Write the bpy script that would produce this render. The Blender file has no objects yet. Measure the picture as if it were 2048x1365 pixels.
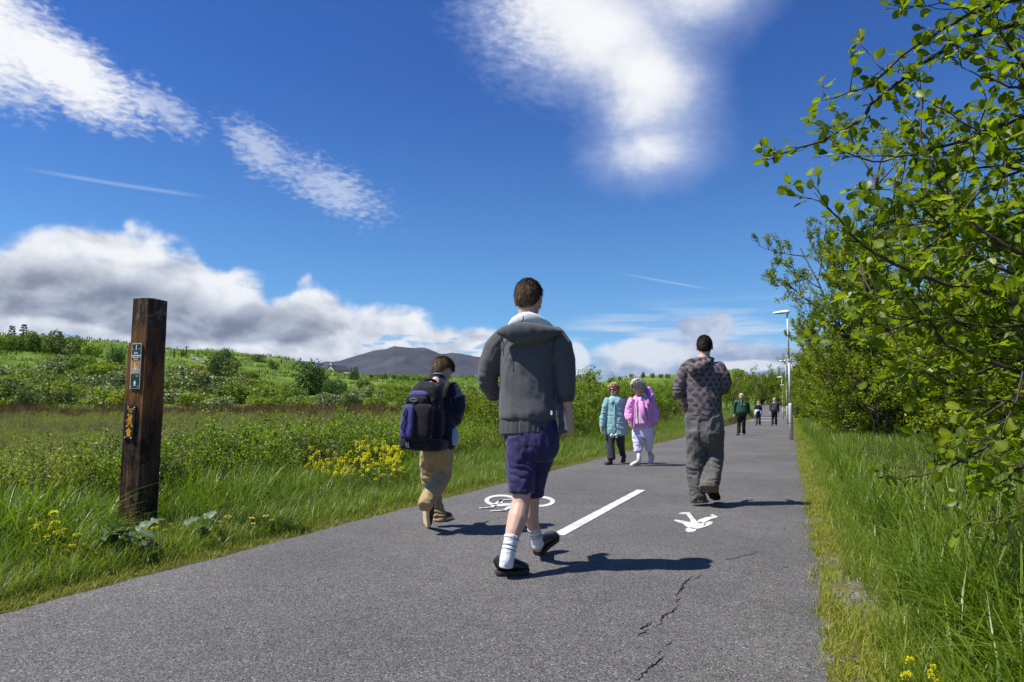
import bpy, bmesh, math, random
import numpy as np
from mathutils import Vector, Matrix, Euler

random.seed(7)
RNG = np.random.default_rng(7)
sc = bpy.context.scene
col = sc.collection

# ------------------------------------------------------------------ camera
FPX = 1365.0                      # 24 mm lens on a 36 mm wide frame of 2048 px
CAM = Vector((-0.13, 0.0, 1.02))
YAW = math.radians(22.1)          # looks this far left of the path direction (+Y)
PITCH = math.atan(0.1)
cam_d = bpy.data.cameras.new("camera")
cam_d.sensor_width = 36.0
cam_d.lens = 24.0
cam_d.clip_start = 0.05
cam_d.clip_end = 20000.0
cam = bpy.data.objects.new("camera", cam_d)
cam.location = CAM
cam.rotation_euler = (math.pi / 2 + PITCH, 0.0, YAW)
col.objects.link(cam)
sc.camera = cam
RV = Vector((math.cos(YAW), math.sin(YAW), 0))     # to the right of the view
FV = Vector((-math.sin(YAW), math.cos(YAW), 0))    # level heading of the view
ZV = Vector((0, 0, 1))

def P(px, py, d):
    """World point seen at photo pixel (px, py), d metres ahead along the level heading."""
    u = (px - 1024) / FPX
    v = (682.5 - py) / FPX
    h = math.cos(PITCH) - v * math.sin(PITCH)
    z = v * math.cos(PITCH) + math.sin(PITCH)
    t = d / h
    return CAM + RV * (u * t) + FV * (h * t) + ZV * (z * t)

def G(px, py, z0=0.0):
    v = (682.5 - py) / FPX
    z = v * math.cos(PITCH) + math.sin(PITCH)
    h = math.cos(PITCH) - v * math.sin(PITCH)
    t = (z0 - CAM.z) / z
    return P(px, py, h * t)

def AE(px, py):
    """azimuth (deg, right of heading) and elevation (deg) of a photo pixel"""
    p = P(px, py, 1.0) - CAM
    a = math.degrees(math.atan2(p.dot(RV), p.dot(FV)))
    e = math.degrees(math.asin(p.normalized().z))
    return a, e

# ------------------------------------------------------------------ node helper
class N:
    """wraps a node socket so that shader maths can be written as expressions"""
    def __init__(self, nt, s): self.nt, self.s = nt, s
    def _m(self, op, b=None, c=None):
        n = self.nt.nodes.new("ShaderNodeMath"); n.operation = op
        _in(self.nt, n.inputs[0], self)
        if b is not None: _in(self.nt, n.inputs[1], b)
        if c is not None: _in(self.nt, n.inputs[2], c)
        return N(self.nt, n.outputs[0])
    def __add__(self, b): return self._m("ADD", b)
    __radd__ = __add__
    def __sub__(self, b): return self._m("SUBTRACT", b)
    def __rsub__(self, b): return (self * -1.0) + b
    def __mul__(self, b): return self._m("MULTIPLY", b)
    __rmul__ = __mul__
    def __truediv__(self, b): return self._m("DIVIDE", b)
    def max(self, b): return self._m("MAXIMUM", b)
    def min(self, b): return self._m("MINIMUM", b)
    def pow(self, b): return self._m("POWER", b)
    def sqrt(self): return self._m("SQRT")
    def sin(self): return self._m("SINE")
    def cos(self): return self._m("COSINE")
    def floor(self): return self._m("FLOOR")
    def fract(self): return self._m("FRACT")
    def abs(self): return self._m("ABSOLUTE")
    def lt(self, b): return self._m("LESS_THAN", b)
    def gt(self, b): return self._m("GREATER_THAN", b)
    def ss(self, a, b):
        n = self.nt.nodes.new("ShaderNodeMapRange"); n.interpolation_type = "SMOOTHSTEP"
        lo, hi, f, t = (a, b, 0.0, 1.0) if a < b else (b, a, 1.0, 0.0)
        _in(self.nt, n.inputs[0], self)
        n.inputs[1].default_value = lo; n.inputs[2].default_value = hi
        n.inputs[3].default_value = f; n.inputs[4].default_value = t
        return N(self.nt, n.outputs[0])
    def lin(self, a, b, c, d):
        n = self.nt.nodes.new("ShaderNodeMapRange")
        _in(self.nt, n.inputs[0], self)
        for i, v in enumerate((a, b, c, d)): n.inputs[1 + i].default_value = v
        return N(self.nt, n.outputs[0])
    def curve(self, pts):
        """piecewise-smooth curve through (x, y) pairs"""
        xs = [p[0] for p in pts]; ys = [p[1] for p in pts]
        x0, x1, y0, y1 = min(xs), max(xs), min(ys), max(ys)
        if y1 - y0 < 1e-6: y1 = y0 + 1
        t = (self - x0) / (x1 - x0)
        n = self.nt.nodes.new("ShaderNodeFloatCurve")
        c = n.mapping.curves[0]
        q = sorted([((x - x0) / (x1 - x0), (y - y0) / (y1 - y0)) for x, y in pts])
        c.points[0].location = q[0]; c.points[1].location = q[-1]
        for p in q[1:-1]: c.points.new(*p)
        n.mapping.update()
        n.inputs["Factor"].default_value = 1.0
        _in(self.nt, n.inputs["Value"], t)
        return N(self.nt, n.outputs[0]) * (y1 - y0) + y0

def _in(nt, sock, v):
    if isinstance(v, N): nt.links.new(v.s, sock)
    elif isinstance(v, (tuple, list)) and sock.type == "RGBA" and len(v) == 3: sock.default_value = (*v, 1.0)
    else: sock.default_value = v

def xyz(nt, x, y, z):
    n = nt.nodes.new("ShaderNodeCombineXYZ")
    for i, v in enumerate((x, y, z)): _in(nt, n.inputs[i], v)
    return N(nt, n.outputs[0])

def sep(nt, v):
    n = nt.nodes.new("ShaderNodeSeparateXYZ"); _in(nt, n.inputs[0], v)
    return [N(nt, o) for o in n.outputs]

def noise(nt, vec, scale=1.0, detail=4.0, rough=0.55, dist=0.0, dim="3D"):
    n = nt.nodes.new("ShaderNodeTexNoise"); n.noise_dimensions = dim
    if vec is not None: _in(nt, n.inputs["Vector"], vec)
    n.inputs["Scale"].default_value = scale; n.inputs["Detail"].default_value = detail
    n.inputs["Roughness"].default_value = rough; n.inputs["Distortion"].default_value = dist
    return N(nt, n.outputs["Fac"])

def voro(nt, vec, scale=1.0, feature="F1", out="Distance"):
    n = nt.nodes.new("ShaderNodeTexVoronoi"); n.feature = feature
    if vec is not None: _in(nt, n.inputs["Vector"], vec)
    n.inputs["Scale"].default_value = scale
    return N(nt, n.outputs[out])

def mix(nt, f, a, b):
    n = nt.nodes.new("ShaderNodeMix"); n.data_type = "RGBA"
    _in(nt, n.inputs[0], f); _in(nt, n.inputs[6], a); _in(nt, n.inputs[7], b)
    return N(nt, n.outputs[2])

def ramp(nt, f, stops):
    n = nt.nodes.new("ShaderNodeValToRGB"); _in(nt, n.inputs[0], f)
    e = n.color_ramp.elements
    while len(e) < len(stops): e.new(0.5)
    for el, (p, c) in zip(e, stops): el.position = p; el.color = (*c, 1.0)
    return N(nt, n.outputs[0])

def attr(nt, name, out="Fac", kind="GEOMETRY"):
    n = nt.nodes.new("ShaderNodeAttribute"); n.attribute_name = name; n.attribute_type = kind
    return N(nt, n.outputs[out])

def srgb(r, g, b):
    f = lambda c: (c / 255 / 12.92) if c / 255 <= 0.04045 else ((c / 255 + 0.055) / 1.055) ** 2.4
    return (f(r), f(g), f(b))

# ------------------------------------------------------------------ sun
SUN_EL = math.radians(57.3)
sh = (-RV * 1.0 - FV * 0.19).normalized()          # level direction towards the sun: left of the view
SUN_TO = (sh * math.cos(SUN_EL) + ZV * math.sin(SUN_EL)).normalized()
sun_d = bpy.data.lights.new("sun", "SUN")
sun_d.energy = 5.0
sun_d.angle = math.radians(0.55)
sun_d.color = (1.0, 0.955, 0.88)
sun = bpy.data.objects.new("sun", sun_d)
sun.rotation_euler = (-SUN_TO).to_track_quat("-Z", "Y").to_euler()
sun.location = (0, 0, 50)
col.objects.link(sun)

# ------------------------------------------------------------------ world
w = bpy.data.worlds.new("World"); sc.world = w; w.use_nodes = True
nt = w.node_tree; nt.nodes.clear()
out = nt.nodes.new("ShaderNodeOutputWorld"); bg = nt.nodes.new("ShaderNodeBackground")
nt.links.new(bg.outputs[0], out.inputs[0])
SKY_K = 0.10
EXPO = 0.42
EXP2 = 2.0 ** EXPO
bg.inputs[1].default_value = SKY_K
sky = nt.nodes.new("ShaderNodeTexSky"); sky.sky_type = "NISHITA"; sky.sun_disc = False
sky.sun_elevation = SUN_EL
sky.sun_rotation = math.atan2(SUN_TO.x, SUN_TO.y)
sky.altitude = 0; sky.air_density = 1.0; sky.dust_density = 0.25; sky.ozone_density = 3.0
tc = nt.nodes.new("ShaderNodeTexCoord")
dx, dy, dz = sep(nt, N(nt, tc.outputs["Generated"]))
cr = dx * RV.x + dy * RV.y
cf = dx * FV.x + dy * FV.y
az = cr._m("ARCTAN2", cf) * (180 / math.pi)
el = dz._m("ARCSINE") * (180 / math.pi)
ae = xyz(nt, az, el, 0.0)
# the deep, polarised blue of the photograph's clear sky
tint = mix(nt, el.ss(6.0, 30.0), (0.54 / EXP2, 0.97 / EXP2, 1.36 / EXP2), (0.27 / EXP2, 0.62 / EXP2, 1.24 / EXP2))
tn = nt.nodes.new("ShaderNodeMix"); tn.data_type = "RGBA"; tn.blend_type = "MULTIPLY"
tn.inputs[0].default_value = 1.0
nt.links.new(sky.outputs[0], tn.inputs[6]); _in(nt, tn.inputs[7], tint)
blue = mix(nt, el.ss(6.0, -1.0) * 0.7, N(nt, tn.outputs[2]), tuple(v / SKY_K / EXP2 for v in srgb(163, 203, 240)))
w.cycles.sampling_method = "MANUAL"; w.cycles.sample_map_resolution = 512
# ---- clouds: an amount between 0 and 1 and a brightness, over direction (degrees)
def ell(px, py, rx, ry, rot=0.0, wx=None, wy=None):
    """soft ellipse: 1 in the middle, 0 at the rim; sizes in photo pixels"""
    a, e = AE(px, py)
    k = 180 / math.pi / FPX
    k *= math.cos(math.radians(a)) ** 1.6
    X = (az if wx is None else wx) - a
    Y = (el if wy is None else wy) - e
    c, s = math.cos(math.radians(rot)), math.sin(math.radians(rot))
    u = (X * c + Y * s) / (rx * k)
    v = (Y * c - X * s) / (ry * k)
    return 1.0 - (u * u + v * v).sqrt()

def mxs(*a):
    r = a[0]
    for b in a[1:]: r = r.max(b)
    return r

n_big = noise(nt, ae, 0.16, 3, 0.5) - 0.5
n_mid = noise(nt, ae, 0.45, 6, 0.6) - 0.5
n_mid2 = noise(nt, xyz(nt, az + 31.7, el + 7.3, 2.0), 0.45, 6, 0.6) - 0.5
n_fine = noise(nt, xyz(nt, az * 0.75 + el * 0.3, el * 1.6, 1.0), 1.3, 5, 0.62) - 0.5
wx = az + n_mid * 2.4 + n_big * 2.0
wy = el + n_mid2 * 1.7
# the large feathered cloud at the top
def smax(a, b, k=0.22):
    """smooth union of two soft shapes"""
    h = ((a - b).abs() * -1.0 + k).max(0.0)
    return a.max(b) + h * h * (0.25 / k)
top = ell(1120, -30, 290, 230, 0, wx, wy)
for e_ in (ell(1190, 60, 300, 170, -10, wx, wy), ell(1400, -70, 250, 190, 10, wx, wy), ell(1290, 150, 210, 150, -20, wx, wy)): top = smax(top, e_)
tail = smax(ell(1300, 300, 200, 110, 0, wx, wy), ell(1285, 215, 150, 130, 0, wx, wy)) * 0.78
left_edge = (az - AE(1180, 120)[0]).ss(2.0, -9.0)
d_top = (smax(top, tail, 0.30) + n_fine * (0.14 + left_edge * 0.42) + n_mid * 0.10).ss(0.0, 0.92)
# the rippled band from upper left down to the middle
ripple = noise(nt, xyz(nt, az * 0.55 + el * 0.35, el * 1.25 - az * 0.1, 3.0), 2.3, 3, 0.55, 0.4) - 0.5
wx2 = az + n_mid * 2.2
wy2 = el + n_mid2 * 1.8
band1 = mxs(ell(-60, 40, 290, 180, -30, wx2, wy2), ell(110, 130, 260, 100, -24, wx2, wy2))
band2 = mxs(ell(310, 212, 150, 58, -20, wx2, wy2), ell(520, 300, 130, 62, -30, wx2, wy2), ell(660, 375, 180, 66, -20, wx2, wy2))
d_b1 = (band1 * 1.9 + ripple * 1.3 + n_mid * 0.5).ss(0.05, 1.35)
d_b2 = (band2 * 1.5 + ripple * 2.1 + n_mid * 0.8).ss(0.15, 1.5) * 0.52
# thin vapour trails
def trail(x0, y0, x1, y1, wd, k):
    a0, e0 = AE(x0, y0); a1, e1 = AE(x1, y1)
    L = math.hypot(a1 - a0, e1 - e0); ca, sa = (a1 - a0) / L, (e1 - e0) / L
    t = ((az - a0) * ca + (el - e0) * sa) / L
    q = ((el - e0) * ca - (az - a0) * sa).abs()
    return q.ss(wd, 0.0) * (t.ss(0.0, 0.35) * t.ss(1.0, 0.7)) * k
d_tr = trail(10, 330, 440, 398, 0.22, 0.22).max(trail(1230, 545, 1440, 582, 0.12, 0.25))
# the cumulus bank along the horizon
def crv(pts, left, right):
    q = [AE(*p) for p in pts]
    return az.curve([(-180.0, left), (-70.0, left)] + q + [(60.0, right), (180.0, right)])
puff = noise(nt, xyz(nt, az, el * 1.5, 5.0), 0.22, 7, 0.53, 0.25)
puff_s = noise(nt, xyz(nt, az + 0.9, el * 1.5 - 1.1, 5.0), 0.22, 7, 0.53, 0.25)
relief = (puff - puff_s) * 2.3
bil = voro(nt, xyz(nt, az + n_mid * 3.0, el * 1.3 + n_mid2 * 3.0, 0.0), 0.42, "SMOOTH_F1")
e_top = crv([(0, 470), (120, 440), (260, 452), (400, 505), (520, 545), (570, 575), (640, 548), (690, 592), (780, 604), (900, 625), (1000, 645), (1080, 690), (1140, 715), (1250, 760), (1600, 775)], 8.0, 4.0)
d_bank = ((e_top - el) * 0.42 + (puff - 0.5) * 1.6 - (bil - 0.4) * 1.0 - 0.12).ss(-0.05, 0.50)
e_up = crv([(0, 505), (150, 520), (300, 560), (450, 590), (600, 600), (750, 640), (900, 655), (1040, 690), (1140, 735), (1600, 790)], 5.5, 1.5)
e_lo = crv([(0, 636), (200, 655), (400, 690), (560, 690), (680, 665), (800, 655), (950, 670), (1100, 720), (1600, 800)], 2.6, 0.8)
belly = ((e_up - el) * 0.6 + (puff - 0.5) * 2.0 ).ss(-0.2, 1.2) * ((el - e_lo) * 0.9 + (puff_s - 0.5) * 1.2).ss(-0.25, 0.35)
belly = belly * az.curve([(-180, 0.8), (-70, 0.9)] + [(AE(x, 650)[0], k) for x, k in ((0, .9), (300, 1.0), (500, 1.0), (650, .75), (760, .45), (900, .35), (1000, .3), (1150, .2))] + [(60, .5), (180, .6)])
low_gap = (noise(nt, xyz(nt, az * 0.5, el * 1.6, 9.0), 0.5, 4, 0.5) - 0.56).ss(0.0, 0.08) * (e_lo - el).ss(-0.1, 0.4) * 0.75
d_bank = d_bank * (1.0 - low_gap)
# streaks and grey cumulus at the right
str_n = noise(nt, xyz(nt, az * 0.13, el * 1.5 + az * 0.02, 4.0), 0.75, 5, 0.55)
win_r = (az - AE(1080, 650)[0]).ss(0.0, 6.0)
d_str = (str_n - 0.42).ss(0.0, 0.20) * (el - 9.6).ss(0.0, -4.0) * win_r * 0.85
gc = mxs(ell(1400, 735, 250, 62, 0, az + n_mid * 3, el + n_mid2 * 2.0), ell(1410, 655, 62, 26, 0, az + n_mid * 3, el + n_mid2 * 2), ell(1540, 730, 130, 45, 0, wx, wy) - 0.05)
d_gc = (gc * 1.5 + (puff - 0.5) * 1.6 + 0.25).ss(0.0, 0.7) * 0.9
wc = mxs(ell(1152, 722, 34, 48, 0, az + n_mid * 1.2, el + n_mid2 * 1.2), ell(1290, 705, 120, 36, 0, wx, wy) * 0.8, ell(1500, 730, 80, 14, 0, az, el + n_mid2))
d_wc = (wc * 2.0 + (puff - 0.5) * 1.2).ss(0.0, 0.7)
K = 1.0 / SKY_K / EXP2
def c3(r, g, b): return tuple(v * K for v in srgb(r, g, b))
white = c3(252, 253, 255); pale = c3(214, 224, 240); grey = c3(150, 160, 182); dark = c3(108, 117, 140)
c = blue
c = mix(nt, d_str, c, c3(205, 220, 242))
c = mix(nt, d_top * 0.97, c, mix(nt, d_top.ss(0.30, 1.0), c3(188, 203, 238), white))
c = mix(nt, d_b2, c, c3(235, 240, 250))
c = mix(nt, d_b1 * 0.97, c, white)
c = mix(nt, d_tr, c, c3(225, 236, 250))
lit = (relief + 0.52 + (el - e_top + 4.0) * 0.05).ss(0.0, 1.0)
bankc = mix(nt, lit, c3(186, 194, 210), c3(246, 248, 252))
bankc = mix(nt, belly * 0.92, bankc, mix(nt, (relief + 0.42).ss(0.0, 0.9), dark, c3(176, 186, 205)))
c = mix(nt, d_bank, c, bankc)
c = mix(nt, d_gc, c, mix(nt, (relief + 0.5).ss(0.1, 0.95), c3(140, 156, 190), c3(206, 215, 232)))
c = mix(nt, d_wc * 0.8, c, c3(236, 240, 247))
# ground side of the world: plain dull green-grey below the horizon
c = mix(nt, el.ss(-0.2, -3.0), c, (0.9, 1.0, 0.8))
_in(nt, bg.inputs[0], c)

vs = sc.view_settings
vs.view_transform = "Standard"; vs.look = "None"; vs.gamma = 1.0; vs.use_curve_mapping = False
vs.exposure = EXPO
sc.render.engine = "CYCLES"
cy = sc.cycles
cy.max_bounces = 7; cy.transparent_max_bounces = 12; cy.diffuse_bounces = 3; cy.glossy_bounces = 2; cy.transmission_bounces = 4
cy.use_denoising = True
cy.sample_clamp_indirect = 6.0
# ------------------------------------------------------------------ mesh helpers
def tag(o, label=None, cat=None, group=None, kind=None):
    if label: o["label"] = label
    if cat: o["category"] = cat
    if group: o["group"] = group
    if kind: o["kind"] = kind
    return o

def link(name, me, mat=None, parent=None, loc=None):
    o = bpy.data.objects.new(name, me)
    col.objects.link(o)
    if mat is not None and not me.materials: me.materials.append(mat)
    if loc is not None: o.location = loc
    if parent is not None:
        o.parent = parent
    return o

def empty(name, loc=(0, 0, 0), rz=0.0):
    o = bpy.data.objects.new(name, None); col.objects.link(o)
    o.empty_display_size = 0.1
    o.location = loc; o.rotation_euler = (0, 0, rz)
    return o

def npmesh(name, V, F, smooth=False, attrs=None):
    """V (n,3); F list of arrays of faces (each array one polygon size)"""
    me = bpy.data.meshes.new(name)
    V = np.asarray(V, dtype=np.float32)
    Fs = [np.asarray(f, dtype=np.int32) for f in (F if isinstance(F, list) else [F]) if len(f)]
    me.vertices.add(len(V)); me.vertices.foreach_set("co", V.ravel())
    nl = sum(f.size for f in Fs); npol = sum(len(f) for f in Fs)
    me.loops.add(nl); me.polygons.add(npol)
    me.loops.foreach_set("vertex_index", np.concatenate([f.ravel() for f in Fs]))
    st = []; k = 0
    for f in Fs:
        st.append(k + np.arange(len(f)) * f.shape[1]); k += f.size
    me.polygons.foreach_set("loop_start", np.concatenate(st).astype(np.int32))
    if smooth: me.polygons.foreach_set("use_smooth", np.ones(npol, dtype=bool))
    me.update(calc_edges=True)
    for nm, a in (attrs or {}).items():
        a = np.asarray(a, dtype=np.float32)
        if a.ndim == 1:
            at = me.attributes.new(nm, "FLOAT", "POINT"); at.data.foreach_set("value", a)
        else:
            at = me.attributes.new(nm, "FLOAT_COLOR", "POINT")
            at.data.foreach_set("color", np.c_[a, np.ones(len(a))].astype(np.float32).ravel())
    return me

class MB:
    """collects vertices and faces of simple solids into one mesh"""
    def __init__(self): self.v, self.q, self.t, self.n = [], [], [], []
    def add(self, V, F):
        b = len(self.v)
        self.v += [tuple(p) for p in V]
        for f in F:
            f = [i + b for i in f]
            (self.q if len(f) == 4 else self.t if len(f) == 3 else self.n).append(f)
        return self
    def box(self, c, s, M=None):
        hx, hy, hz = s[0] / 2, s[1] / 2, s[2] / 2
        V = [Vector((x, y, z)) for z in (-hz, hz) for y in (-hy, hy) for x in (-hx, hx)]
        c = Vector(c)
        V = [(M @ p if M else p) + c for p in V]
        return self.add(V, [(0, 2, 3, 1), (4, 5, 7, 6), (0, 1, 5, 4), (1, 3, 7, 5), (3, 2, 6, 7), (2, 0, 4, 6)])
    def tube(self, *a, **k): return self.add(*tube(*a, **k))
    def ball(self, *a, **k): return self.add(*ball(*a, **k))
    def mesh(self, name, smooth=True):
        me = bpy.data.meshes.new(name)
        me.from_pydata(self.v, [], self.q + self.t + self.n)
        if smooth: me.polygons.foreach_set("use_smooth", np.ones(len(me.polygons), dtype=bool))
        me.update()
        return me
    def build(self, name, mat, parent=None, smooth=True):
        return link(name, self.mesh(name, smooth), mat, parent)

def tube(pts, ra, rb=None, axis=None, n=16, cap=0.6):
    """loft of ellipses along pts; ra half width along axis, rb half width across it"""
    pts = [Vector(p) for p in pts]; m = len(pts)
    ra = list(ra) if hasattr(ra, "__len__") else [ra] * m
    rb = ra if rb is None else (list(rb) if hasattr(rb, "__len__") else [rb] * m)
    tang = []
    for i in range(m):
        t = pts[min(i + 1, m - 1)] - pts[max(i - 1, 0)]
        tang.append(t.normalized() if t.length > 1e-9 else Vector((0, 0, 1)))
    if cap:
        def cp(i, sgn):
            L = min(ra[i], rb[i]) * cap
            t = tang[i] * sgn
            return [(pts[i] + t * L * math.sin(q), math.cos(q), tang[i]) for q in (0.6, 1.1, 1.45)]
        rings = [(p, k, t, ra[0] * k, rb[0] * k) for p, k, t in reversed(cp(0, -1))]
        rings += [(pts[i], 1, tang[i], ra[i], rb[i]) for i in range(m)]
        rings += [(p, k, t, ra[-1] * k, rb[-1] * k) for p, k, t in cp(m - 1, 1)]
    else:
        rings = [(pts[i], 1, tang[i], ra[i], rb[i]) for i in range(m)]
    V, F = [], []
    ax = Vector(axis) if axis is not None else None
    prev = None
    for p, k, t, a, b in rings:
        if ax is not None: u = ax - t * ax.dot(t)
        elif prev is not None: u = prev - t * prev.dot(t)
        else:
            u = Vector((1, 0, 0)) if abs(t.x) < 0.8 else Vector((0, 1, 0)); u = u - t * u.dot(t)
        if u.length < 1e-6: u = t.orthogonal()
        u.normalize(); prev = u
        w_ = t.cross(u)
        for j in range(n):
            q = 2 * math.pi * j / n
            V.append(p + u * (a * math.cos(q)) + w_ * (b * math.sin(q)))
    R = len(rings)
    for i in range(R - 1):
        for j in range(n):
            k = (j + 1) % n
            F.append((i * n + j, i * n + k, (i + 1) * n + k, (i + 1) * n + j))
    F.append(tuple(reversed(range(n)))); F.append(tuple(range((R - 1) * n, R * n)))
    return V, F

def ball(c, r, M=None, nu=20, nv=12):
    c = Vector(c); r = r if hasattr(r, "__len__") else (r, r, r)
    V = []; F = []
    for i in range(nv + 1):
        th = math.pi * i / nv
        for j in range(nu):
            ph = 2 * math.pi * j / nu
            p = Vector((r[0] * math.sin(th) * math.cos(ph), r[1] * math.sin(th) * math.sin(ph), r[2] * math.cos(th)))
            V.append((M @ p if M else p) + c)
    for i in range(nv):
        for j in range(nu):
            k = (j + 1) % nu
            if i == 0: F.append((j, nu + j, nu + k))
            elif i == nv - 1: F.append((i * nu + j, (i + 1) * nu + j, i * nu + k))
            else: F.append((i * nu + j, (i + 1) * nu + j, (i + 1) * nu + k, i * nu + k))
    return V, F

# value noise, any number of points
def _h(ix, iy, iz, seed):
    h = (ix.astype(np.int64) * 374761393 + iy.astype(np.int64) * 668265263 + iz.astype(np.int64) * 2147483647 + seed * 974711) & 0x7fffffff
    h = ((h ^ (h >> 13)) * 1274126177) & 0x7fffffff
    h = (h ^ (h >> 16)) & 0xffff
    return h / 65535.0
def vn(p, seed=0):
    p = np.asarray(p, dtype=np.float64)
    if p.shape[1] == 2: p = np.c_[p, np.zeros(len(p))]
    i = np.floor(p).astype(np.int64); f = p - i
    f = f * f * (3 - 2 * f)
    r = 0
    for dx_ in (0, 1):
        for dy_ in (0, 1):
            for dz_ in (0, 1):
                wt = (f[:, 0] if dx_ else 1 - f[:, 0]) * (f[:, 1] if dy_ else 1 - f[:, 1]) * (f[:, 2] if dz_ else 1 - f[:, 2])
                r = r + wt * _h(i[:, 0] + dx_, i[:, 1] + dy_, i[:, 2] + dz_, seed)
    return r
def fbm(p, oct=4, seed=0, gain=0.5):
    p = np.asarray(p, dtype=np.float64); r = 0; a = 1; s = 0
    for o in range(oct):
        r = r + a * (vn(p * 2 ** o, seed + o) - 0.5) * 2; s += a; a *= gain
    return r / s

# ------------------------------------------------------------------ materials
def newmat(name):
    m = bpy.data.materials.new(name); m.use_nodes = True
    t = m.node_tree; b = t.nodes["Principled BSDF"]
    return m, t, b
def objco(t):
    n = t.nodes.new("ShaderNodeTexCoord"); return N(t, n.outputs["Object"])
def geopos(t):
    n = t.nodes.new("ShaderNodeNewGeometry"); return N(t, n.outputs["Position"])
def bump(t, b, h, strength=0.3, dist=0.01):
    n = t.nodes.new("ShaderNodeBump"); n.inputs["Strength"].default_value = strength
    n.inputs["Distance"].default_value = dist
    _in(t, n.inputs["Height"], h); t.links.new(n.outputs[0], b.inputs["Normal"])
def plain(name, c, rough=0.6, var=0.12, scale=30.0, metal=0.0, spec=0.4, bumpd=0.0):
    """a colour with slight mottling"""
    m, t, b = newmat(name)
    n = noise(t, objco(t), scale, 4, 0.6)
    _in(t, b.inputs["Base Color"], mix(t, n, tuple(v * (1 - var) for v in c), tuple(min(1, v * (1 + var)) for v in c)))
    b.inputs["Roughness"].default_value = rough; b.inputs["Metallic"].default_value = metal
    b.inputs["Specular IOR Level"].default_value = spec
    if bumpd: bump(t, b, n, 0.5, bumpd)
    return m
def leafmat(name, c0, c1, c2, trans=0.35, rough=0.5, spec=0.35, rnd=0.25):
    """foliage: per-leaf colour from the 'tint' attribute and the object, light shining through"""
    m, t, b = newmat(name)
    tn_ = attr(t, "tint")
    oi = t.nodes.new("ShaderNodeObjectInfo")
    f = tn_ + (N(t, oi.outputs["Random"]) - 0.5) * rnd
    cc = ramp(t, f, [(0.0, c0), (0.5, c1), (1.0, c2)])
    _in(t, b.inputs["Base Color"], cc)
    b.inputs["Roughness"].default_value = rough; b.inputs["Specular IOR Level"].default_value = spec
    tr = t.nodes.new("ShaderNodeBsdfTranslucent")
    tc_ = t.nodes.new("ShaderNodeMix"); tc_.data_type = "RGBA"; tc_.blend_type = "MULTIPLY"; tc_.inputs[0].default_value = 1
    _in(t, tc_.inputs[6], cc); tc_.inputs[7].default_value = (1.35, 1.5, 0.55, 1)
    t.links.new(tc_.outputs[2], tr.inputs[0])
    mx = t.nodes.new("ShaderNodeMixShader"); mx.inputs[0].default_value = trans
    t.links.new(b.outputs[0], mx.inputs[1]); t.links.new(tr.outputs[0], mx.inputs[2])
    t.links.new(mx.outputs[0], t.nodes["Material Output"].inputs[0])
    return m

# ------------------------------------------------------------------ scattering of uncountable cover
def scatter(name, protos, pts, rot, scl, mat_label, cat="grass", seed=0):
    pts = np.asarray(pts); n = len(pts)
    me = npmesh(name, pts, [])if False else bpy.data.meshes.new(name)
    me.vertices.add(n); me.vertices.foreach_set("co", pts.astype(np.float32).ravel())
    a = me.attributes.new("rot", "FLOAT_VECTOR", "POINT"); a.data.foreach_set("vector", np.asarray(rot, dtype=np.float32).ravel())
    a = me.attributes.new("scl", "FLOAT", "POINT"); a.data.foreach_set("value", np.asarray(scl, dtype=np.float32))
    a = me.attributes.new("idx", "INT", "POINT")
    a.data.foreach_set("value", np.random.default_rng(seed).integers(0, len(protos), n).astype(np.int32))
    o = bpy.data.objects.new(name, me); col.objects.link(o)
    g = bpy.data.node_groups.new(name + "_nodes", "GeometryNodeTree")
    g.interface.new_socket("Geometry", in_out="INPUT", socket_type="NodeSocketGeometry")
    g.interface.new_socket("Geometry", in_out="OUTPUT", socket_type="NodeSocketGeometry")
    gi = g.nodes.new("NodeGroupInput"); go = g.nodes.new("NodeGroupOutput")
    ip = g.nodes.new("GeometryNodeInstanceOnPoints"); ip.inputs["Pick Instance"].default_value = True
    jn = g.nodes.new("GeometryNodeGeometryToInstance")
    for p in protos:
        oi = g.nodes.new("GeometryNodeObjectInfo"); oi.inputs["Object"].default_value = p
        g.links.new(oi.outputs["Geometry"], jn.inputs[0])
    def na(nm, ty):
        q = g.nodes.new("GeometryNodeInputNamedAttribute"); q.data_type = ty; q.inputs[0].default_value = nm
        return q.outputs[0]
    er = g.nodes.new("FunctionNodeEulerToRotation")
    g.links.new(na("rot", "FLOAT_VECTOR"), er.inputs[0])
    g.links.new(gi.outputs[0], ip.inputs["Points"]); g.links.new(jn.outputs[0], ip.inputs["Instance"])
    g.links.new(er.outputs[0], ip.inputs["Rotation"]); g.links.new(na("scl", "FLOAT"), ip.inputs["Scale"])
    g.links.new(na("idx", "INT"), ip.inputs["Instance Index"])
    g.links.new(ip.outputs[0], go.inputs[0])
    md = o.modifiers.new("scatter", "NODES"); md.node_group = g
    tag(o, mat_label, cat, kind="stuff")
    return o
def proto(name, me, mat):
    if not me.materials: me.materials.append(mat)
    return bpy.data.objects.new(name, me)
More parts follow.
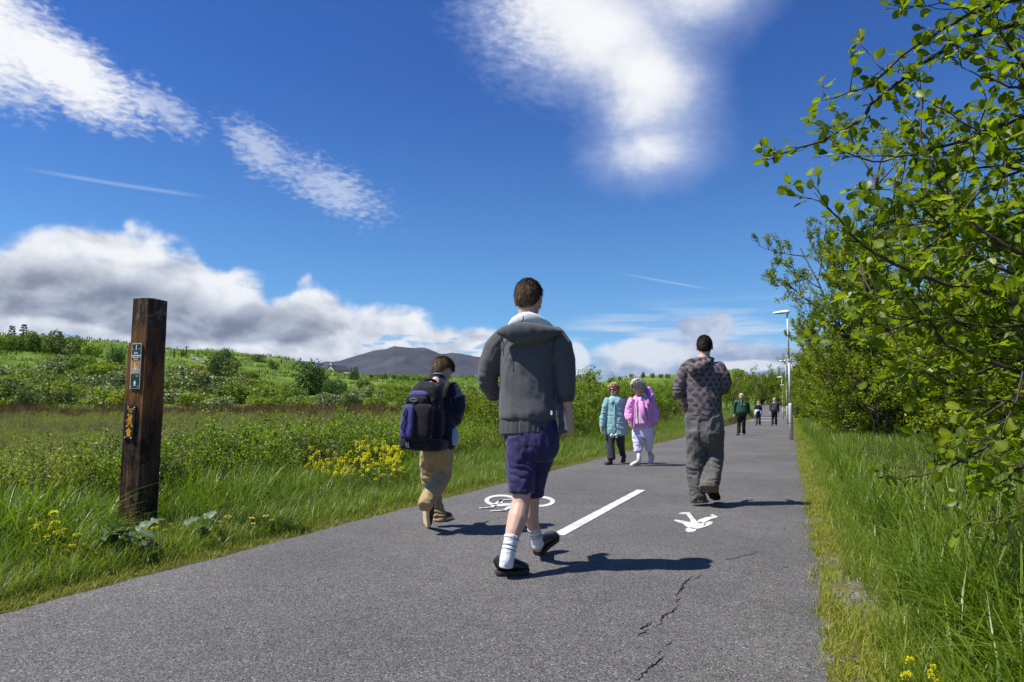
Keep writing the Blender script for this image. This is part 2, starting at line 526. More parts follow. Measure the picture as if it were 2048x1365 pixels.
# ------------------------------------------------------------------ the lie of the land
PATH_R, PATH_L = 0.03, -3.92
HX = [AE(x, 800)[0] for x in (-400, 0, 200, 350, 450, 560, 640, 720, 850, 960, 1100, 1150, 1230, 1300, 1400, 1470, 1560, 1700)]
HY = [706, 703, 702, 713, 714, 724, 746, 756, 757, 760, 776, 775, 761, 753, 751, 753, 770, 800]
R1 = [200, 200, 200, 200, 200, 200, 190, 185, 190, 200, 260, 300, 300, 300, 300, 300, 300, 300]
def smooth01(t): t = np.clip(t, 0, 1); return t * t * (3 - 2 * t)
def zt(x, y):
    x = np.asarray(x, dtype=float); y = np.asarray(y, dtype=float)
    rx = x - CAM.x; ry = y - CAM.y
    xw = x; x = x - path_shift(y)
    f = rx * FV.x + ry * FV.y; r_ = rx * RV.x + ry * RV.y
    d = np.hypot(rx, ry)
    a = np.degrees(np.arctan2(r_, f))
    hp = np.interp(a, HX, HY, left=706, right=800); r1 = np.interp(a, HX, R1)
    top = (819 - hp) / FPX * r1 + CAM.z + 0.1
    r0 = r1 * 0.42
    fall = 1.0 - 0.35 * smooth01((d - r1) / 500.0)
    nz = fbm(np.c_[x / 23.0, y / 23.0], 3, 5) * 0.4
    t = np.clip((d - r0) / (r1 - r0), 0, 1)
    hill = (smooth01(t) * 0.45 + t * 0.55) * (top + nz * smooth01(t)) * fall
    hill = np.where(f > 0, hill, hill * 0.3)
    # left side: grass verge then a bank down to the boggy field
    side = -0.10 * smooth01((PATH_L - 0.4 - x) / 0.8) - 0.75 * smooth01((PATH_L - 1.9 - x) / 5.0)
    side = side + 0.95 * smooth01((d - 18.0) / 62.0) * (x < PATH_L)
    z = side + hill + fbm(np.c_[x / 2.7, y / 2.7], 3, 9) * 0.10 * smooth01((PATH_L - 1.0 - x) / 2.0)
    # right side: low verge, gentle rise under the hedge
    z = np.where(x > PATH_R, 0.12 * smooth01((x - 0.5) / 1.2) + fbm(np.c_[x / 1.3, y / 1.3], 2, 3) * 0.03 * smooth01((x - 0.2) / 0.6), z)
    on = (x > PATH_L - 0.02) & (x < PATH_R + 0.02)
    return np.where(on, -0.012, np.where(x < PATH_L, z - 0.006, z - 0.004)) + ramp_z(xw, y)
def zt1(x, y): return float(zt(np.array([x]), np.array([y]))[0])

def ramp_z(x, y):           # the ground climbs a little at the far end of the path
    return 1.75 * smooth01((np.asarray(y, float) - 92) / 52.0) * smooth01((26 - np.abs(np.asarray(x, float) + 3)) / 10.0)
def path_shift(y):            # the path drifts left far ahead
    return -0.00022 * np.maximum(np.asarray(y, float) - 45, 0) ** 2

# ------------------------------------------------------------------ ground sheet
m_ground, t, b = newmat("meadow_soil")
p_ = geopos(t)
gx, gy, gz = sep(t, p_)
n1 = noise(t, p_, 0.12, 5, 0.6); n2 = noise(t, p_, 2.5, 5, 0.65); n3 = noise(t, p_, 40.0, 3, 0.6)
near_c = mix(t, n2.ss(0.35, 0.65), (0.080, 0.088, 0.018), (0.160, 0.160, 0.042))
far_c = mix(t, n1.ss(0.38, 0.62), (0.085, 0.150, 0.016), (0.140, 0.210, 0.028))
far_c = mix(t, n2.ss(0.55, 0.8) * 0.6, far_c, (0.11, 0.095, 0.035))
dd_ = ((gx * gx) + (gy * gy)).sqrt()
gc_ = mix(t, dd_.ss(60.0, 120.0), near_c, far_c)
bog = gx.lt(-6.0) * (dd_ + (n1 - 0.5) * 46.0).ss(54.0, 62.0) * (dd_ + (n1 - 0.5) * 24.0).ss(92.0, 82.0)
gc_ = mix(t, bog, gc_, mix(t, n2, (0.050, 0.032, 0.014), (0.105, 0.070, 0.028)))
# thin stony soil beside the asphalt
edge = (gx - PATH_R).ss(0.55, 0.20) * gx.gt(PATH_R - 0.3) * gy.lt(48.0)
edge_l = (PATH_L - gx).ss(0.40, 0.05) * gx.lt(PATH_L + 0.3) * gy.lt(48.0)
st_ = voro(t, p_, 55.0, "F1", "Color")
sr, sg, sb_ = sep(t, st_)
verge = (gx + 6.4).ss(0.0, 0.6) * (gx + 3.6).ss(0.2, -0.2) + (gx - 0.45).ss(0.0, 0.3)
gc_ = mix(t, verge.min(1.0) * 0.75 * gy.lt(60.0), gc_, (0.030, 0.034, 0.010))  # dark soil, with the shade between the grass blades put into its colour
gc_ = mix(t, edge, gc_, mix(t, n2, (0.085, 0.085, 0.022), (0.165, 0.150, 0.045)))
gc_ = mix(t, edge * (noise(t, p_, 3.3, 3, 0.5) - 0.52).ss(0.0, 0.05) * gy.lt(5.5), gc_, mix(t, sr, (0.085, 0.075, 0.055), (0.25, 0.24, 0.22)))
gc_ = mix(t, edge_l, gc_, (0.085, 0.075, 0.035))
_in(t, b.inputs["Base Color"], gc_)
b.inputs["Roughness"].default_value = 0.95; b.inputs["Specular IOR Level"].default_value = 0.1
bump(t, b, n3 * 0.6 + n2, 0.6, 0.03)

ang = np.radians(np.unique(np.concatenate([np.arange(-46, 46.01, 0.4), np.arange(46, 314.01, 4.0)])))
rad = np.concatenate([[0.0, 0.6], 0.9 * 1.032 ** np.arange(0, 290)])
rad = rad[rad < 7000]
A_, R_ = np.meshgrid(ang[:-1], rad)
xs = CAM.x + R_ * (np.sin(A_) * RV.x + np.cos(A_) * FV.x)
ys = CAM.y + R_ * (np.sin(A_) * RV.y + np.cos(A_) * FV.y)
zs = zt(xs.ravel(), ys.ravel()).reshape(xs.shape)
zs = np.where(R_ > 900, zs * np.clip(1 - (R_ - 900) / 1500, 0.15, 1), zs)
nr, na_ = xs.shape
idx = np.arange(nr * na_).reshape(nr, na_)
q = np.stack([idx[:-1, :], np.roll(idx, -1, 1)[:-1, :], np.roll(idx, -1, 1)[1:, :], idx[1:, :]], -1).reshape(-1, 4)
ground = link("ground", npmesh("ground", np.c_[xs.ravel(), ys.ravel(), zs.ravel()], q, True), m_ground)
ground["kind"] = "structure"

# ------------------------------------------------------------------ asphalt path
m_asph, t, b = newmat("worn_asphalt")
p_ = geopos(t)
gx, gy, gz = sep(t, p_)
big = noise(t, p_, 0.55, 4, 0.6); med = noise(t, p_, 6.0, 4, 0.6)
stone = voro(t, p_, 165.0, "F1", "Color"); sd = voro(t, p_, 165.0, "F1", "Distance")
s1, s2, s3 = sep(t, stone)
fine = noise(t, p_, 260.0, 3, 0.7)
base = mix(t, s1.ss(0.05, 1.0), (0.078, 0.074, 0.070), (0.190, 0.181, 0.172))
base = mix(t, s2.gt(0.975), base, (0.34, 0.33, 0.32))
base = mix(t, s3.gt(0.92), base, (0.034, 0.032, 0.032))
base = mix(t, fine.ss(0.48, 0.72) * 0.45, base, (0.042, 0.040, 0.039))
tone = (big - 0.5) * 0.9 + (med - 0.5) * 0.36 + 1.0
mm = t.nodes.new("ShaderNodeMix"); mm.data_type = "RGBA"; mm.blend_type = "MULTIPLY"; mm.inputs[0].default_value = 1.0
_in(t, mm.inputs[6], base)
cmb = t.nodes.new("ShaderNodeCombineColor")
for i in range(3): _in(t, cmb.inputs[i], tone)
t.links.new(cmb.outputs[0], mm.inputs[7])
acol = N(t, mm.outputs[2])
stain = (noise(t, xyz(t, gx * 2.0, gy * 0.5, 0.0), 0.8, 5, 0.65) - 0.60).ss(0.0, 0.12) * 0.35
acol = mix(t, stain, acol, (0.035, 0.034, 0.036))
_in(t, b.inputs["Base Color"], acol)
b.inputs["Roughness"].default_value = 0.86; b.inputs["Specular IOR Level"].default_value = 0.25
bump(t, b, fine * 0.5 + sd * -0.8 + s1 * 0.5, 0.8, 0.0035)

py_ = np.concatenate([np.arange(-6, 30, 0.05), np.arange(30, 60, 0.25), np.arange(60, 190, 1.0)])
cols = np.array([0.0, 0.03, 0.2, 0.35, 0.5, 0.65, 0.8, 0.97, 1.0])
XX, YY = np.meshgrid(cols, py_)
sh_ = path_shift(py_)[:, None]
jl = (fbm(np.c_[py_ / 0.35, py_ * 0], 4, 21) * 0.035 + fbm(np.c_[py_ / 3.0, py_ * 0], 2, 22) * 0.06)[:, None]
jr = (fbm(np.c_[py_ / 0.30, py_ * 0], 4, 23) * 0.028 + fbm(np.c_[py_ / 2.5, py_ * 0], 2, 24) * 0.04)[:, None]
X = (PATH_L + jl) * (1 - XX) + (PATH_R + jr) * XX + sh_
ed = np.where((XX < 0.01) | (XX > 0.99), -0.022, 0.0)
Z = ed + fbm(np.c_[X.ravel() / 1.5, YY.ravel() / 2.0], 2, 30).reshape(X.shape) * 0.002 + ramp_z(X, YY) + 0.03 * smooth01((YY - 60) / 20)
nr, na_ = X.shape
idx = np.arange(nr * na_).reshape(nr, na_)
q = np.stack([idx[:-1, :-1], idx[:-1, 1:], idx[1:, 1:], idx[1:, :-1]], -1).reshape(-1, 4)
path = link("path", npmesh("path", np.c_[X.ravel(), YY.ravel(), Z.ravel()], q, True), m_asph)
path["kind"] = "structure"

# ---- painted markings (thin sheets of paint lying on the asphalt)
m_paint, t, b = newmat("road_paint")
p_ = geopos(t)
wear = noise(t, p_, 60.0, 5, 0.7); wear2 = noise(t, p_, 5.0, 4, 0.6)
wear_s = voro(t, p_, 165.0, "F1", "Distance")
wf = (wear * 0.6 + wear2 * 0.45 + wear_s * 0.22).ss(0.60, 0.76) * 0.9
_in(t, b.inputs["Base Color"], mix(t, wf, mix(t, wear2, (0.60, 0.59, 0.55), (0.76, 0.75, 0.71)), (0.30, 0.29, 0.28)))
b.inputs["Roughness"].default_value = 0.75
bump(t, b, wear, 0.5, 0.004)
def sheet(name, polys, mat, z=0.006, parent=path, th=0.004):
    z = z + 0.03 * float(smooth01((polys[0][0][1] - 60) / 20.0)) + float(ramp_z(0, polys[0][0][1]))
    mb = MB()
    for pl in polys:
        pl = [Vector((p[0], p[1], 0)) for p in pl]
        if sum((pl[i].x * pl[(i + 1) % len(pl)].y - pl[(i + 1) % len(pl)].x * pl[i].y) for i in range(len(pl))) < 0: pl.reverse()
        n = len(pl)
        V = [(p.x, p.y, z) for p in pl] + [(p.x, p.y, z - th) for p in pl]
        mb.add(V, [tuple(range(n))] + [(i, i + n, (i + 1) % n + n, (i + 1) % n) for i in range(n)])
    return mb.build(name, mat, parent, smooth=False)
def gp(*pts): return [G(*p) for p in pts]
a_ = G(1120, 1071); b_ = G(1280, 981); xc = (a_.x + b_.x) / 2
sheet("lane_dash", [[(xc - 0.055, a_.y), (xc + 0.055, a_.y), (xc + 0.055, b_.y), (xc - 0.055, b_.y)]], m_paint)

def strokes(segs, wd):
    """a stroke of width wd around each polyline, in the plane of the ground"""
    polys = []
    for s in segs:
        s = [Vector((p[0], p[1], 0)) for p in s]
        for i in range(len(s) - 1):
            t_ = (s[i + 1] - s[i]).normalized(); n_ = Vector((-t_.y, t_.x, 0)) * wd / 2
            e = t_ * wd * 0.3
            polys.append([s[i] - n_ - e, s[i + 1] - n_ + e, s[i + 1] + n_ + e, s[i] + n_ - e])
    return polys
def ringpoly(c, r0, r1, sx=1.0, sy=1.0, n=30):
    return [[(c[0] + sx * r * math.cos(q), c[1] + sy * r * math.sin(q)) for r, q in ((r0, u), (r1, u), (r1, v), (r0, v))]
            for u, v in ((2 * math.pi * i / n, 2 * math.pi * (i + 1) / n) for i in range(n))]
# bicycle: two wheels, frame, handlebar and saddle, heading towards the camera
c1 = G(1003, 1004); c2 = G(1078, 1003)
def bp(x, y): v = G(x, y); return (v.x, v.y)
wl = [G(969, 1003), G(1035, 1003), G(1003, 992), G(1003, 1014)]
def wheel(cx_, cy_, rx, ry):
    """ring seen at these pixel extents, laid flat on the ground"""
    pts_o = [bp(cx_ + rx * math.cos(q), cy_ + ry * math.sin(q)) for q in np.linspace(0, 2 * math.pi, 33)]
    pts_i = [bp(cx_ + (rx - 9) * math.cos(q), cy_ + (ry - 3.6) * math.sin(q)) for q in np.linspace(0, 2 * math.pi, 33)]
    return [[pts_o[i], pts_o[i + 1], pts_i[i + 1], pts_i[i]] for i in range(32)]
bk = wheel(1003, 1002, 34, 11.5) + wheel(1078, 1004, 32, 11)
sheet("bicycle_marking", bk, m_paint, z=0.006)
mk = strokes([[bp(1003, 1002), bp(988, 1012)], [bp(1003, 1002), bp(1030, 1000), bp(1046, 1010), bp(1000, 1009), bp(1003, 1002)],
              [bp(1046, 1010), bp(1078, 1004)], [bp(1030, 1000), bp(1060, 1000)], [bp(962, 1018), bp(982, 1017), bp(990, 1011)],
              [bp(984, 1024), bp(1008, 1023), bp(1022, 1014)]], 0.045)
sheet("bicycle_frame_marking", mk, m_paint, z=0.0105)
# walking figure, head towards the camera
def pz(pts):
    return [bp(900 + x / 3.531, 960 + y / 3.531) for x, y in pts]
hd = [(1662 + 38 + 38 * math.cos(q), 357 + 15 * math.sin(q)) for q in np.linspace(0, 2 * math.pi, 17)[:-1]]
sheet("pedestrian_marking", [pz(hd),
      pz([(1690, 345), (1655, 322), (1700, 305), (1745, 300), (1800, 310), (1775, 345), (1730, 352)]),
      pz([(1655, 322), (1648, 312), (1610, 300), (1582, 290), (1592, 285), (1640, 292), (1700, 305)]),
      pz([(1700, 305), (1695, 280), (1670, 246), (1614, 243), (1630, 235), (1690, 231), (1712, 262), (1745, 300)]),
      pz([(1745, 300), (1752, 288), (1800, 270), (1850, 262), (1840, 249), (1856, 247), (1895, 266), (1880, 271), (1845, 280), (1790, 310), (1765, 312)]),
      pz([(1800, 310), (1830, 297), (1855, 300), (1853, 315), (1830, 325), (1775, 345), (1780, 335), (1812, 318)])], m_paint)
# far give-way line, its triangles and the paler and red surfaces beyond
m_pale = plain("pale_surface", (0.23, 0.235, 0.23), 0.9, 0.15, 3.0)
m_red = plain("red_surface", (0.36, 0.10, 0.055), 0.85, 0.15, 3.0)
yl = 66.0
s0 = float(path_shift(yl))
sheet("give_way_line", [[(PATH_L + .2 + s0, yl), (-1.4 + s0, yl), (-1.4 + s0, yl + 1.2), (PATH_L + .2 + s0, yl + 1.2)]], m_paint)
for k, (px, py) in enumerate(((1513, 857), (1525, 857))):
    c_ = G(px, py)
    sheet("give_way_triangle", [[(c_.x - 0.09, c_.y + 0.7), (c_.x + 0.09, c_.y + 0.7), (c_.x, c_.y - 0.5)]], m_pale)
yl = 82.0; s0 = float(path_shift(yl)); s1_ = float(path_shift(92.0)); s2_ = float(path_shift(100.0))
sheet("crossing", [[(PATH_L + s0 - .0, yl), (-1.5 + s0, yl), (-1.5 + s1_, 92), (PATH_L + s1_, 92)]], m_pale)
sheet("red_surfacing", [[(-1.3 + s0, yl), (PATH_R + s0 - 0.1, yl), (PATH_R + s2_ - 0.1, 98), (-1.8 + s2_, 98)]], m_red)
# cracks in the asphalt: thin jagged strips, the gap's shadow put into their colour
m_crack = plain("crack_shade", (0.012, 0.011, 0.011), 1.0, 0.3, 40.0, spec=0.0)
def crack(pix, w0):
    q = [G(*p) for p in pix]; pts = []
    for i in range(len(q) - 1):
        n = max(2, int((q[i + 1] - q[i]).length / 0.012))
        for k in range(n):
            pts.append(q[i].lerp(q[i + 1], k / n))
    L, R = [], []
    d0 = (q[-1] - q[0]).normalized(); n_ = Vector((-d0.y, d0.x, 0))
    for i, p in enumerate(pts):
        u = i / max(1, len(pts) - 1)
        wv = w0 * 0.40 * (0.25 + 0.75 * math.sin(math.pi * min(1, max(0, u)))) * random.uniform(0.15, 1.2)
        j = n_ * random.uniform(-0.007, 0.007)
        L.append(p + j + n_ * wv / 2); R.append(p + j - n_ * wv / 2)
    return [[L[i], L[i + 1], R[i + 1], R[i]] for i in range(len(L) - 1)]
z6 = lambda x, y: (1180 + x / 3.938, 1080 + y / 3.938)
cp = []
for pl, w_ in (([(805, 292), (770, 322), (730, 358), (728, 380), (690, 420), (668, 445)], .013), ([(880, 280), (850, 298), (815, 310)], .005),
               ([(740, 378), (712, 410)], .007), ([(705, 470), (660, 495)], .008), ([(697, 520), (680, 545), (640, 575), (590, 595), (565, 615), (553, 655)], .014),
               ([(560, 660), (520, 690)], .006), ([(470, 655), (420, 690), (395, 710), (440, 690), (500, 650)], .007), ([(460, 712), (410, 738), (365, 768)], .010),
               ([(640, 800), (600, 850)], .004), ([(560, 880), (520, 915)], .004), ([(585, 920), (540, 955), (500, 985), (455, 1025), (410, 1060), (390, 1095), (350, 1118)], .012),
               ([(1320, 95), (1270, 120), (1190, 130), (1150, 150), (1050, 165)], .003)):
    cp += crack([z6(*p) for p in pl], w_)
sheet("crack", cp, m_crack, z=0.0045, th=0.003)

# ------------------------------------------------------------------ mountains
m_mount, t, b = newmat("heather_mountain")
p_ = geopos(t)
gx, gy, gz = sep(t, p_)
n1 = noise(t, p_, 0.004, 6, 0.6); n2 = noise(t, p_, 0.02, 5, 0.65)
mc = mix(t, n1.ss(0.35, 0.65), (0.034, 0.033, 0.046), (0.060, 0.058, 0.070))
low = (gz + (n1 - 0.5) * 260.0).ss(230.0, 60.0)
mc = mix(t, low * 0.85, mc, mix(t, n2.ss(0.4, 0.6), (0.085, 0.100, 0.045), (0.140, 0.140, 0.075)))
scree = (n2 - 0.64).ss(0.0, 0.05) * gz.ss(180, 300) * 0.5
mc = mix(t, scree, mc, (0.22, 0.21, 0.22))
_in(t, b.inputs["Base Color"], mc); b.inputs["Roughness"].default_value = 1.0; b.inputs["Specular IOR Level"].default_value = 0.05
MX = [-300, 200, 420, 520, 560, 600, 640, 680, 720, 760, 790, 820, 850, 880, 905, 940, 970, 1010, 1060, 1100, 1150, 1180, 1220, 1300, 1500]
MY = [790, 780, 752, 730, 722, 721, 725, 719, 707, 696, 690, 693, 694, 706, 704, 709, 713, 722, 730, 738, 750, 758, 778, 800, 815]
a_ = np.radians(np.arange(-40, 24, 0.12)); 
top = np.interp(np.degrees(a_), [AE(x, 720)[0] for x in MX], MY)
top = top + fbm(np.c_[a_ * 60, a_ * 0], 4, 77) * 3.0
top = (819 - top) / FPX * 5200 / np.cos(a_) * np.cos(a_) + CAM.z
rr_ = np.linspace(2600, 7800, 90)
A_, R_ = np.meshgrid(a_, rr_)
x_ = CAM.x + R_ * (np.tan(A_) * RV.x + FV.x); y_ = CAM.y + R_ * (np.tan(A_) * RV.y + FV.y)
u = np.clip((R_ - 2600) / 2600, 0, 1); fallb = np.clip((R_ - 5200) / 2600, 0, 1)
rid = 1 - np.abs(fbm(np.c_[x_.ravel() / 700, y_.ravel() / 700], 5, 41)).reshape(x_.shape)
prof = (u ** 1.7) * (1 - fallb) ** 1.2
z_ = top[None, :] * prof * (1 + 0.75 * (rid - 0.85) * np.sin(np.pi * np.clip(u, 0, 1)) * (fallb <= 0)) + fbm(np.c_[x_.ravel() / 180, y_.ravel() / 180], 4, 44).reshape(x_.shape) * 22 * u * (1 - u) * 2
nr, na_ = z_.shape
idx = np.arange(nr * na_).reshape(nr, na_)
q = np.stack([idx[:-1, :-1], idx[:-1, 1:], idx[1:, 1:], idx[1:, :-1]], -1).reshape(-1, 4)
mo = link("mountains", npmesh("mountains", np.c_[x_.ravel(), y_.ravel(), z_.ravel() - 4], q, True), m_mount)
mo["kind"] = "structure"
# ------------------------------------------------------------------ foliage materials
def tints(a, b, c): return (a, b, c)
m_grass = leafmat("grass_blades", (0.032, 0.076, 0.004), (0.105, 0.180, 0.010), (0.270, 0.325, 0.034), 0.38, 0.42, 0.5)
m_grass_short = leafmat("short_grass", (0.1, 0.15, 0.012), (0.2, 0.24, 0.018), (0.32, 0.31, 0.045), 0.25, 0.6, 0.3)
m_straw = leafmat("dry_stalks", (0.17, 0.13, 0.06), (0.26, 0.20, 0.10), (0.34, 0.28, 0.15), 0.2, 0.7, 0.2)
m_seed = leafmat("seed_heads", (0.060, 0.045, 0.035), (0.100, 0.075, 0.055), (0.150, 0.120, 0.080), 0.1, 0.8, 0.1)
m_olive = leafmat("olive_scrub", (0.127, 0.151, 0.024), (0.23, 0.264, 0.046), (0.386, 0.412, 0.088), 0.3, 0.6, 0.25)
m_greyscrub = leafmat("grey_scrub", (0.141, 0.137, 0.065), (0.223, 0.217, 0.101), (0.319, 0.319, 0.142), 0.2, 0.7, 0.2)
m_bright = leafmat("young_leaves", (0.077, 0.134, 0.009), (0.17, 0.256, 0.016), (0.317, 0.403, 0.034), 0.38, 0.5, 0.35)
m_willow = leafmat("willow_leaves", (0.079, 0.115, 0.01), (0.172, 0.222, 0.018), (0.317, 0.359, 0.034), 0.36, 0.5, 0.3)
m_hedge = leafmat("hedge_leaves", (0.071, 0.115, 0.006), (0.188, 0.244, 0.01), (0.388, 0.419, 0.018), 0.50, 0.45, 0.4)
m_dark = leafmat("dark_leaves", (0.031, 0.069, 0.01), (0.071, 0.127, 0.02), (0.129, 0.201, 0.033), 0.25, 0.5, 0.3)
m_haw = leafmat("hawthorn_leaves", (0.066, 0.093, 0.02), (0.133, 0.169, 0.039), (0.235, 0.27, 0.076), 0.25, 0.6, 0.25)
m_blossom = leafmat("white_blossom", (0.44, 0.44, 0.32), (0.56, 0.56, 0.44), (0.68, 0.68, 0.56), 0.2, 0.7, 0.2)
m_gorse = leafmat("gorse_flowers", (0.16, 0.080, 0.008), (0.28, 0.135, 0.010), (0.42, 0.22, 0.015), 0.2, 0.7, 0.2)
m_brown = leafmat("brown_bracken", (0.070, 0.042, 0.018), (0.115, 0.072, 0.030), (0.170, 0.115, 0.050), 0.15, 0.8, 0.1)
m_conifer = leafmat("conifer_needles", (0.012, 0.022, 0.010), (0.022, 0.036, 0.015), (0.040, 0.055, 0.024), 0.15, 0.6, 0.2)
m_bark = plain("bark", (0.075, 0.060, 0.048), 0.9, 0.4, 25.0, bumpd=0.01)
m_bark_d = plain("dark_twigs", (0.050, 0.034, 0.026), 0.7, 0.35, 40.0)

# ------------------------------------------------------------------ grass
def blades(n, h0, h1, spread, wd, lean, seed, seg=4, hue=(0.0, 1.0), head=None, flat=0.0):
    r = np.random.default_rng(seed); V = []; F = []; T = []
    for i in range(n):
        a = r.uniform(0, 2 * math.pi); q = spread * math.sqrt(r.uniform())
        b0 = np.array([q * math.cos(a), q * math.sin(a), -0.03])
        az_ = r.uniform(0, 2 * math.pi); d = np.array([math.cos(az_), math.sin(az_), 0]); s = np.array([-d[1], d[0], 0])
        h = r.uniform(h0, h1); bend = abs(r.normal(lean, lean * 0.5)); ww = wd * r.uniform(0.6, 1.3)
        tn_ = r.uniform(*hue); k = len(V)
        for j in range(seg + 1):
            u = j / seg
            p = b0 + np.array([0, 0, 1]) * h * (u - 0.45 * min(1.2, bend) * u ** 2.2) + d * h * bend * u ** 1.8
            wj = ww * (1 - u) ** 0.6 * (0.75 + 0.5 * u) + 0.0004
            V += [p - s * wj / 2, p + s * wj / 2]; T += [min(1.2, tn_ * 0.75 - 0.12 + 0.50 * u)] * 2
        for j in range(seg):
            F.append((k + 2 * j, k + 2 * j + 1, k + 2 * j + 3, k + 2 * j + 2))
    return npmesh("tuft", V, np.array(F), True, {"tint": T})
def stalks(n, h0, h1, spread, seed, headlen=0.05, headw=0.006):
    r = np.random.default_rng(seed); V = []; F = []; T = []
    for i in range(n):
        a = r.uniform(0, 6.28); q = spread * math.sqrt(r.uniform())
        b0 = np.array([q * math.cos(a), q * math.sin(a), 0.0]); az_ = r.uniform(0, 6.28)
        d = np.array([math.cos(az_), math.sin(az_), 0]); s = np.array([-d[1], d[0], 0]); h = r.uniform(h0, h1); bend = r.uniform(0.05, 0.35)
        k = len(V); st = [(0, 0.0012), (0.5, 0.001), (1 - headlen / h, 0.0008), (1 - headlen / h * 0.7, headw), (1 - headlen / h * 0.3, headw * 0.9), (1, 0.0005)]
        for u, wj in st:
            p = b0 + np.array([0, 0, h * (u - 0.2 * bend * u * u)]) + d * h * bend * u ** 2
            V += [p - s * wj, p + s * wj, p + d * wj]; T += [0.3 + 0.5 * r.uniform()] * 3
        for j in range(len(st) - 1):
            for e in range(3):
                F.append((k + 3 * j + e, k + 3 * j + (e + 1) % 3, k + 3 * j + 3 + (e + 1) % 3, k + 3 * j + 3 + e))
    return npmesh("stalks", V, np.array(F), False, {"tint": T})

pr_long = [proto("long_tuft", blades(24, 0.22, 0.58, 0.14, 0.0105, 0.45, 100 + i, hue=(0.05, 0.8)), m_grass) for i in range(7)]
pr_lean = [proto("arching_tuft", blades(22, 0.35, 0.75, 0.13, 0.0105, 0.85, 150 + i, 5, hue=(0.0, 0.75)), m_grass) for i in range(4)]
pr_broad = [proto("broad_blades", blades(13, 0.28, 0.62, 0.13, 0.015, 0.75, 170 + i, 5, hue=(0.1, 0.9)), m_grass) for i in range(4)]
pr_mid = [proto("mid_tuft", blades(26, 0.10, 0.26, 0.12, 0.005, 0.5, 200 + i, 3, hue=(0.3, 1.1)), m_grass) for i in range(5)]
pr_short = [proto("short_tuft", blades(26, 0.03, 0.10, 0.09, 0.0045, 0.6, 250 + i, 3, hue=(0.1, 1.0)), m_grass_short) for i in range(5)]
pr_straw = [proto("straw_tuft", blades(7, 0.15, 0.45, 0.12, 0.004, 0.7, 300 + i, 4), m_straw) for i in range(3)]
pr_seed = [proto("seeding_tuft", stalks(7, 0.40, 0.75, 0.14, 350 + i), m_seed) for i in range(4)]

def put(xf, yf, n, seed, keep=None):
    """n random spots; xf,yf map two uniforms to x,y"""
    r = np.random.default_rng(seed)
    u = r.uniform(size=(n, 2)); y = yf(u[:, 1]); x = xf(u[:, 0], y) + path_shift(y)
    if keep is not None:
        k = keep(x, y, r); x, y = x[k], y[k]
    z = zt(x - path_shift(y), y) if False else zt(x, y)
    return np.c_[x, y, z], r
def rots(r, n, tilt=0.15): return np.c_[r.normal(0, tilt, n), r.normal(0, tilt, n), r.uniform(0, 6.28, n)]
def ylog(a, b): return lambda u: a * (b / a) ** u
def cover(name, protos, xf, yf, n, seed, s0, s1, label, keep=None, cat="grass", tilt=0.15, sy=None):
    p, r = put(xf, yf, n, seed, keep); k = len(p)
    s = r.uniform(s0, s1, k)
    if sy is not None: s = s * sy(p[:, 0], p[:, 1])
    return scatter(name, protos, p, rots(r, k, tilt), s, label, cat, seed)
post_xy = None
PX, PY = P(282, 1010, 5.65).x, P(282, 1010, 5.65).y
def hum(x, y):
    k = 0.72 + 0.5 * (vn(np.c_[x / 1.1, y / 1.1], 77))
    left = x < 0
    k = np.where(left, k * (0.62 + 0.46 * smooth01((PATH_L - 0.45 - x) / 1.0)), k)
    dx_, dy_ = CAM.x - PX, CAM.y - PY; L = math.hypot(dx_, dy_); dx_, dy_ = dx_ / L, dy_ / L
    a = (x - PX) * dx_ + (y - PY) * dy_; b_ = np.abs(-(x - PX) * dy_ + (y - PY) * dx_)
    return np.where((a > -0.15) & (a < 1.6) & (b_ < 0.25), k * 0.68, k)
# left verge
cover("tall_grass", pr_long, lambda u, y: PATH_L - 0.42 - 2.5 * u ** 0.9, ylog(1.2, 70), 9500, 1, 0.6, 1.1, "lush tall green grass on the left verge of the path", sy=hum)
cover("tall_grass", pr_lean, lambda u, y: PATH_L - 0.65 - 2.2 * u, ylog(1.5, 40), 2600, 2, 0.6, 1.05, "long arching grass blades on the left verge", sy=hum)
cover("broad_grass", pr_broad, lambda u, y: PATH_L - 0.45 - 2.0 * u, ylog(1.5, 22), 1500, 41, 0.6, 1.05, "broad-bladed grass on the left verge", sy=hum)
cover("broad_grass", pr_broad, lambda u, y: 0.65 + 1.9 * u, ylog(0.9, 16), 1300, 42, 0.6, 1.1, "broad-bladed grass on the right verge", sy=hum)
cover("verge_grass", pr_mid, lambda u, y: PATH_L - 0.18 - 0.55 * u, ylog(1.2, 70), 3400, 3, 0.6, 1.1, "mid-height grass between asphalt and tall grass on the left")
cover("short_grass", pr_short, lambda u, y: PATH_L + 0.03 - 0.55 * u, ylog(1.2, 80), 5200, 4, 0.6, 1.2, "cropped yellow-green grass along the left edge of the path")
cover("dry_grass", pr_straw, lambda u, y: PATH_L - 0.10 - 1.6 * u, ylog(1.2, 40), 420, 5, 0.6, 1.0, "scattered dry straw-coloured blades on the left verge")
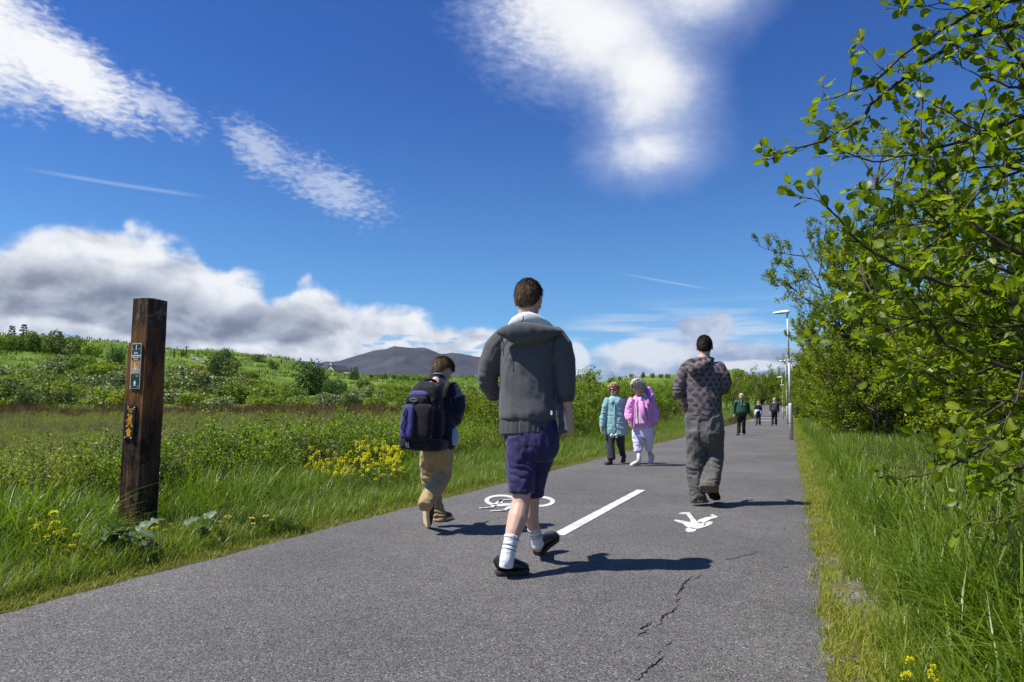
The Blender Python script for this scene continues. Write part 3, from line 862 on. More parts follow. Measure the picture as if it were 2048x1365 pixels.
# right verge
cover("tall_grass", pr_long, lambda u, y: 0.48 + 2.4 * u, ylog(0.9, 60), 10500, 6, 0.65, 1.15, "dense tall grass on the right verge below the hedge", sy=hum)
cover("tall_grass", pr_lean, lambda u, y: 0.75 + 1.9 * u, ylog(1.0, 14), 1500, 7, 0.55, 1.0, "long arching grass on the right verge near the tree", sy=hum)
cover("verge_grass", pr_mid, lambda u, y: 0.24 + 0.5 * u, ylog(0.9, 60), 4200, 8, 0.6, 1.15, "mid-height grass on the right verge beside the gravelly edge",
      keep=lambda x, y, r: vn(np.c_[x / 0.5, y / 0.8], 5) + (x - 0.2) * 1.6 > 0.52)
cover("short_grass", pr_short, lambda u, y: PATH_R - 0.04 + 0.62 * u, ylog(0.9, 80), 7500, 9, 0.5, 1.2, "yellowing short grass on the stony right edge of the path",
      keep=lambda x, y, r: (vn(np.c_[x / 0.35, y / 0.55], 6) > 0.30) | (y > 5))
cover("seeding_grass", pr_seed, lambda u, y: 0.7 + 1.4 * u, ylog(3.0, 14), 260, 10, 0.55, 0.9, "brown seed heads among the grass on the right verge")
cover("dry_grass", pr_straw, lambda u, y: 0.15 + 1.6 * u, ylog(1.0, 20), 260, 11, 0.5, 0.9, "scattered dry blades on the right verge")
# slate chips on the stony edge
def stone_mesh(seed):
    r = np.random.default_rng(seed)
    V, F = ball((0, 0, 0), (0.020, 0.014, 0.005), None, 7, 4)
    V = np.array([tuple(v) for v in V]) * (1 + r.normal(0, 0.22, (len(V), 1)))
    me = bpy.data.meshes.new("chip"); me.from_pydata(V.tolist(), [], F); return me
m_chip = plain("slate_chips", (0.17, 0.165, 0.165), 0.8, 0.45, 60.0)
cover("gravel", [proto("chip", stone_mesh(i), m_chip) for i in range(5)], lambda u, y: PATH_R + 0.02 + 0.55 * u, ylog(0.9, 16), 2600, 12, 0.4, 1.5,
      "grey slate chips on the bare right edge of the path", cat="gravel", keep=lambda x, y, r: (vn(np.c_[x / 0.35, y / 0.55], 6) < 0.36) & ((y < 5) | (r.uniform(size=len(x)) < .12)), tilt=0.3)

cover("grit", [proto("grit_bit", stone_mesh(20 + i), m_chip) for i in range(4)], lambda u, y: PATH_L + 0.15 + 3.7 * u, ylog(1.2, 14), 420, 13, 0.10, 0.36,
      "loose grit and tiny stones lying on the asphalt", cat="grit", tilt=0.3)
cover("fallen_bits", [proto("dead_leaf", blades(1, 0.02, 0.05, 0.01, 0.012, 1.2, 560 + i, 2), m_straw) for i in range(3)], lambda u, y: np.where(u < .5, PATH_L + 0.05 + 0.9 * u ** 2, PATH_R - 0.05 - 0.9 * (1 - u) ** 2), ylog(1.2, 14), 160, 14, 0.6, 1.3,
      "dry stalks and leaf bits lying along the path edges", cat="litter", tilt=1.4)
# ------------------------------------------------------------------ leafy growth
def leaf_quads(pos, axis, nrm, L, W):
    """diamond leaves: base, right, tip, left; all arrays"""
    axis = axis / np.maximum(1e-6, np.linalg.norm(axis, axis=1))[:, None]
    side = np.cross(axis, nrm); side /= np.maximum(1e-6, np.linalg.norm(side, axis=1))[:, None]
    up = np.cross(side, axis)
    L = L[:, None]; W = W[:, None]
    m_ = pos + axis * L * 0.5
    V = np.stack([pos, m_ + side * W * .5 + up * L * .07, pos + axis * L - up * L * .05, m_ - side * W * .5 + up * L * .07], 1)
    return V.reshape(-1, 3), np.arange(len(pos) * 4).reshape(-1, 4)
def grow(seed, stems, levels, kids, ratio, spread, up, wob=0.12, lo=0.15):
    """recursive shoots: returns list of (points, r0, r1, level)"""
    r = np.random.default_rng(seed); res = []
    def go(p, d, L, rad, lv):
        n = 5 if lv < levels else 3
        pts = [p]; dd = d
        for i in range(n):
            dd = dd + r.normal(0, wob, 3) + np.array([0, 0, up * 0.12]); dd /= np.linalg.norm(dd)
            pts.append(pts[-1] + dd * L / n)
        res.append((np.array(pts), rad, rad * 0.45, lv))
        if lv >= levels: return
        for k in range(kids[lv]):
            u = r.uniform(0.25, 1.0) if lv else r.uniform(lo, 1.0)
            i = min(n - 1, int(u * n)); q = pts[i] + (pts[i + 1] - pts[i]) * (u * n - i)
            ax = np.cross(dd, r.normal(0, 1, 3)); ax /= np.linalg.norm(ax)
            an = r.normal(spread, spread * 0.3)
            nd = dd * math.cos(an) + ax * math.sin(an); nd[2] += up * 0.15; nd /= np.linalg.norm(nd)
            go(q, nd, L * ratio * r.uniform(0.65, 1.2) * (1.15 - 0.45 * u), rad * 0.5, lv + 1)
    for p, d, L, rad in stems: go(np.array(p, float), np.array(d, float) / np.linalg.norm(d), L, rad, 0)
    return res
def wood(shoots, minlv=0, maxlv=9, n=5):
    mb = MB()
    for pts, r0, r1, lv in shoots:
        if minlv <= lv <= maxlv:
            mb.tube([tuple(p) for p in pts], np.linspace(r0, r1, len(pts)), n=n if lv < 2 else 3, cap=0)
    return mb
def leaves_on(shoots, lvmin, per, L, seed, W=0.62, bias=0.8, jit=0.03, tint=(0.0, 1.0), clump=0.8):
    r = np.random.default_rng(seed); pos = []; ax = []; tn_ = []
    for pts, r0, r1, lv in shoots:
        if lv < lvmin: continue
        base = r.uniform(*tint)
        u = r.uniform(0.1, 1.05, per) * (len(pts) - 1)
        i = np.clip(u.astype(int), 0, len(pts) - 2); p = pts[i] + (pts[i + 1] - pts[i]) * (u - i)[:, None]
        d = (pts[-1] - pts[0]); d = d / np.linalg.norm(d)
        pos.append(p + r.normal(0, jit, p.shape)); ax.append(d * 0.7 + r.normal(0, 0.75, p.shape)); tn_.append(np.clip(base * clump + r.uniform(-.3, .3 + (1 - clump), per), -0.2, 1.2))
    pos = np.concatenate(pos); ax = np.concatenate(ax); tn_ = np.concatenate(tn_)
    nr = r.normal(0, 0.75, pos.shape) + np.array([0, 0, bias])
    Ls = L * r.uniform(0.6, 1.25, len(pos))
    V, F = leaf_quads(pos, ax, nr, Ls, Ls * W)
    return npmesh("crown", V, F, True, {"tint": np.repeat(tn_, 4)})
def blob(seed, lobes, n, L, W=0.8, shell=0.75, tint=(0.1, 0.9), up=0.4):
    """far shrub: leaf clumps through the outer volume of several lobes [(c, r)]"""
    r = np.random.default_rng(seed)
    vol = np.array([l[1][0] * l[1][1] * l[1][2] for l in lobes]) ** 0.7; pick = r.choice(len(lobes), n, p=vol / vol.sum())
    d = r.normal(0, 1, (n, 3)); d /= np.linalg.norm(d, axis=1)[:, None]
    c = np.array([l[0] for l in lobes])[pick]; rr = np.array([l[1] for l in lobes])[pick]
    q = r.uniform(shell ** 3, 1.0, n) ** (1 / 3)
    rough_ = 1 + 0.28 * fbm(np.c_[d * 2.3 + pick[:, None] * 7.1], 3, seed)
    pos = c + d * rr * (q * rough_)[:, None]
    ok = pos[:, 2] > 0.02
    pos, d = pos[ok], d[ok]; n = len(pos)
    ax = r.normal(0, 1, (n, 3)) + d * 0.3; nr = d * 0.8 + r.normal(0, 0.6, (n, 3)) + np.array([0, 0, up])
    Ls = L * r.uniform(0.6, 1.4, n)
    V, F = leaf_quads(pos, ax, nr, Ls, Ls * W)
    tt = np.clip(np.interp(fbm(pos * 1.6 / max(0.3, L * 6), 2, seed + 5), [-.6, .6], tint) + r.uniform(-.2, .2, n), -.2, 1.2)
    return npmesh("shrub", V, F, True, {"tint": np.repeat(tt, 4)})

# scrub over the boggy field: one mass nobody could count
def scrub_proto(seed, mat, h=0.8, rad=0.45, leaf=0.032, kids=(5, 4), per=9, twig=True):
    r = np.random.default_rng(seed); st = []
    for i in range(9):
        a = r.uniform(0, 6.28); t_ = r.uniform(0.1, 0.6)
        st.append(((0.12 * math.cos(a), 0.12 * math.sin(a), 0), (math.cos(a) * t_, math.sin(a) * t_, 1), h * r.uniform(0.6, 1.0), 0.006))
    sh_ = grow(seed, st, 2, kids, 0.5, 0.7, 0.6)
    lv = leaves_on(sh_, 1, per, leaf, seed, 0.6)
    wd_ = wood(sh_, 0, 1, 3).mesh("wood", False)
    lv.materials.append(mat); lv.materials.append(m_bark_d)
    bm = bmesh.new(); bm.from_mesh(lv); nf = len(bm.faces); bm.from_mesh(wd_)
    bm.faces.ensure_lookup_table()
    for f in bm.faces[nf:]: f.material_index = 1
    bm.to_mesh(lv); bm.free()
    return bpy.data.objects.new("scrub_bush", lv)
pr_ol = [scrub_proto(400 + i, m_olive, 0.75, leaf=0.028) for i in range(4)]
pr_gr = [scrub_proto(420 + i, m_greyscrub, 0.8, leaf=0.022, per=6) for i in range(3)]
pr_br = [scrub_proto(440 + i, m_bright, 0.85, leaf=0.036) for i in range(4)]
def field(name, protos, n, seed, d0, d1, a0, a1, s0, s1, label, keep, cat="scrub"):
    r = np.random.default_rng(seed)
    d = d0 * (d1 / d0) ** r.uniform(0, 1, n); a = np.radians(r.uniform(a0, a1, n))
    x = CAM.x + d * (np.sin(a) * RV.x + np.cos(a) * FV.x); y = CAM.y + d * (np.sin(a) * RV.y + np.cos(a) * FV.y)
    k = keep(x, y, np.degrees(a), d, r) & (x < PATH_L - 2.2); x, y, d = x[k], y[k], d[k]
    return scatter(name, protos, np.c_[x, y, zt(x, y) - 0.04], rots(r, len(x), 0.1), r.uniform(s0, s1, len(x)) * (1 + 0.011 * d), label, cat, seed)
patch = lambda x, y, s: vn(np.c_[x / s, y / s], 61)
field("olive_scrub", pr_ol, 8500, 31, 5.5, 60, -48, 14, 0.55, 0.95, "low olive scrub covering the boggy field left of the path",
      lambda x, y, a, d, r: patch(x, y, 3.0) + r.uniform(-.2, .2, len(x)) > 0.42)
field("grey_scrub", pr_gr, 7000, 32, 6.0, 60, -48, 6, 0.5, 0.9, "grey twiggy scrub covering the boggy field left of the path",
      lambda x, y, a, d, r: patch(x, y, 3.0) + r.uniform(-.2, .2, len(x)) < 0.5)
field("leafy_scrub", pr_br, 3000, 33, 6.0, 30, -30, 16, 0.6, 1.0, "bright leafy scrub behind the tall grass left of the path",
      lambda x, y, a, d, r: (x > -13.5 + 3 * patch(x, y, 2.0)) & (a > -31 + 6 * patch(x, y, 1.5)))
pr_bk = [proto("bracken", blades(24, 0.3, 0.8, 0.35, 0.03, 0.5, 500 + i, 2), m_brown) for i in range(3)]
field("brown_bracken", pr_bk, 4200, 34, 56, 86, -48, 4, 0.9, 1.5, "brown dead bracken strip at the foot of the hillside", lambda x, y, a, d, r: patch(x, y, 6.0) > 0.3, "bracken")
pr_md = [proto("meadow_tuft", blades(40, 0.10, 0.26, 0.6, 0.05, 0.6, 520 + i, 2), m_grass) for i in range(3)]
field("hillside_grass", pr_md, 3600, 35, 70, 210, -48, 14, 0.8, 1.6, "rough grass between the shrubs on the hillside", lambda x, y, a, d, r: patch(x, y, 9.0) > 0.35)

# ------------------------------------------------------------------ shrubs on the hillside: each one a thing
def HG(px, py, dmin=30.0, dmax=330.0):
    """where the sight line through a photo pixel meets the land"""
    d = np.linspace(dmin, dmax, 1500)
    u = [P(px, py, v) for v in (dmin, dmax)]
    t_ = (d - dmin) / (dmax - dmin)
    x = u[0].x + (u[1].x - u[0].x) * t_; y = u[0].y + (u[1].y - u[0].y) * t_; z = u[0].z + (u[1].z - u[0].z) * t_
    below = z < zt(x, y)
    if not below.any(): return None
    i = int(np.argmax(below))
    return Vector((x[i], y[i], float(zt(x[i:i + 1], y[i:i + 1])[0]))), d[i]
def lobes_of(seed, wide=1.0, tall=1.0, n=6):
    r = np.random.default_rng(seed); out_ = [((0, 0, 0.42 * tall), (0.72 * wide, 0.72 * wide, 0.48 * tall))]
    for i in range(n):
        a = r.uniform(0, 6.28); q = r.uniform(0.3, 0.75) * wide
        out_.append(((q * math.cos(a), q * math.sin(a), r.uniform(0.25, 0.75) * tall), tuple(r.uniform(0.25, 0.45) * k for k in (wide, wide, tall))))
    return out_
KIND = {}
def far_kind(nm, label, mat, n, L, wide, tall, bl=0, nb=6, tint=(0.1, 0.9)):
    KIND[nm] = (label, [], nm)
    for i in range(3):
        lb = lobes_of(hash_(nm) + i, wide, tall, nb)
        me = blob(hash_(nm) + 10 * i, lb, n, L, tint=tint); me.materials.append(mat)
        bmsh = None
        if bl:
            lb2 = [(c, tuple(v * 1.03 for v in r_)) for c, r_ in lb[1:]] + [((lb[0][0][0], lb[0][0][1], lb[0][0][2]), tuple(v * 1.02 for v in lb[0][1]))]
            bmsh = blob(hash_(nm) + 10 * i + 3, lb2, bl, L * 0.8, shell=0.93, up=0.8); bmsh.materials.append(m_blossom)
        KIND[nm][1].append((me, bmsh))
def hash_(s): return sum(ord(c_) * (i + 3) for i, c_ in enumerate(s)) % 9973
far_kind("hawthorn_shrub", "dark olive hawthorn shrub", m_haw, 1500, 0.10, 1.0, 1.0)
far_kind("blossoming_hawthorn", "hawthorn shrub covered in white blossom", m_haw, 1400, 0.10, 1.0, 0.95, bl=420)
far_kind("willow_bush", "rounded grey-green willow bush", m_willow, 1500, 0.10, 1.0, 0.8)
far_kind("gorse_bush", "gorse bush in orange-yellow flower", m_gorse, 900, 0.10, 1.0, 0.7)
far_kind("dark_tree", "dense dark green broadleaf tree", m_dark, 2600, 0.085, 1.0, 1.25, nb=9)
far_kind("green_tree", "bright mid-green broadleaf tree", m_bright, 2200, 0.09, 1.0, 1.1, nb=8, tint=(-.2, .45))
KIND["gorse_bush"][1].extend([]); 
def place_far(kind, px, py, wpx, label=None, group=None, hpx=None, i=None, sink=0.0, dist=None):
    hit = HG(px, py) if dist is None else None
    if dist is not None:
        q = P(px, py, dist); q = Vector((q.x, q.y, zt1(q.x, q.y))); d = dist
    elif hit is None: return None
    else: q, d = hit
    me, bmsh = KIND[kind][1][random.randrange(3) if i is None else i % 3]
    o = bpy.data.objects.new(kind, me); col.objects.link(o)
    s = wpx / FPX * d / 2
    sz = s if hpx is None else hpx / FPX * d / 1.0
    o.location = q - ZV * (0.12 * sz + sink); o.rotation_euler = (0, 0, random.uniform(0, 6.28)); o.scale = (s, s, sz if hpx else s * random.uniform(0.85, 1.15))
    if bmsh:
        c_ = bpy.data.objects.new("blossom", bmsh); col.objects.link(c_); c_.parent = o
    tag(o, label, KIND[kind][2].replace("_", " ").split()[-1] if False else ("tree" if "tree" in kind else "shrub"), group)
    return o
G_H = "shrubs scattered over the hillside"
def zone(px, py):
    h = "high on the slope" if py < 752 else "halfway up the slope" if py < 782 else "at the slope's foot"
    s = "left of the post" if px < 245 else "right of the post" if px < 480 else "below the house" if px < 720 else "behind the boy"
    return f"{h} {s}"
ORD = "first second third fourth fifth sixth seventh eighth ninth tenth eleventh twelfth thirteenth fourteenth fifteenth sixteenth seventeenth eighteenth nineteenth twentieth twenty-first twenty-second twenty-third twenty-fourth twenty-fifth twenty-sixth twenty-seventh twenty-eighth".split()
SHORT = {"hawthorn_shrub": "olive hawthorn", "blossoming_hawthorn": "white-blossomed hawthorn", "willow_bush": "grey-green willow bush", "dark_tree": "dark tree", "green_tree": "bright green tree"}
# the ones that stand out
NOT = [("green_tree", 165, 758, 70, 52, "round bright green tree standing alone low on the hillside left of the post"),
       ("dark_tree", 622, 788, 80, 58, "large dark tree with the widest crown, on the slope below the white house"),
       ("dark_tree", 447, 729, 52, 27, "dome-shaped dark tree on the grassy ridge right of the post"),
       ("willow_bush", 430, 812, 78, 26, "yellow-green mound of willow at the field edge right of the post"),
       ("willow_bush", 597, 820, 62, 26, "low olive mound alone in the brown strip below the dark tree"),
       ("dark_tree", 708, 760, 26, 22, "small dark tree right beside the white house"),
       ("dark_tree", 230, 728, 42, 30, "dark bushy tree on the ridge touching the left side of the post"),
       ("blossoming_hawthorn", 118, 745, 74, 46, "tall hawthorn in white blossom on the ridge left of the post"),
       ("dark_tree", 365, 714, 11, 11, "tiny tree between the two poles on the skyline"),
       ("green_tree", 15, 702, 62, 36, "leftmost round tree on the skyline, under the first conifer"),
       ("green_tree", 70, 703, 72, 40, "broad green tree on the left skyline between the conifers"),
       ("hawthorn_shrub", 130, 708, 80, 46, "brownish thicket-like tree on the left skyline"),
       ("willow_bush", 182, 713, 48, 36, "pale olive spreading tree at the right end of the left skyline trees"),
       ("hawthorn_shrub", 548, 738, 28, 20, "dark shrub at the right end of the grassy ridge"),
       ("blossoming_hawthorn", 512, 722, 60, 16, "low blossoming hawthorn along the crest of the ridge"),
       ("willow_bush", 735, 786, 34, 24, "grey-green round willow bush between the dark tree and the boy"),
       ("blossoming_hawthorn", 765, 800, 30, 26, "small white hawthorn at the slope's foot beside the boy")]
for i, (k, px, py, w_, h_, lb) in enumerate(NOT): place_far(k, px, py, w_, lb, hpx=h_, i=i)
for k in range(6): place_far("gorse_bush", 375 + 14 * k + random.uniform(-4, 4), 741 + random.uniform(-4, 6), 24, f"{ORD[k]} orange-yellow gorse bush from the post in the flowering band", "gorse bushes on the hillside", i=k)
for k in range(3): place_far("gorse_bush", 740 + 12 * k, 760 + random.uniform(-2, 3), 16, f"{ORD[k]} orange-yellow gorse bush right of the white house", "gorse bushes on the hillside", i=k)
rr = random.Random(11)
cnt = 0
tried = 0
spots = []; made = []
while cnt < 100 and tried < 5000:
    tried += 1
    px = rr.uniform(-40, 960); py = 744 + 78 * rr.random() ** 0.7
    if px < 250 and py < 742 or (250 < px < 560 and py < 738): continue
    hit = HG(px, py)
    if hit is None or hit[1] < 68: continue
    if px > 545 and py < 778: continue
    w_ = rr.uniform(3.4, 8.0 if px < 545 else 4.6) / hit[1] * FPX
    if any(abs(px - a) < 0.26 * (w_ + c_) and abs(py - b_) < 5 for a, b_, c_ in spots): continue
    spots.append((px, py, w_))
    k = rr.choices(["hawthorn_shrub", "blossoming_hawthorn", "willow_bush", "dark_tree", "green_tree"], [30, 28, 34, 6, 5])[0]
    o_ = place_far(k, px, py, w_, None, G_H)
    if o_: cnt += 1; made.append((k, zone(px, py), px, o_))
for key in sorted({m[:2] for m in made}):
    row = sorted([m for m in made if m[:2] == key], key=lambda m: m[2])
    for i, m in enumerate(row):
        m[3]["label"] = f"{SHORT[key[0]]} {key[1]}, {ORD[i]} from left"
# hedgerow and trees on the right-hand hill
for i, (px, py, w_, h_) in enumerate(((1240, 762, 12, 8), (1263, 757, 11, 8), (1286, 756, 12, 10), (1305, 756, 12, 9), (1322, 757, 10, 8), (1335, 757, 12, 8), (1476, 762, 28, 20), (1500, 764, 14, 12), (1222, 766, 16, 9), (1455, 762, 18, 10))):
    place_far("dark_tree", px, py, w_, [f"{ORD[i]} small round tree along the green hill's skyline behind the women", f"dark tree {['first','second','third','fourth'][i%4]} on the hill right of the man in the skull hoodie"][px > 1440], "trees on the crest of the green hill", hpx=h_, i=i)
for i, (px, py, w_, h_) in enumerate(((1165, 790, 44, 30), (1200, 792, 40, 24), (1232, 790, 30, 20), (1152, 800, 46, 24), (1250, 800, 50, 20), (1480, 790, 40, 22), (1455, 782, 30, 14), (985, 795, 40, 20))):
    place_far("dark_tree" if i % 3 else "hawthorn_shrub", px, py, w_, f"{ORD[i]} dark hedgerow tree at the foot of the green hill behind the women", "hedgerow trees below the green hill", hpx=h_, i=i)
# far conifer belt under the mountain
for i in range(9):
    px = 745 + 13 * i + rr.uniform(-4, 4)
    place_far("dark_tree", px, 757 + 0.06 * (px - 745), 13, f"{ORD[i]} small dark tree from the house in the belt beneath the mountain", "tree belt beneath the mountain", hpx=rr.uniform(6, 10), i=i)
for i, (px, w_, h_) in enumerate(((1538, 46, 30), (1558, 40, 26), (1574, 44, 30), (1592, 40, 30))):
    place_far("willow_bush", px, 800, w_, ["dense low thicket at the path's far end, leftmost", "dense low thicket closing the far end behind the tiny figure", "dense low thicket right of the tiny figure", "dense low thicket under the hedge at the far right end"][i], None, hpx=h_, i=i, dist=157 + i)
# conifers on the left skyline
def conifer(px, py, hpx, label):
    q, d = HG(px, py)
    H = hpx / FPX * d; r = np.random.default_rng(int(px)); pos = []; ax = []
    for i in range(9):
        u = 0.15 + 0.85 * i / 9
        for k in range(7):
            a = r.uniform(0, 6.28); L = H * 0.26 * (1.05 - u) * r.uniform(0.6, 1.2) + 0.1
            for v in np.linspace(0.2, 1, 9):
                pos.append((math.cos(a) * L * v, math.sin(a) * L * v, u * H + L * v * 0.12 + r.normal(0, .05))); ax.append((math.cos(a), math.sin(a), 0.2))
    pos = np.array(pos); ax = np.array(ax) + r.normal(0, .5, pos.shape)
    V, F = leaf_quads(pos, ax, r.normal(0, .5, pos.shape) + [0, 0, 1], np.full(len(pos), H * 0.07), np.full(len(pos), H * 0.04))
    e = empty("conifer", q); tag(e, label, "tree", "conifers on the left skyline")
    link("crown", npmesh("crown", V, F, True, {"tint": np.repeat(r.uniform(0, 1, len(pos)), 4)}), m_conifer, e)
    MB().tube([(0, 0, -.3), (0, 0, H)], [H * 0.018, H * 0.004], n=6, cap=0).build("trunk", m_bark_d, e)
conifer(22, 698, 48, "leftmost dark conifer rising above the skyline trees")
conifer(45, 699, 52, "slender conifer beside the leftmost one on the skyline")
conifer(118, 706, 44, "broken-topped conifer right of the broad green tree on the skyline")

# ------------------------------------------------------------------ shrubs beside the path, left
def bush_parts(seed, H, R, nst, kids, ratio, leaf, per, mat, lean=0.5, up=0.7, lvmin=2, levels=3, W=0.62, lo=0.15):
    r = np.random.default_rng(seed); st = []
    for i in range(nst):
        a = r.uniform(0, 6.28); t_ = r.uniform(0.05, lean) * R / H * 2
        st.append(((0.10 * R * math.cos(a), 0.10 * R * math.sin(a), 0), (math.cos(a) * t_, math.sin(a) * t_, 1), H * r.uniform(0.6, 0.98), 0.018 * H / 3))
    sh_ = grow(seed, st, levels, kids, ratio, 0.75, up, lo=lo)
    w_ = wood(sh_, 0, levels - 1, 5).mesh("stems"); w_.materials.append(m_bark)
    l_ = leaves_on(sh_, lvmin, per, leaf, seed + 1, W); l_.materials.append(mat)
    return w_, l_
def plant_bush(name, parts, loc, s, label, group, cat="shrub", sz=None):
    e = empty(name, loc, random.uniform(0, 6.28)); tag(e, label, cat, group)
    e.scale = (s, s, s if sz is None else sz)
    a = bpy.data.objects.new("stems" if cat == "shrub" else "trunk", parts[0]); b_ = bpy.data.objects.new("crown", parts[1])
    for o in (a, b_): col.objects.link(o); o.parent = e
    return e
WL = [bush_parts(600 + i, 2.2, 1.4, 13, (7, 6, 0), 0.5, 0.060, 16, [m_bright, m_willow, m_bright][i], lean=0.75, levels=2, lvmin=1) for i in range(3)]
GL = "willow shrubs along the left side of the path"
rl = random.Random(5); zc = {}
YB = [(-7.0, 9.2, .62), (-8.0, 11, .72), (-6.9, 12.4, .74), (-8.3, 13.6, .8), (-7.2, 15, .85), (-8.8, 16.2, .85), (-7.0, 17.2, .95), (-8.4, 18.8, 1.0), (-7.2, 20.2, 1.0), (-9.2, 21, 1.0),
      (-7.4, 22.5, 1.1), (-8.8, 24.0, 1.1), (-7.2, 25.5, 1.1), (-9.0, 27.5, 1.15), (-7.4, 29, 1.15), (-8.8, 31.5, 1.15), (-7.2, 33, 1.15), (-8.6, 36, 1.15), (-7.4, 38.5, 1.2), (-9, 41, 1.2), (-7.6, 44, 1.2),
      (-11.5, 30, 0.9), (-11.5, 34, 1.1), (-9.5, 48, 1.2), (-7.8, 50, 1.2), (-8.2, 56, 1.2)]
for i, (x, y, s) in enumerate(YB):
    if y < 14: s *= 0.72
    if y < 17: lb = "leafy willow shrub between the boy and the dark hoodie walker" if y < 13.5 else "leafy willow shrub behind the dark hoodie walker's right arm"
    elif y < 30: lb = "yellow-green willow shrub in the hedge behind the two women"
    else: lb = "yellow-green willow shrub in the hedge behind the man in the skull hoodie"
    zk = lb; zc[zk] = zc.get(zk, 0) + 1
    lb = lb.replace("leafy willow shrub", f"{ORD[zc[zk] - 1]} leafy willow").replace("yellow-green willow shrub", f"{ORD[zc[zk] - 1]} nearest willow").replace("the hedge", "the left hedge")
    s *= rl.uniform(0.92, 1.08)
    plant_bush("willow_shrub", WL[i % 3], (x, y, zt1(x, y) - 0.05), s * 1.05, lb, GL, sz=s)
# rounded willows where the path bends out of sight
for i, (x, y, s, lb) in enumerate(((-7.5, 66, 1.6, "broad round willow left of the path behind the green fleece man"), (-6.6, 80, 2.0, "tallest round willow at the far bend of the path"),
                                   (-9.5, 74, 2.0, "round willow standing behind the others left of the far bend"), (-5.8, 96, 2.1, "dark shaded willow closing the far end of the path"), (-3.5, 172, 3.4, "willow straight ahead where the path vanishes"),
                                   (-12, 60, 1.5, "willow left of the far bend, nearest the meadow"), (2.5, 112, 2.4, "willow closing the far end on the right"), (-1.0, 190, 4.2, "pale far willow glimpsed behind all others at the path's end"), (3.0, 150, 4.0, "far willow right of the path's vanishing end"))):
    plant_bush("willow_tree", WL[i % 2], (x, y, zt1(x, y) - 0.05), s, lb, None, "tree")

# ------------------------------------------------------------------ hedge of small trees, right of the path
HB = [bush_parts(700 + i, 3.2, 1.7, 15, (12, 8, 0), 0.40, 0.056, 24, [m_hedge, m_hedge, m_willow][i], lean=0.75, levels=2, lvmin=1, lo=0.03, up=0.35) for i in range(3)]
TB = [bush_parts(710, 6.3, 1.6, 5, (11, 7, 4), 0.36, 0.052, 27, m_hedge, lean=0.42, levels=3, lvmin=2),
      bush_parts(711, 6.6, 1.7, 6, (10, 7, 4), 0.36, 0.052, 27, m_hedge, lean=0.42, levels=3, lvmin=2)]
GR = "hedge trees along the right side of the path"
HL = [(3.4, 6.6, .95, 0, "beech-like yellow-leaved shrub at the right edge behind the near tree"), (4.4, 8.6, 1.0, 1, "hedge shrub behind the near tree at the far right"),
      (3.5, 9.6, 1.0, 1, "hedge shrub just beyond the near tree's lowest branches"), (3.3, 12.0, 1.0, 0, "hedge shrub at the end of the right-hand grass"), (4.6, 12.6, 1.2, 2, "taller hedge shrub set back behind the near tree"),
      (3.1, 14.4, 1.0, 1, "bushy hedge shrub in front of the tall loose tree"), (3.0, 17.0, 1.05, 0, "hedge shrub under the tall loose tree"), (2.2, 19.6, 1.05, 2, "hedge shrub nearest the first lamp post"),
      (1.9, 22.6, 1.1, 1, "hedge shrub directly behind the first lamp post"), (1.9, 26, 1.1, 0, None), (1.9, 30, 1.15, 1, None), (1.9, 34.5, 1.15, 2, None), (1.9, 39.5, 1.2, 0, None), (1.9, 45, 1.2, 1, None), (1.7, 51, 1.2, 2, None),
      (1.4, 58, 1.2, 0, None), (1.2, 66, 1.2, 1, None), (0.9, 76, 1.25, 0, None), (0.6, 88, 1.3, 1, None), (5.4, 10.4, 1.2, 0, "hedge shrub glimpsed through gaps in the near tree"), (5.4, 16, 1.2, 1, "hedge shrub in the second row behind the tall trees")]
nh = 0
for x, y, s, lb in ((-3.2, 168, 2.4, "dense far thicket closing the view where the path vanishes"), (-0.6, 160, 2.6, "dense far thicket right of the vanishing path"), (-6.5, 160, 2.6, "dense far thicket left of the vanishing path")):
    plant_bush("hedge_thicket", HB[0], (x, y, zt1(x, y) - 0.1), s, lb, None)
for x, y, s, k, lb in HL:
    if lb is None: lb = f"{ORD[nh]} hedge shrub beyond the first lamp post along the right side"; nh += 1
    plant_bush("hedge_shrub", HB[k], (x, y, zt1(x, y) - 0.05), s, lb, GR)
plant_bush("tall_hedge_tree", TB[0], (1.95, 18.6, zt1(1.95, 18.6)), 1.06, "tall loose tree with twiggy top right of the first lamp post", GR, "tree")
plant_bush("tall_hedge_tree", TB[1], (2.7, 15.4, zt1(2.7, 15.4)), 1.0, "tall loose tree half hidden behind the near tree's branches", GR, "tree")
plant_bush("tall_hedge_tree", TB[1], (1.7, 23.5, zt1(1.7, 23.5)), 0.92, "tall loose tree close behind the first lamp post", GR, "tree")
plant_bush("tall_hedge_tree", TB[0], (1.6, 29, zt1(1.6, 29)), 0.8, "loose tree between the first and second lamp posts", GR, "tree")
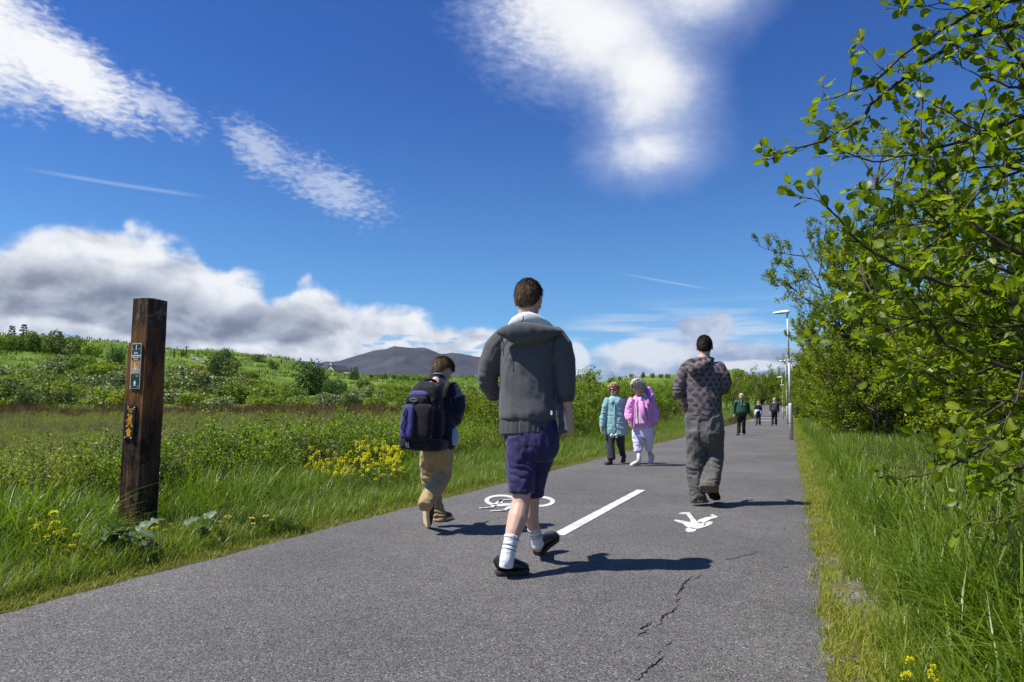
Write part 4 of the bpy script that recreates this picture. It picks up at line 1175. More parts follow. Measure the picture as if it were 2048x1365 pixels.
# ------------------------------------------------------------------ lamp posts
m_galv, t, b = newmat("galvanised_steel")
p_ = objco(t)
n1 = noise(t, p_, 14.0, 5, 0.65); sx_, sy_, sz_ = sep(t, p_)
strk = noise(t, xyz(t, sx_ * 30.0, sy_ * 30.0, sz_ * 1.2), 1.0, 4, 0.6)
_in(t, b.inputs["Base Color"], mix(t, n1 * 0.5 + strk * 0.5, (0.42, 0.44, 0.44), (0.68, 0.70, 0.69)))
b.inputs["Metallic"].default_value = 0.1; b.inputs["Roughness"].default_value = 0.55
m_lampw = plain("lamp_housing", (0.74, 0.75, 0.76), 0.4, 0.06, 12.0)
m_glass = plain("lamp_lens", (0.42, 0.44, 0.46), 0.12, 0.05, 10.0, spec=0.6)
def make_lamp():
    root = empty("street_lamp")
    MB().tube([(0, 0, -0.15), (0, 0, 1.17), (0, 0, 1.205), (0, 0, 1.23)], [0.066, 0.066, 0.060, 0.034], n=24, cap=0).build("base_column", m_galv, root)
    MB().tube([(0, 0, 1.2), (0, 0, 2.62)], [0.034, 0.032], n=20, cap=0).tube([(0, 0, 2.60), (0, 0, 2.70)], [0.038, 0.038], n=20, cap=0).tube([(0, 0, 2.62), (0, 0, 4.27)], [0.032, 0.029], n=20, cap=0).build("shaft", m_galv, root)
    MB().tube([(0, 0, 0.56), (0, 0, 0.575)], [0.0675, 0.0675], n=24, cap=0).build("band", m_bark_d, root)
    MB().box((-0.062, 0, 0.78), (0.012, 0.07, 0.36)).build("door", m_galv, root, smooth=False)
    h = MB()
    X = np.linspace(0.07, -0.46, 12)
    V = []; F = []; n = 14
    for i, x in enumerate(X):
        u = i / 11; wy_ = 0.105 * math.sin(math.pi * (0.16 + 0.80 * u)) ** 0.55; top = 4.335 - 0.025 * u + 0.045 * math.sin(math.pi * (0.25 + 0.7 * u)); bot = 4.265 + 0.012 * u
        for j in range(n):
            q = 2 * math.pi * j / n; c_, s_ = math.cos(q), math.sin(q)
            V.append((x, wy_ * c_, (top - bot) * max(0, s_) ** 0.8 + bot + min(0, s_) * 0.006))
    for i in range(11):
        for j in range(n): F.append((i * n + j, (i + 1) * n + j, (i + 1) * n + (j + 1) % n, i * n + (j + 1) % n))
    F.append(tuple(range(n))); F.append(tuple(reversed(range(11 * n, 12 * n))))
    h.add(V, F); h.build("lamp_head", m_lampw, root)
    MB().ball((-0.25, 0, 4.268), (0.16, 0.075, 0.022), None, 16, 8).build("lens", m_glass, root)
    return root
def copy_tree(o, parent=None):
    c = o.copy(); col.objects.link(c)
    if parent is not None: c.parent = parent
    for ch in o.children: copy_tree(ch, c)
    return c
G_L = "lamp posts along the right edge of the path"
l0 = make_lamp()
lp = P(1583, 880, 22.9)
LAMPS = [(lp.x, lp.y, "nearest galvanised lamp post standing at the right edge of the path"), (P(1575, 838, 46.5).x, P(1575, 838, 46.5).y, "second galvanised lamp post from the camera, beside the hedge"),
         (P(1566, 829, 70).x, P(1566, 829, 70).y, "third galvanised lamp post, smaller, where the path bends"), (P(1569, 825, 93).x, P(1569, 825, 93).y, "farthest tiny lamp post almost hidden by the hedge")]
for i, (x, y, lb) in enumerate(LAMPS):
    o = l0 if i == 0 else copy_tree(l0)
    o.location = (x, y, -0.01 if i == 0 else 0.0); tag(o, lb, "lamp post", G_L)
    o.rotation_euler = (0.0, math.radians(0.35) if i == 0 else 0, math.radians(-6))

# ------------------------------------------------------------------ wooden way post with its two signs
m_sleep, t, b = newmat("old_sleeper_wood")
p_ = objco(t); sx_, sy_, sz_ = sep(t, p_)
gr = noise(t, xyz(t, sx_ * 26.0, sy_ * 26.0, sz_ * 1.6), 1.0, 6, 0.65, 0.4)
blot = noise(t, xyz(t, sx_ * 5, sy_ * 5, sz_ * 2.6), 1.0, 5, 0.6)
cc = ramp(t, gr, [(0.25, (0.018, 0.011, 0.008)), (0.46, (0.058, 0.032, 0.018)), (0.60, (0.125, 0.068, 0.033)), (0.8, (0.20, 0.125, 0.07))])
orange = (blot - 0.40).ss(0.0, 0.10) * sz_.ss(1.0, 1.2) * sz_.ss(1.86, 1.70)
cc = mix(t, orange * 0.75, cc, mix(t, gr, (0.15, 0.055, 0.014), (0.36, 0.155, 0.045)))
tar = (noise(t, p_, 7.0, 5, 0.7) - 0.47).ss(0.0, 0.1) * sz_.ss(1.25, 0.9)
cc = mix(t, tar * 0.85, cc, (0.010, 0.008, 0.007))
lich = (noise(t, p_, 16.0, 5, 0.7) - 0.52).ss(0.0, 0.08) * sz_.ss(1.70, 1.86)
cc = mix(t, lich * 0.7, cc, (0.20, 0.185, 0.13))
_in(t, b.inputs["Base Color"], cc); b.inputs["Roughness"].default_value = 0.85; b.inputs["Specular IOR Level"].default_value = 0.25
bump(t, b, gr + blot * 0.5, 1.0, 0.035)
PD = 5.65
pb = P(277, 1010, PD); 
psh = 0.215
n_l = (-RV * math.sin(math.radians(58)) - FV * math.cos(math.radians(58)))       # sign face: to the left, towards the camera
thf = math.radians(13)
nL = (-RV * math.sin(thf) - FV * math.cos(thf)).normalized()   # normal of the lit sign face
nR = Vector((-nL.y, nL.x, 0))
if nR.dot(RV) < 0: nR = -nR                                    # normal of the shaded face
pz0 = zt1(pb.x, pb.y)
post = empty("way_post", (pb.x, pb.y, pz0))
tag(post, "weathered square wooden post carrying two trail signs in the long grass", "post")
top_z = P(298, 601, PD).z - pz0
rng = np.random.default_rng(3)
V = []; F = []
zz = np.concatenate([[-0.35], np.linspace(0, top_z, 64)])
per = 9
for i, z in enumerate(zz):
    ring = []
    u = z / top_z
    hw = psh / 2 * (1.03 - 0.03 * u)
    notch = 0.034 * smooth01((u - 0.80) / 0.035) + 0.012 * smooth01((u - 0.905) / 0.02)
    corners = [(-hw, -hw), (hw, -hw), (hw, hw), (-hw, hw)]
    for e in range(4):
        a0, a1 = corners[e], corners[(e + 1) % 4]
        for k in range(per):
            f = k / per
            ring.append([a0[0] + (a1[0] - a0[0]) * f, a0[1] + (a1[1] - a0[1]) * f])
    ring = np.array(ring)
    nzv = fbm(np.c_[ring * 18, np.full(len(ring), z * 1.6)], 4, 8) * 0.008 + fbm(np.c_[ring * 70, np.full(len(ring), z * 2)], 3, 18) * 0.006
    crn = np.minimum(np.abs(np.abs(ring[:, 0]) - hw), np.abs(np.abs(ring[:, 1]) - hw))
    d_ = ring / np.linalg.norm(ring, axis=1)[:, None]
    rad_c = np.hypot(ring[:, 0], ring[:, 1])
    ring = ring * np.minimum(1.0, hw * 1.27 / rad_c)[:, None] + d_ * nzv[:, None]
    # local u axis = along nL (sign face at -x here), v axis = along nR
    for p in ring:
        a_, c_ = p
        # far-left corner is cut back near the top
        cut = notch if (c_ < -hw * 0.6) else 0.0
        w_ = nL * (-a_) + nR * (c_ + cut)
        V.append((w_.x, w_.y, z))
    if i == len(zz) - 1:
        pass
m_ = per * 4
for i in range(len(zz) - 1):
    for j in range(m_):
        F.append((i * m_ + j, i * m_ + (j + 1) % m_, (i + 1) * m_ + (j + 1) % m_, (i + 1) * m_ + j))
V.append((0, 0, top_z + 0.004)); tp = len(V) - 1; bs_ = (len(zz) - 1) * m_
for j in range(m_): F.append((bs_ + j, bs_ + (j + 1) % m_, tp))
MB().add(V, F).build("timber", m_sleep, post, smooth=False)
m_white = plain("sign_white", (0.80, 0.81, 0.78), 0.45, 0.04, 60)
m_sgreen = plain("sign_green", (0.012, 0.055, 0.030), 0.4, 0.12, 60)
m_syel = plain("sign_ochre", (0.56, 0.27, 0.035), 0.45, 0.10, 60)
m_sblk = plain("sign_black", (0.012, 0.012, 0.012), 0.4, 0.2, 60)
m_sorg = plain("sign_orange", (0.72, 0.33, 0.015), 0.45, 0.06, 60)
face_l = nL * (psh / 2 + 0.010)
acr = Vector((-nL.y, nL.x, 0)) if Vector((-nL.y, nL.x, 0)).dot(RV) > 0 else Vector((nL.y, -nL.x, 0))   # rightward along the sign face
class Board:
    """flat sign on the lit face: s to the right, z up, in metres from its centre"""
    def __init__(self, cs, cz, lean):
        self.c = face_l + acr * cs + ZV * cz; self.lean = lean
    def pt(self, s, z, o=0.0):
        return self.c + acr * (s + z * self.lean) + ZV * z + nL * o
    def plate(self, mb, s0, s1, z0, z1, o0, o1):
        V = [self.pt(s, z, o) for o in (o0, o1) for s, z in ((s0, z0), (s1, z0), (s1, z1), (s0, z1))]
        return mb.add(V, [(4, 5, 6, 7), (0, 1, 5, 4), (1, 2, 6, 5), (2, 3, 7, 6), (3, 0, 4, 7)])
    def poly(self, mb, pts, o0, o1):
        n = len(pts)
        V = [self.pt(s, z, o) for o in (o0, o1) for s, z in pts]
        return mb.add(V, [tuple(range(n, 2 * n))] + [(i, (i + 1) % n, n + (i + 1) % n, n + i) for i in range(n)])
    def line(self, mb, pts, wd, o0, o1):
        for i in range(len(pts) - 1):
            a, c_ = Vector(pts[i]), Vector(pts[i + 1]); t_ = (c_ - a).normalized(); n_ = Vector((-t_.y, t_.x)) * wd / 2; e = t_ * wd * 0.25
            self.poly(mb, [a - n_ - e, c_ - n_ + e, c_ + n_ + e, a + n_ - e], o0, o1)
    def ring(self, mb, c, r, wd, o0, o1, n=22):
        self.line(mb, [(c[0] + r * math.cos(2 * math.pi * i / n), c[1] + r * math.sin(2 * math.pi * i / n)) for i in range(n + 1)], wd, o0, o1)
    def disc(self, mb, c, r, o0, o1, n=14):
        self.poly(mb, [(c[0] + r * math.cos(2 * math.pi * i / n), c[1] + r * math.sin(2 * math.pi * i / n)) for i in range(n)], o0, o1)
    def text(self, s, size, cs, cz, o, mat, parent, name="lettering", bold=0.0, sx=1.0):
        cu = bpy.data.curves.new(name, "FONT"); cu.body = s; cu.size = size; cu.align_x = "CENTER"; cu.align_y = "CENTER"; cu.extrude = 0.0004; cu.offset = bold; cu.space_line = 0.85; cu.resolution_u = 3
        tmp = bpy.data.objects.new("tmp_text", cu); col.objects.link(tmp)
        bpy.context.view_layer.update()
        me = bpy.data.meshes.new_from_object(tmp.evaluated_get(bpy.context.evaluated_depsgraph_get()))
        bpy.data.objects.remove(tmp)
        me.name = name; me.materials.clear()
        for v in me.vertices: v.co = self.pt(cs + v.co.x * sx, cz + v.co.y, o + v.co.z)
        return link(name, me, mat, parent)
def onface(px, py):
    """metres along the sign face and height for a photo pixel"""
    o = Vector((pb.x, pb.y, pz0)) + face_l
    u = (P(px, py, 1.0) - CAM); tt = (o - CAM).dot(nL) / u.dot(nL); q = CAM + u * tt - o
    return q.dot(acr), q.z
s_a, z_a = onface(274, 687.5); s_b, z_b = onface(269.5, 778)
H1 = z_a - z_b; cz = (z_a + z_b) / 2; cs = (s_a + s_b) / 2; lean = (s_a - s_b) / H1
wl_, _ = onface(262.5, 733); wr_, _ = onface(281.5, 733); W1 = (wr_ - wl_)
B1 = Board(cs, cz, lean)
sign = B1.plate(MB(), -W1 / 2, W1 / 2, -H1 / 2, H1 / 2, -0.006, 0.002).build("trail_sign", m_white, post, smooth=False)
bw = 0.0045; iw = W1 / 2 - bw
def zf(py): return H1 / 2 - (py - 105) / (668 - 105) * H1       # zoomed sign rows 105..668
gpn = MB()
B1.plate(gpn, -iw, iw, zf(246), zf(112), 0.002, 0.0032); B1.plate(gpn, -iw, iw, zf(318), zf(266), 0.002, 0.0032); B1.plate(gpn, -iw, iw, zf(660), zf(487), 0.002, 0.0032)
gpn.build("green_panel", m_sgreen, sign, smooth=False)
B1.plate(MB(), -iw, iw, zf(482), zf(322), 0.002, 0.0032).build("ochre_panel", m_syel, sign, smooth=False)
B1.text("1", H1 * 0.155, 0, zf(160), 0.0040, m_white, sign, bold=0.0012)
B1.text("km", H1 * 0.085, 0, zf(224), 0.0040, m_white, sign, bold=0.0008)
B1.text("Newport Way\nGreenway", H1 * 0.040, 0, zf(291), 0.0040, m_white, sign, bold=0.0003, sx=0.72)
B1.text("Greenway\nproject", H1 * 0.024, W1 * 0.20, zf(512), 0.0040, m_white, sign, sx=0.7)
B1.text("Ireland", H1 * 0.026, -W1 * 0.2, zf(518), 0.0040, m_syel, sign, sx=0.7)
k1 = W1 / (330 - 215)
def q1(x, y): return ((x - 252) * k1 * 0.97, zf(y))
cyc = MB()
for cx_ in (228, 276): B1.ring(cyc, q1(cx_, 444), 0.021 * W1 / 0.105 * 0.88, 0.0042, 0.0032, 0.0042)
B1.line(cyc, [q1(228, 444), q1(244, 408), q1(262, 412), q1(276, 444)], 0.0042, 0.0032, 0.0042)
B1.line(cyc, [q1(244, 408), q1(250, 440), q1(266, 405)], 0.0042, 0.0032, 0.0042)
B1.line(cyc, [q1(240, 410), q1(240, 380), q1(262, 402), q1(272, 398)], 0.0055, 0.0032, 0.0044)
B1.line(cyc, [q1(240, 408), q1(256, 420), q1(250, 442)], 0.0050, 0.0032, 0.0044)
B1.disc(cyc, q1(243, 364), 0.0075, 0.0032, 0.0042)
cyc.build("cyclist_symbol", m_white, sign, smooth=False)
ar = MB(); B1.poly(ar, [q1(x, y) for x, y in ((252, 562), (272, 598), (262, 598), (262, 632), (242, 632), (242, 598), (232, 598))][::-1], 0.0032, 0.0044)
ar.build("arrow_symbol", m_white, sign, smooth=False)
scr = MB()
for s, y in ((-iw * .75, 175), (iw * .75, 175), (-iw * .8, 640), (iw * .8, 640)): B1.disc(scr, (s, zf(y)), 0.0042, 0.002, 0.0055, 8)
scr.build("screw_heads", m_lampw, sign, smooth=False)
s_a, z_a = onface(262.5, 812); s_b, z_b = onface(256.5, 878)
H2 = z_a - z_b; lean2 = (s_a - s_b) / H2; wl_, _ = onface(248.5, 845); wr_, _ = onface(267.5, 845); W2 = wr_ - wl_
B2 = Board((s_a + s_b) / 2, (z_a + z_b) / 2, lean2)
sign2 = B2.plate(MB(), -W2 / 2, W2 / 2, -H2 / 2, H2 / 2, -0.006, 0.003).build("walking_sign", m_sblk, post, smooth=False)
def zf2(py): return H2 / 2 - (py - 880) / (1290 - 880) * H2
k2 = W2 / 112
def q2(x, y): return ((x - 178 - (1090 - y) * 0.06) * k2, zf2(y))
B2.text("Western\nWay", H2 * 0.088, q2(190, 936)[0], zf2(936), 0.0042, m_sorg, sign2, bold=0.0006, sx=0.78)
wk = MB(); a_ = (0.003, 0.0045)
B2.disc(wk, q2(166, 993), 0.0105, *a_)
B2.poly(wk, [q2(x, y) for x, y in ((176, 1008), (196, 1002), (205, 1060), (200, 1090), (168, 1085), (165, 1050))][::-1], *a_)
B2.poly(wk, [q2(x, y) for x, y in ((188, 985), (206, 985), (212, 1030), (204, 1036))][::-1], *a_)
B2.line(wk, [q2(172, 1022), q2(160, 1052), q2(142, 1066)], 0.011, *a_)
B2.line(wk, [q2(176, 1082), q2(164, 1115), q2(144, 1138)], 0.014, *a_)
B2.line(wk, [q2(192, 1082), q2(200, 1115), q2(212, 1140)], 0.014, *a_)
B2.line(wk, [q2(144, 1062), q2(178, 1136)], 0.004, *a_)
wk.build("walker_symbol", m_sorg, sign2, smooth=False)
ar = MB(); B2.poly(ar, [q2(x, y) for x, y in ((172, 1152), (210, 1202), (194, 1202), (194, 1262), (150, 1262), (150, 1202), (132, 1202))][::-1], *a_)
ar.build("arrow_symbol", m_sorg, sign2, smooth=False)
scr = MB()
for x, y in ((160, 893), (235, 900), (130, 1272), (203, 1280)): B2.disc(scr, q2(x, y), 0.0055, 0.003, 0.006, 8)
scr.build("screw_heads", m_white, sign2, smooth=False)

# ------------------------------------------------------------------ far house, poles, wall, stub
m_render = plain("cream_render", (0.55, 0.50, 0.40), 0.9, 0.06, 2.0)
m_slate = plain("dark_slate", (0.055, 0.055, 0.065), 0.8, 0.2, 4.0)
m_zinc = plain("zinc_roof", (0.42, 0.46, 0.52), 0.5, 0.05, 2.0)
m_pane = plain("window_glass", (0.03, 0.04, 0.05), 0.1, 0.1, 2.0)
q = P(676, 740, 184.0); hz = P(676, 731, 184.0).z - 5.6
house = empty("farm_house", (q.x, q.y, hz), YAW + math.radians(48)); tag(house, "cream farmhouse with dark slate roof and chimney half hidden on the ridge", "house")
hz2 = P(676, 731, 184.0).z - hz
L_, W_, He = 4.8, 3.8, hz2 - 1.5
MB().add([(x, y, z) for x in (-L_ / 2, L_ / 2) for y, z in ((-W_ / 2, 0), (W_ / 2, 0), (W_ / 2, He), (0, He + 1.35), (-W_ / 2, He))], [(0, 4, 3, 2, 1), (5, 6, 7, 8, 9), (0, 5, 9, 4), (1, 2, 7, 6), (0, 1, 6, 5)]).build("wall", m_render, house, False)
rf = MB()
for sg in (-1, 1):
    rf.add([(x, sg * y, z + o) for o in (0.0, 0.12) for x, y, z in ((-L_ / 2 - .15, W_ / 2 + .25, He - .10), (L_ / 2 + .15, W_ / 2 + .25, He - .10), (L_ / 2 + .15, 0, He + 1.39), (-L_ / 2 - .15, 0, He + 1.39))],
           [(0, 1, 2, 3), (4, 7, 6, 5), (0, 4, 5, 1), (1, 5, 6, 2), (2, 6, 7, 3), (3, 7, 4, 0)])
rf_o = rf.build("roof", m_slate, house, False)
MB().box((-L_ / 2 + .35, 0, He + 1.55), (0.5, 0.7, 0.95)).build("chimney", m_render, rf_o, False)
MB().box((1.2, -W_ / 2 - 1.0, He - 0.62), (2.2, 2.2, 0.1), Matrix.Rotation(math.radians(16), 3, "X")).build("lean_to_roof", m_zinc, house, False)
MB().box((1.2, -W_ / 2 - 0.95, (He - 0.8) / 2), (2.0, 1.8, He - 0.8)).build("lean_to_wall", m_render, house, False)
for yy in (-0.9, 0.9): MB().box((-L_ / 2 - 0.01, yy, He - 0.4), (0.05, 0.6, 0.8)).build("window", m_pane, house, False)
for (px, yb, yt, lb) in ((348, 716, 697, "left of two thin wooden poles on the skyline beside the tiny tree"), (372, 716, 693, "right-hand wooden pole on the skyline with a crosspiece on top"), (563, 728, 717, "short lone pole on the skyline at the ridge's right end")):
    hit = HG(px, yb)
    if hit:
        qv, d = hit; H = (yb - yt) / FPX * d
        e = empty("utility_pole", qv); tag(e, lb, "pole", "poles on the skyline")
        MB().tube([(0, 0, -.4), (0, 0, H)], [0.14, 0.11], n=8, cap=0).build("shaft", m_bark_d, e)
        if px == 372: MB().box((0.15, 0, H - .15), (0.9, 0.12, 0.16), Matrix.Rotation(YAW, 3, "Z")).build("crosspiece", m_bark_d, e, False)
m_wallst = plain("grey_field_stone", (0.26, 0.25, 0.23), 0.9, 0.3, 2.0)
hits = [HG(x, y) for x, y in ((384, 718), (392, 721), (400, 725), (408, 729))]
if all(hits):
    mb = MB(); rw = random.Random(2); w0 = hits[0][0]
    for i in range(3):
        a, c_ = hits[i][0], hits[i + 1][0]
        for k in range(9):
            p = a.lerp(c_, k / 9); mb.ball(p - w0 + Vector((rw.uniform(-.2, .2), rw.uniform(-.2, .2), rw.uniform(.1, .35))), (rw.uniform(.25, .5), .3, rw.uniform(.2, .4)), None, 6, 4)
    o = mb.build("stone_wall", m_wallst, None); o.location = w0
    tag(o, "short tumbledown stone wall running down the ridge right of the poles", "wall")
sp = G(1793, 897)
e = empty("marker_stub", (sp.x, sp.y, zt1(sp.x, sp.y))); tag(e, "short grey concrete stub in the grass under the hedge", "post")
MB().tube([(0, 0, -.1), (0, 0, .30), (0, 0, .33)], [.055, .055, .04], n=12, cap=0).build("shaft", m_wallst, e); MB().tube([(0, 0, .20), (0, 0, .23)], [.058, .058], n=12, cap=0).build("band", m_bark_d, e)

# ------------------------------------------------------------------ the near tree on the right
def leaf_mesh(seed):
    """one pleated, toothed alder leaf, 1 long along +Y, face up +Z"""
    r = np.random.default_rng(seed); V = []; T = []
    nl = 11
    cup = r.uniform(0.05, 0.25); roll = r.uniform(-0.35, 0.15)
    for i in range(nl):
        u = i / (nl - 1)
        wd_ = 0.34 * (math.sin(math.pi * min(1, (0.04 + 0.90 * u))) ** 0.62) * (0.82 + 0.30 * u)
        tooth = 1.0 + (0.07 if i % 2 else -0.05) if 0 < i < nl - 1 else 0.35
        for k in (-1, -0.5, 0, 0.5, 1):
            z = (0.030 if i % 2 else -0.022) * (1 - abs(abs(k) - 0.55)) * (0 if k == 0 else 1)
            V.append((k * wd_ * (tooth if abs(k) == 1 else 1), u + 0.10 * (1 - abs(k)) * 0 - 0.09 * (1 - abs(k)) * 0 + abs(k) * 0.10 * (1 - u), z + cup * abs(k) * wd_ + roll * u * u * 0.5))
            T.append(0.5 + (0.25 if k == 0 else 0.0) + (0.12 if i % 2 else -0.10))
    F = []
    for i in range(nl - 1):
        for k in range(4): F.append((i * 5 + k, i * 5 + k + 1, i * 5 + k + 6, i * 5 + k + 5))
    b0 = len(V); V += [(-.012, -.28, -.03), (.012, -.28, -.03), (.012, 0.02, 0), (-.012, 0.02, 0)]; T += [.9] * 4
    F.append((b0, b0 + 1, b0 + 2, b0 + 3))
    return np.array(V), np.array(F), np.array(T)
m_alder = leafmat("alder_leaves", (0.073, 0.121, 0.006), (0.184, 0.248, 0.01), (0.369, 0.405, 0.024), 0.52, 0.42, 0.45, rnd=0.5)
LM = [leaf_mesh(i) for i in range(5)]
LME = []
for i, (v, f, tt) in enumerate(LM):
    me = npmesh("leaf", v, f, True, {"tint": tt}); me.materials.append(m_alder); LME.append(me)
tb = P(2260, 1000, 3.7); tb = Vector((tb.x, tb.y, zt1(tb.x, tb.y)))
ntree = empty("alder_tree", tb); tag(ntree, "near alder tree with large pleated leaves overhanging from the right edge of the picture", "tree")
TRUNK = [tb + Vector((0, 0, -.1)), tb + Vector((-.02, .02, .8)), tb + Vector((.05, -.03, 1.7)), tb + Vector((0, .04, 2.6)), tb + Vector((.1, 0, 3.6)), tb + Vector((.06, .05, 4.6))]
MB().tube([p - tb for p in TRUNK], [.075, .066, .056, .045, .03, .012], n=12, cap=0).build("trunk", m_bark, ntree)
rx_ = random.Random(40)
EXTRA = []
for i in range(13):
    x0 = rx_.uniform(1740, 1960); y0 = rx_.uniform(400, 780); x1 = x0 + rx_.uniform(90, 160); y1 = y0 + rx_.uniform(-60, 50)
    EXTRA.append(([(x0, y0), ((x0 + x1) / 2, (y0 + y1) / 2 - rx_.uniform(-15, 25)), (x1, y1), (x1 + 120, y1 + rx_.uniform(-50, 60)), (2150, (y1 + 620) / 2)], rx_.uniform(2.6, 3.6), rx_.uniform(2.6, 3.3), .007))
MAIN = [  # (px, py) from tip to trunk side, depth at tip and at the far end, thickness
 ([(1535, 320), (1560, 309), (1598, 299), (1648, 281), (1689, 258), (1724, 232), (1762, 193), (1803, 155), (1841, 129), (1882, 103), (1932, 79), (1994, 59), (2060, 40)], 2.9, 2.6, .012),
 ([(1642, 201), (1700, 188), (1750, 167), (1800, 117), (1871, 67), (1912, 44), (1956, 23), (2000, 6), (2080, -20)], 2.8, 2.5, .011),
 ([(1809, 18), (1880, 8), (1964, 23), (1982, 32), (1994, 59)], 2.6, 2.6, .007),
 ([(1923, 97), (1970, 117), (2048, 129), (2120, 110)], 2.5, 2.4, .008), ([(1923, 135), (1964, 152), (2000, 167), (2048, 179), (2130, 200)], 2.6, 2.5, .008),
 ([(1841, 164), (1843, 205), (1844, 278), (1853, 314), (1876, 366), (1910, 420), (1985, 470)], 2.7, 2.6, .008),
 ([(1674, 296), (1701, 311), (1747, 322), (1794, 316), (1853, 302), (1938, 278), (2010, 250), (2100, 210)], 2.75, 2.6, .009),
 ([(1853, 202), (1897, 223), (1953, 261), (2020, 300), (2110, 340)], 2.6, 2.5, .008),
 ([(1623, 398), (1658, 419), (1700, 468), (1743, 503), (1788, 531), (1841, 552), (1894, 568), (1964, 582), (2010, 601), (2060, 628), (2150, 660)], 2.5, 2.4, .011),
 ([(1848, 398), (1894, 408), (1940, 440), (1982, 475), (2048, 514), (2140, 560)], 2.4, 2.3, .012),
 ([(1810, 535), (1841, 506), (1876, 475), (1926, 422), (1960, 380), (2060, 330)], 2.5, 2.5, .007),
 ([(1740, 600), (1820, 600), (1897, 693), (1947, 707), (2010, 735), (2120, 770)], 2.6, 2.5, .009), ([(1720, 680), (1841, 642), (1996, 654), (2110, 640)], 2.7, 2.6, .008),
 ([(1800, 960), (1840, 950), (1900, 935), (1960, 900), (2048, 860), (2150, 800)], 2.8, 2.6, .008), ([(1990, 975), (2010, 960), (2048, 930), (2120, 900)], 2.3, 2.3, .006), ([(2005, 1035), (2050, 1010), (2130, 960)], 2.2, 2.2, .006), *EXTRA,
 ([(1860, 800), (1930, 780), (2000, 800), (2100, 820)], 2.9, 2.7, .008), ([(1770, 760), (1850, 745), (1950, 800), (2080, 870)], 3.0, 2.8, .008), ([(1690, 470), (1790, 440), (1900, 350), (2000, 330), (2110, 360)], 2.9, 2.7, .008),
 ([(1930, 300), (1975, 210), (2010, 120), (2070, 90)], 2.8, 2.7, .007), ([(1780, 380), (1850, 420), (1950, 520), (2060, 560)], 2.8, 2.6, .008), ([(1990, 400), (2020, 300), (2100, 290)], 2.3, 2.3, .007),
 ([(1900, 870), (1960, 840), (2060, 760), (2140, 720)], 2.5, 2.4, .008), ([(1700, 600), (1790, 640), (1900, 640), (2040, 700)], 3.1, 2.9, .008), ([(2000, 880), (2030, 800), (2060, 700), (2100, 640)], 2.2, 2.3, .008)]
rt = np.random.default_rng(17)
leaf_sites = []
def add_leaves(q, d, n_, size=1.0):
    for k in range(n_):
        ax = np.array(d) * 0.5 + rt.normal(0, 0.55, 3); ax /= np.linalg.norm(ax)
        nr_ = rt.normal(0, 0.5, 3) + np.array([0, 0, 0.9]); leaf_sites.append((np.array(q) + rt.normal(0, .006, 3), ax, nr_, size * rt.uniform(0.030, 0.058)))
for pix, d0, d1, th_ in MAIN:
    n = len(pix)
    pts = [P(px, py, d0 + (d1 - d0) * i / (n - 1)) for i, (px, py) in enumerate(pix)]
    # join the far end to the trunk
    e_ = pts[-1]; zt_ = min(max(e_.z - 0.5, tb.z + 0.4), tb.z + 4.3)
    k_ = (zt_ - tb.z) / 0.9; ii = min(4, max(0, int(k_))); tr_p = TRUNK[ii].lerp(TRUNK[ii + 1], max(0, min(1, k_ - ii)))
    pts = pts + [e_.lerp(tr_p, 0.5) + Vector((0, 0, 0.08)), tr_p]
    # resample with a little crookedness
    rs = [pts[0]]
    for i in range(len(pts) - 1):
        for s_ in (0.5, 1.0): rs.append(pts[i].lerp(pts[i + 1], s_) + Vector(rt.normal(0, .004, 3)))
    m_n = len(rs); rad = [0.0018 + (th_ - 0.0018) * (i / m_n) ** 0.8 for i in range(m_n)]; rad[-1] *= 1.6
    mb = MB().tube([p - tb for p in rs], rad, n=8, cap=0)
    # twigs and leaves
    L = 0; nxt = 0.03
    for i in range(m_n - 3):
        seg = rs[i + 1] - rs[i]; L += seg.length
        add_leaves(rs[i], -seg.normalized(), 1 if rt.uniform() < 0.5 else 2, 0.95)
        while L > nxt:
            nxt += rt.uniform(0.06, 0.12)
            dirn = (-seg.normalized()) * 0.6 + Vector(rt.normal(0, 0.55, 3)) + Vector((0, 0, 0.25)); dirn.normalize()
            tl = rt.uniform(0.08, 0.26) * (0.6 + 0.6 * min(1, L / 0.6)); p = rs[i]; tp_ = [p]
            for k in range(4):
                dirn = (dirn + Vector(rt.normal(0, 0.16, 3)) + Vector((0, 0, 0.05))).normalized(); p = p + dirn * tl / 4; tp_.append(p)
                add_leaves(p, dirn, (2 if rt.uniform() < .5 else 1) if k < 3 else 3)
                if k in (1, 2) and rt.uniform() < 0.55:
                    d2 = (dirn + Vector(rt.normal(0, 0.7, 3))).normalized(); p2 = p + d2 * tl * 0.4
                    mb.tube([p - tb, p2 - tb], [.0012, .0008], n=4, cap=0); add_leaves(p2, d2, 2, 0.85)
            mb.tube([v - tb for v in tp_], [.0026, .0022, .0018, .0014, .001], n=5, cap=0)
    mb.build("branch", m_bark_d, ntree)
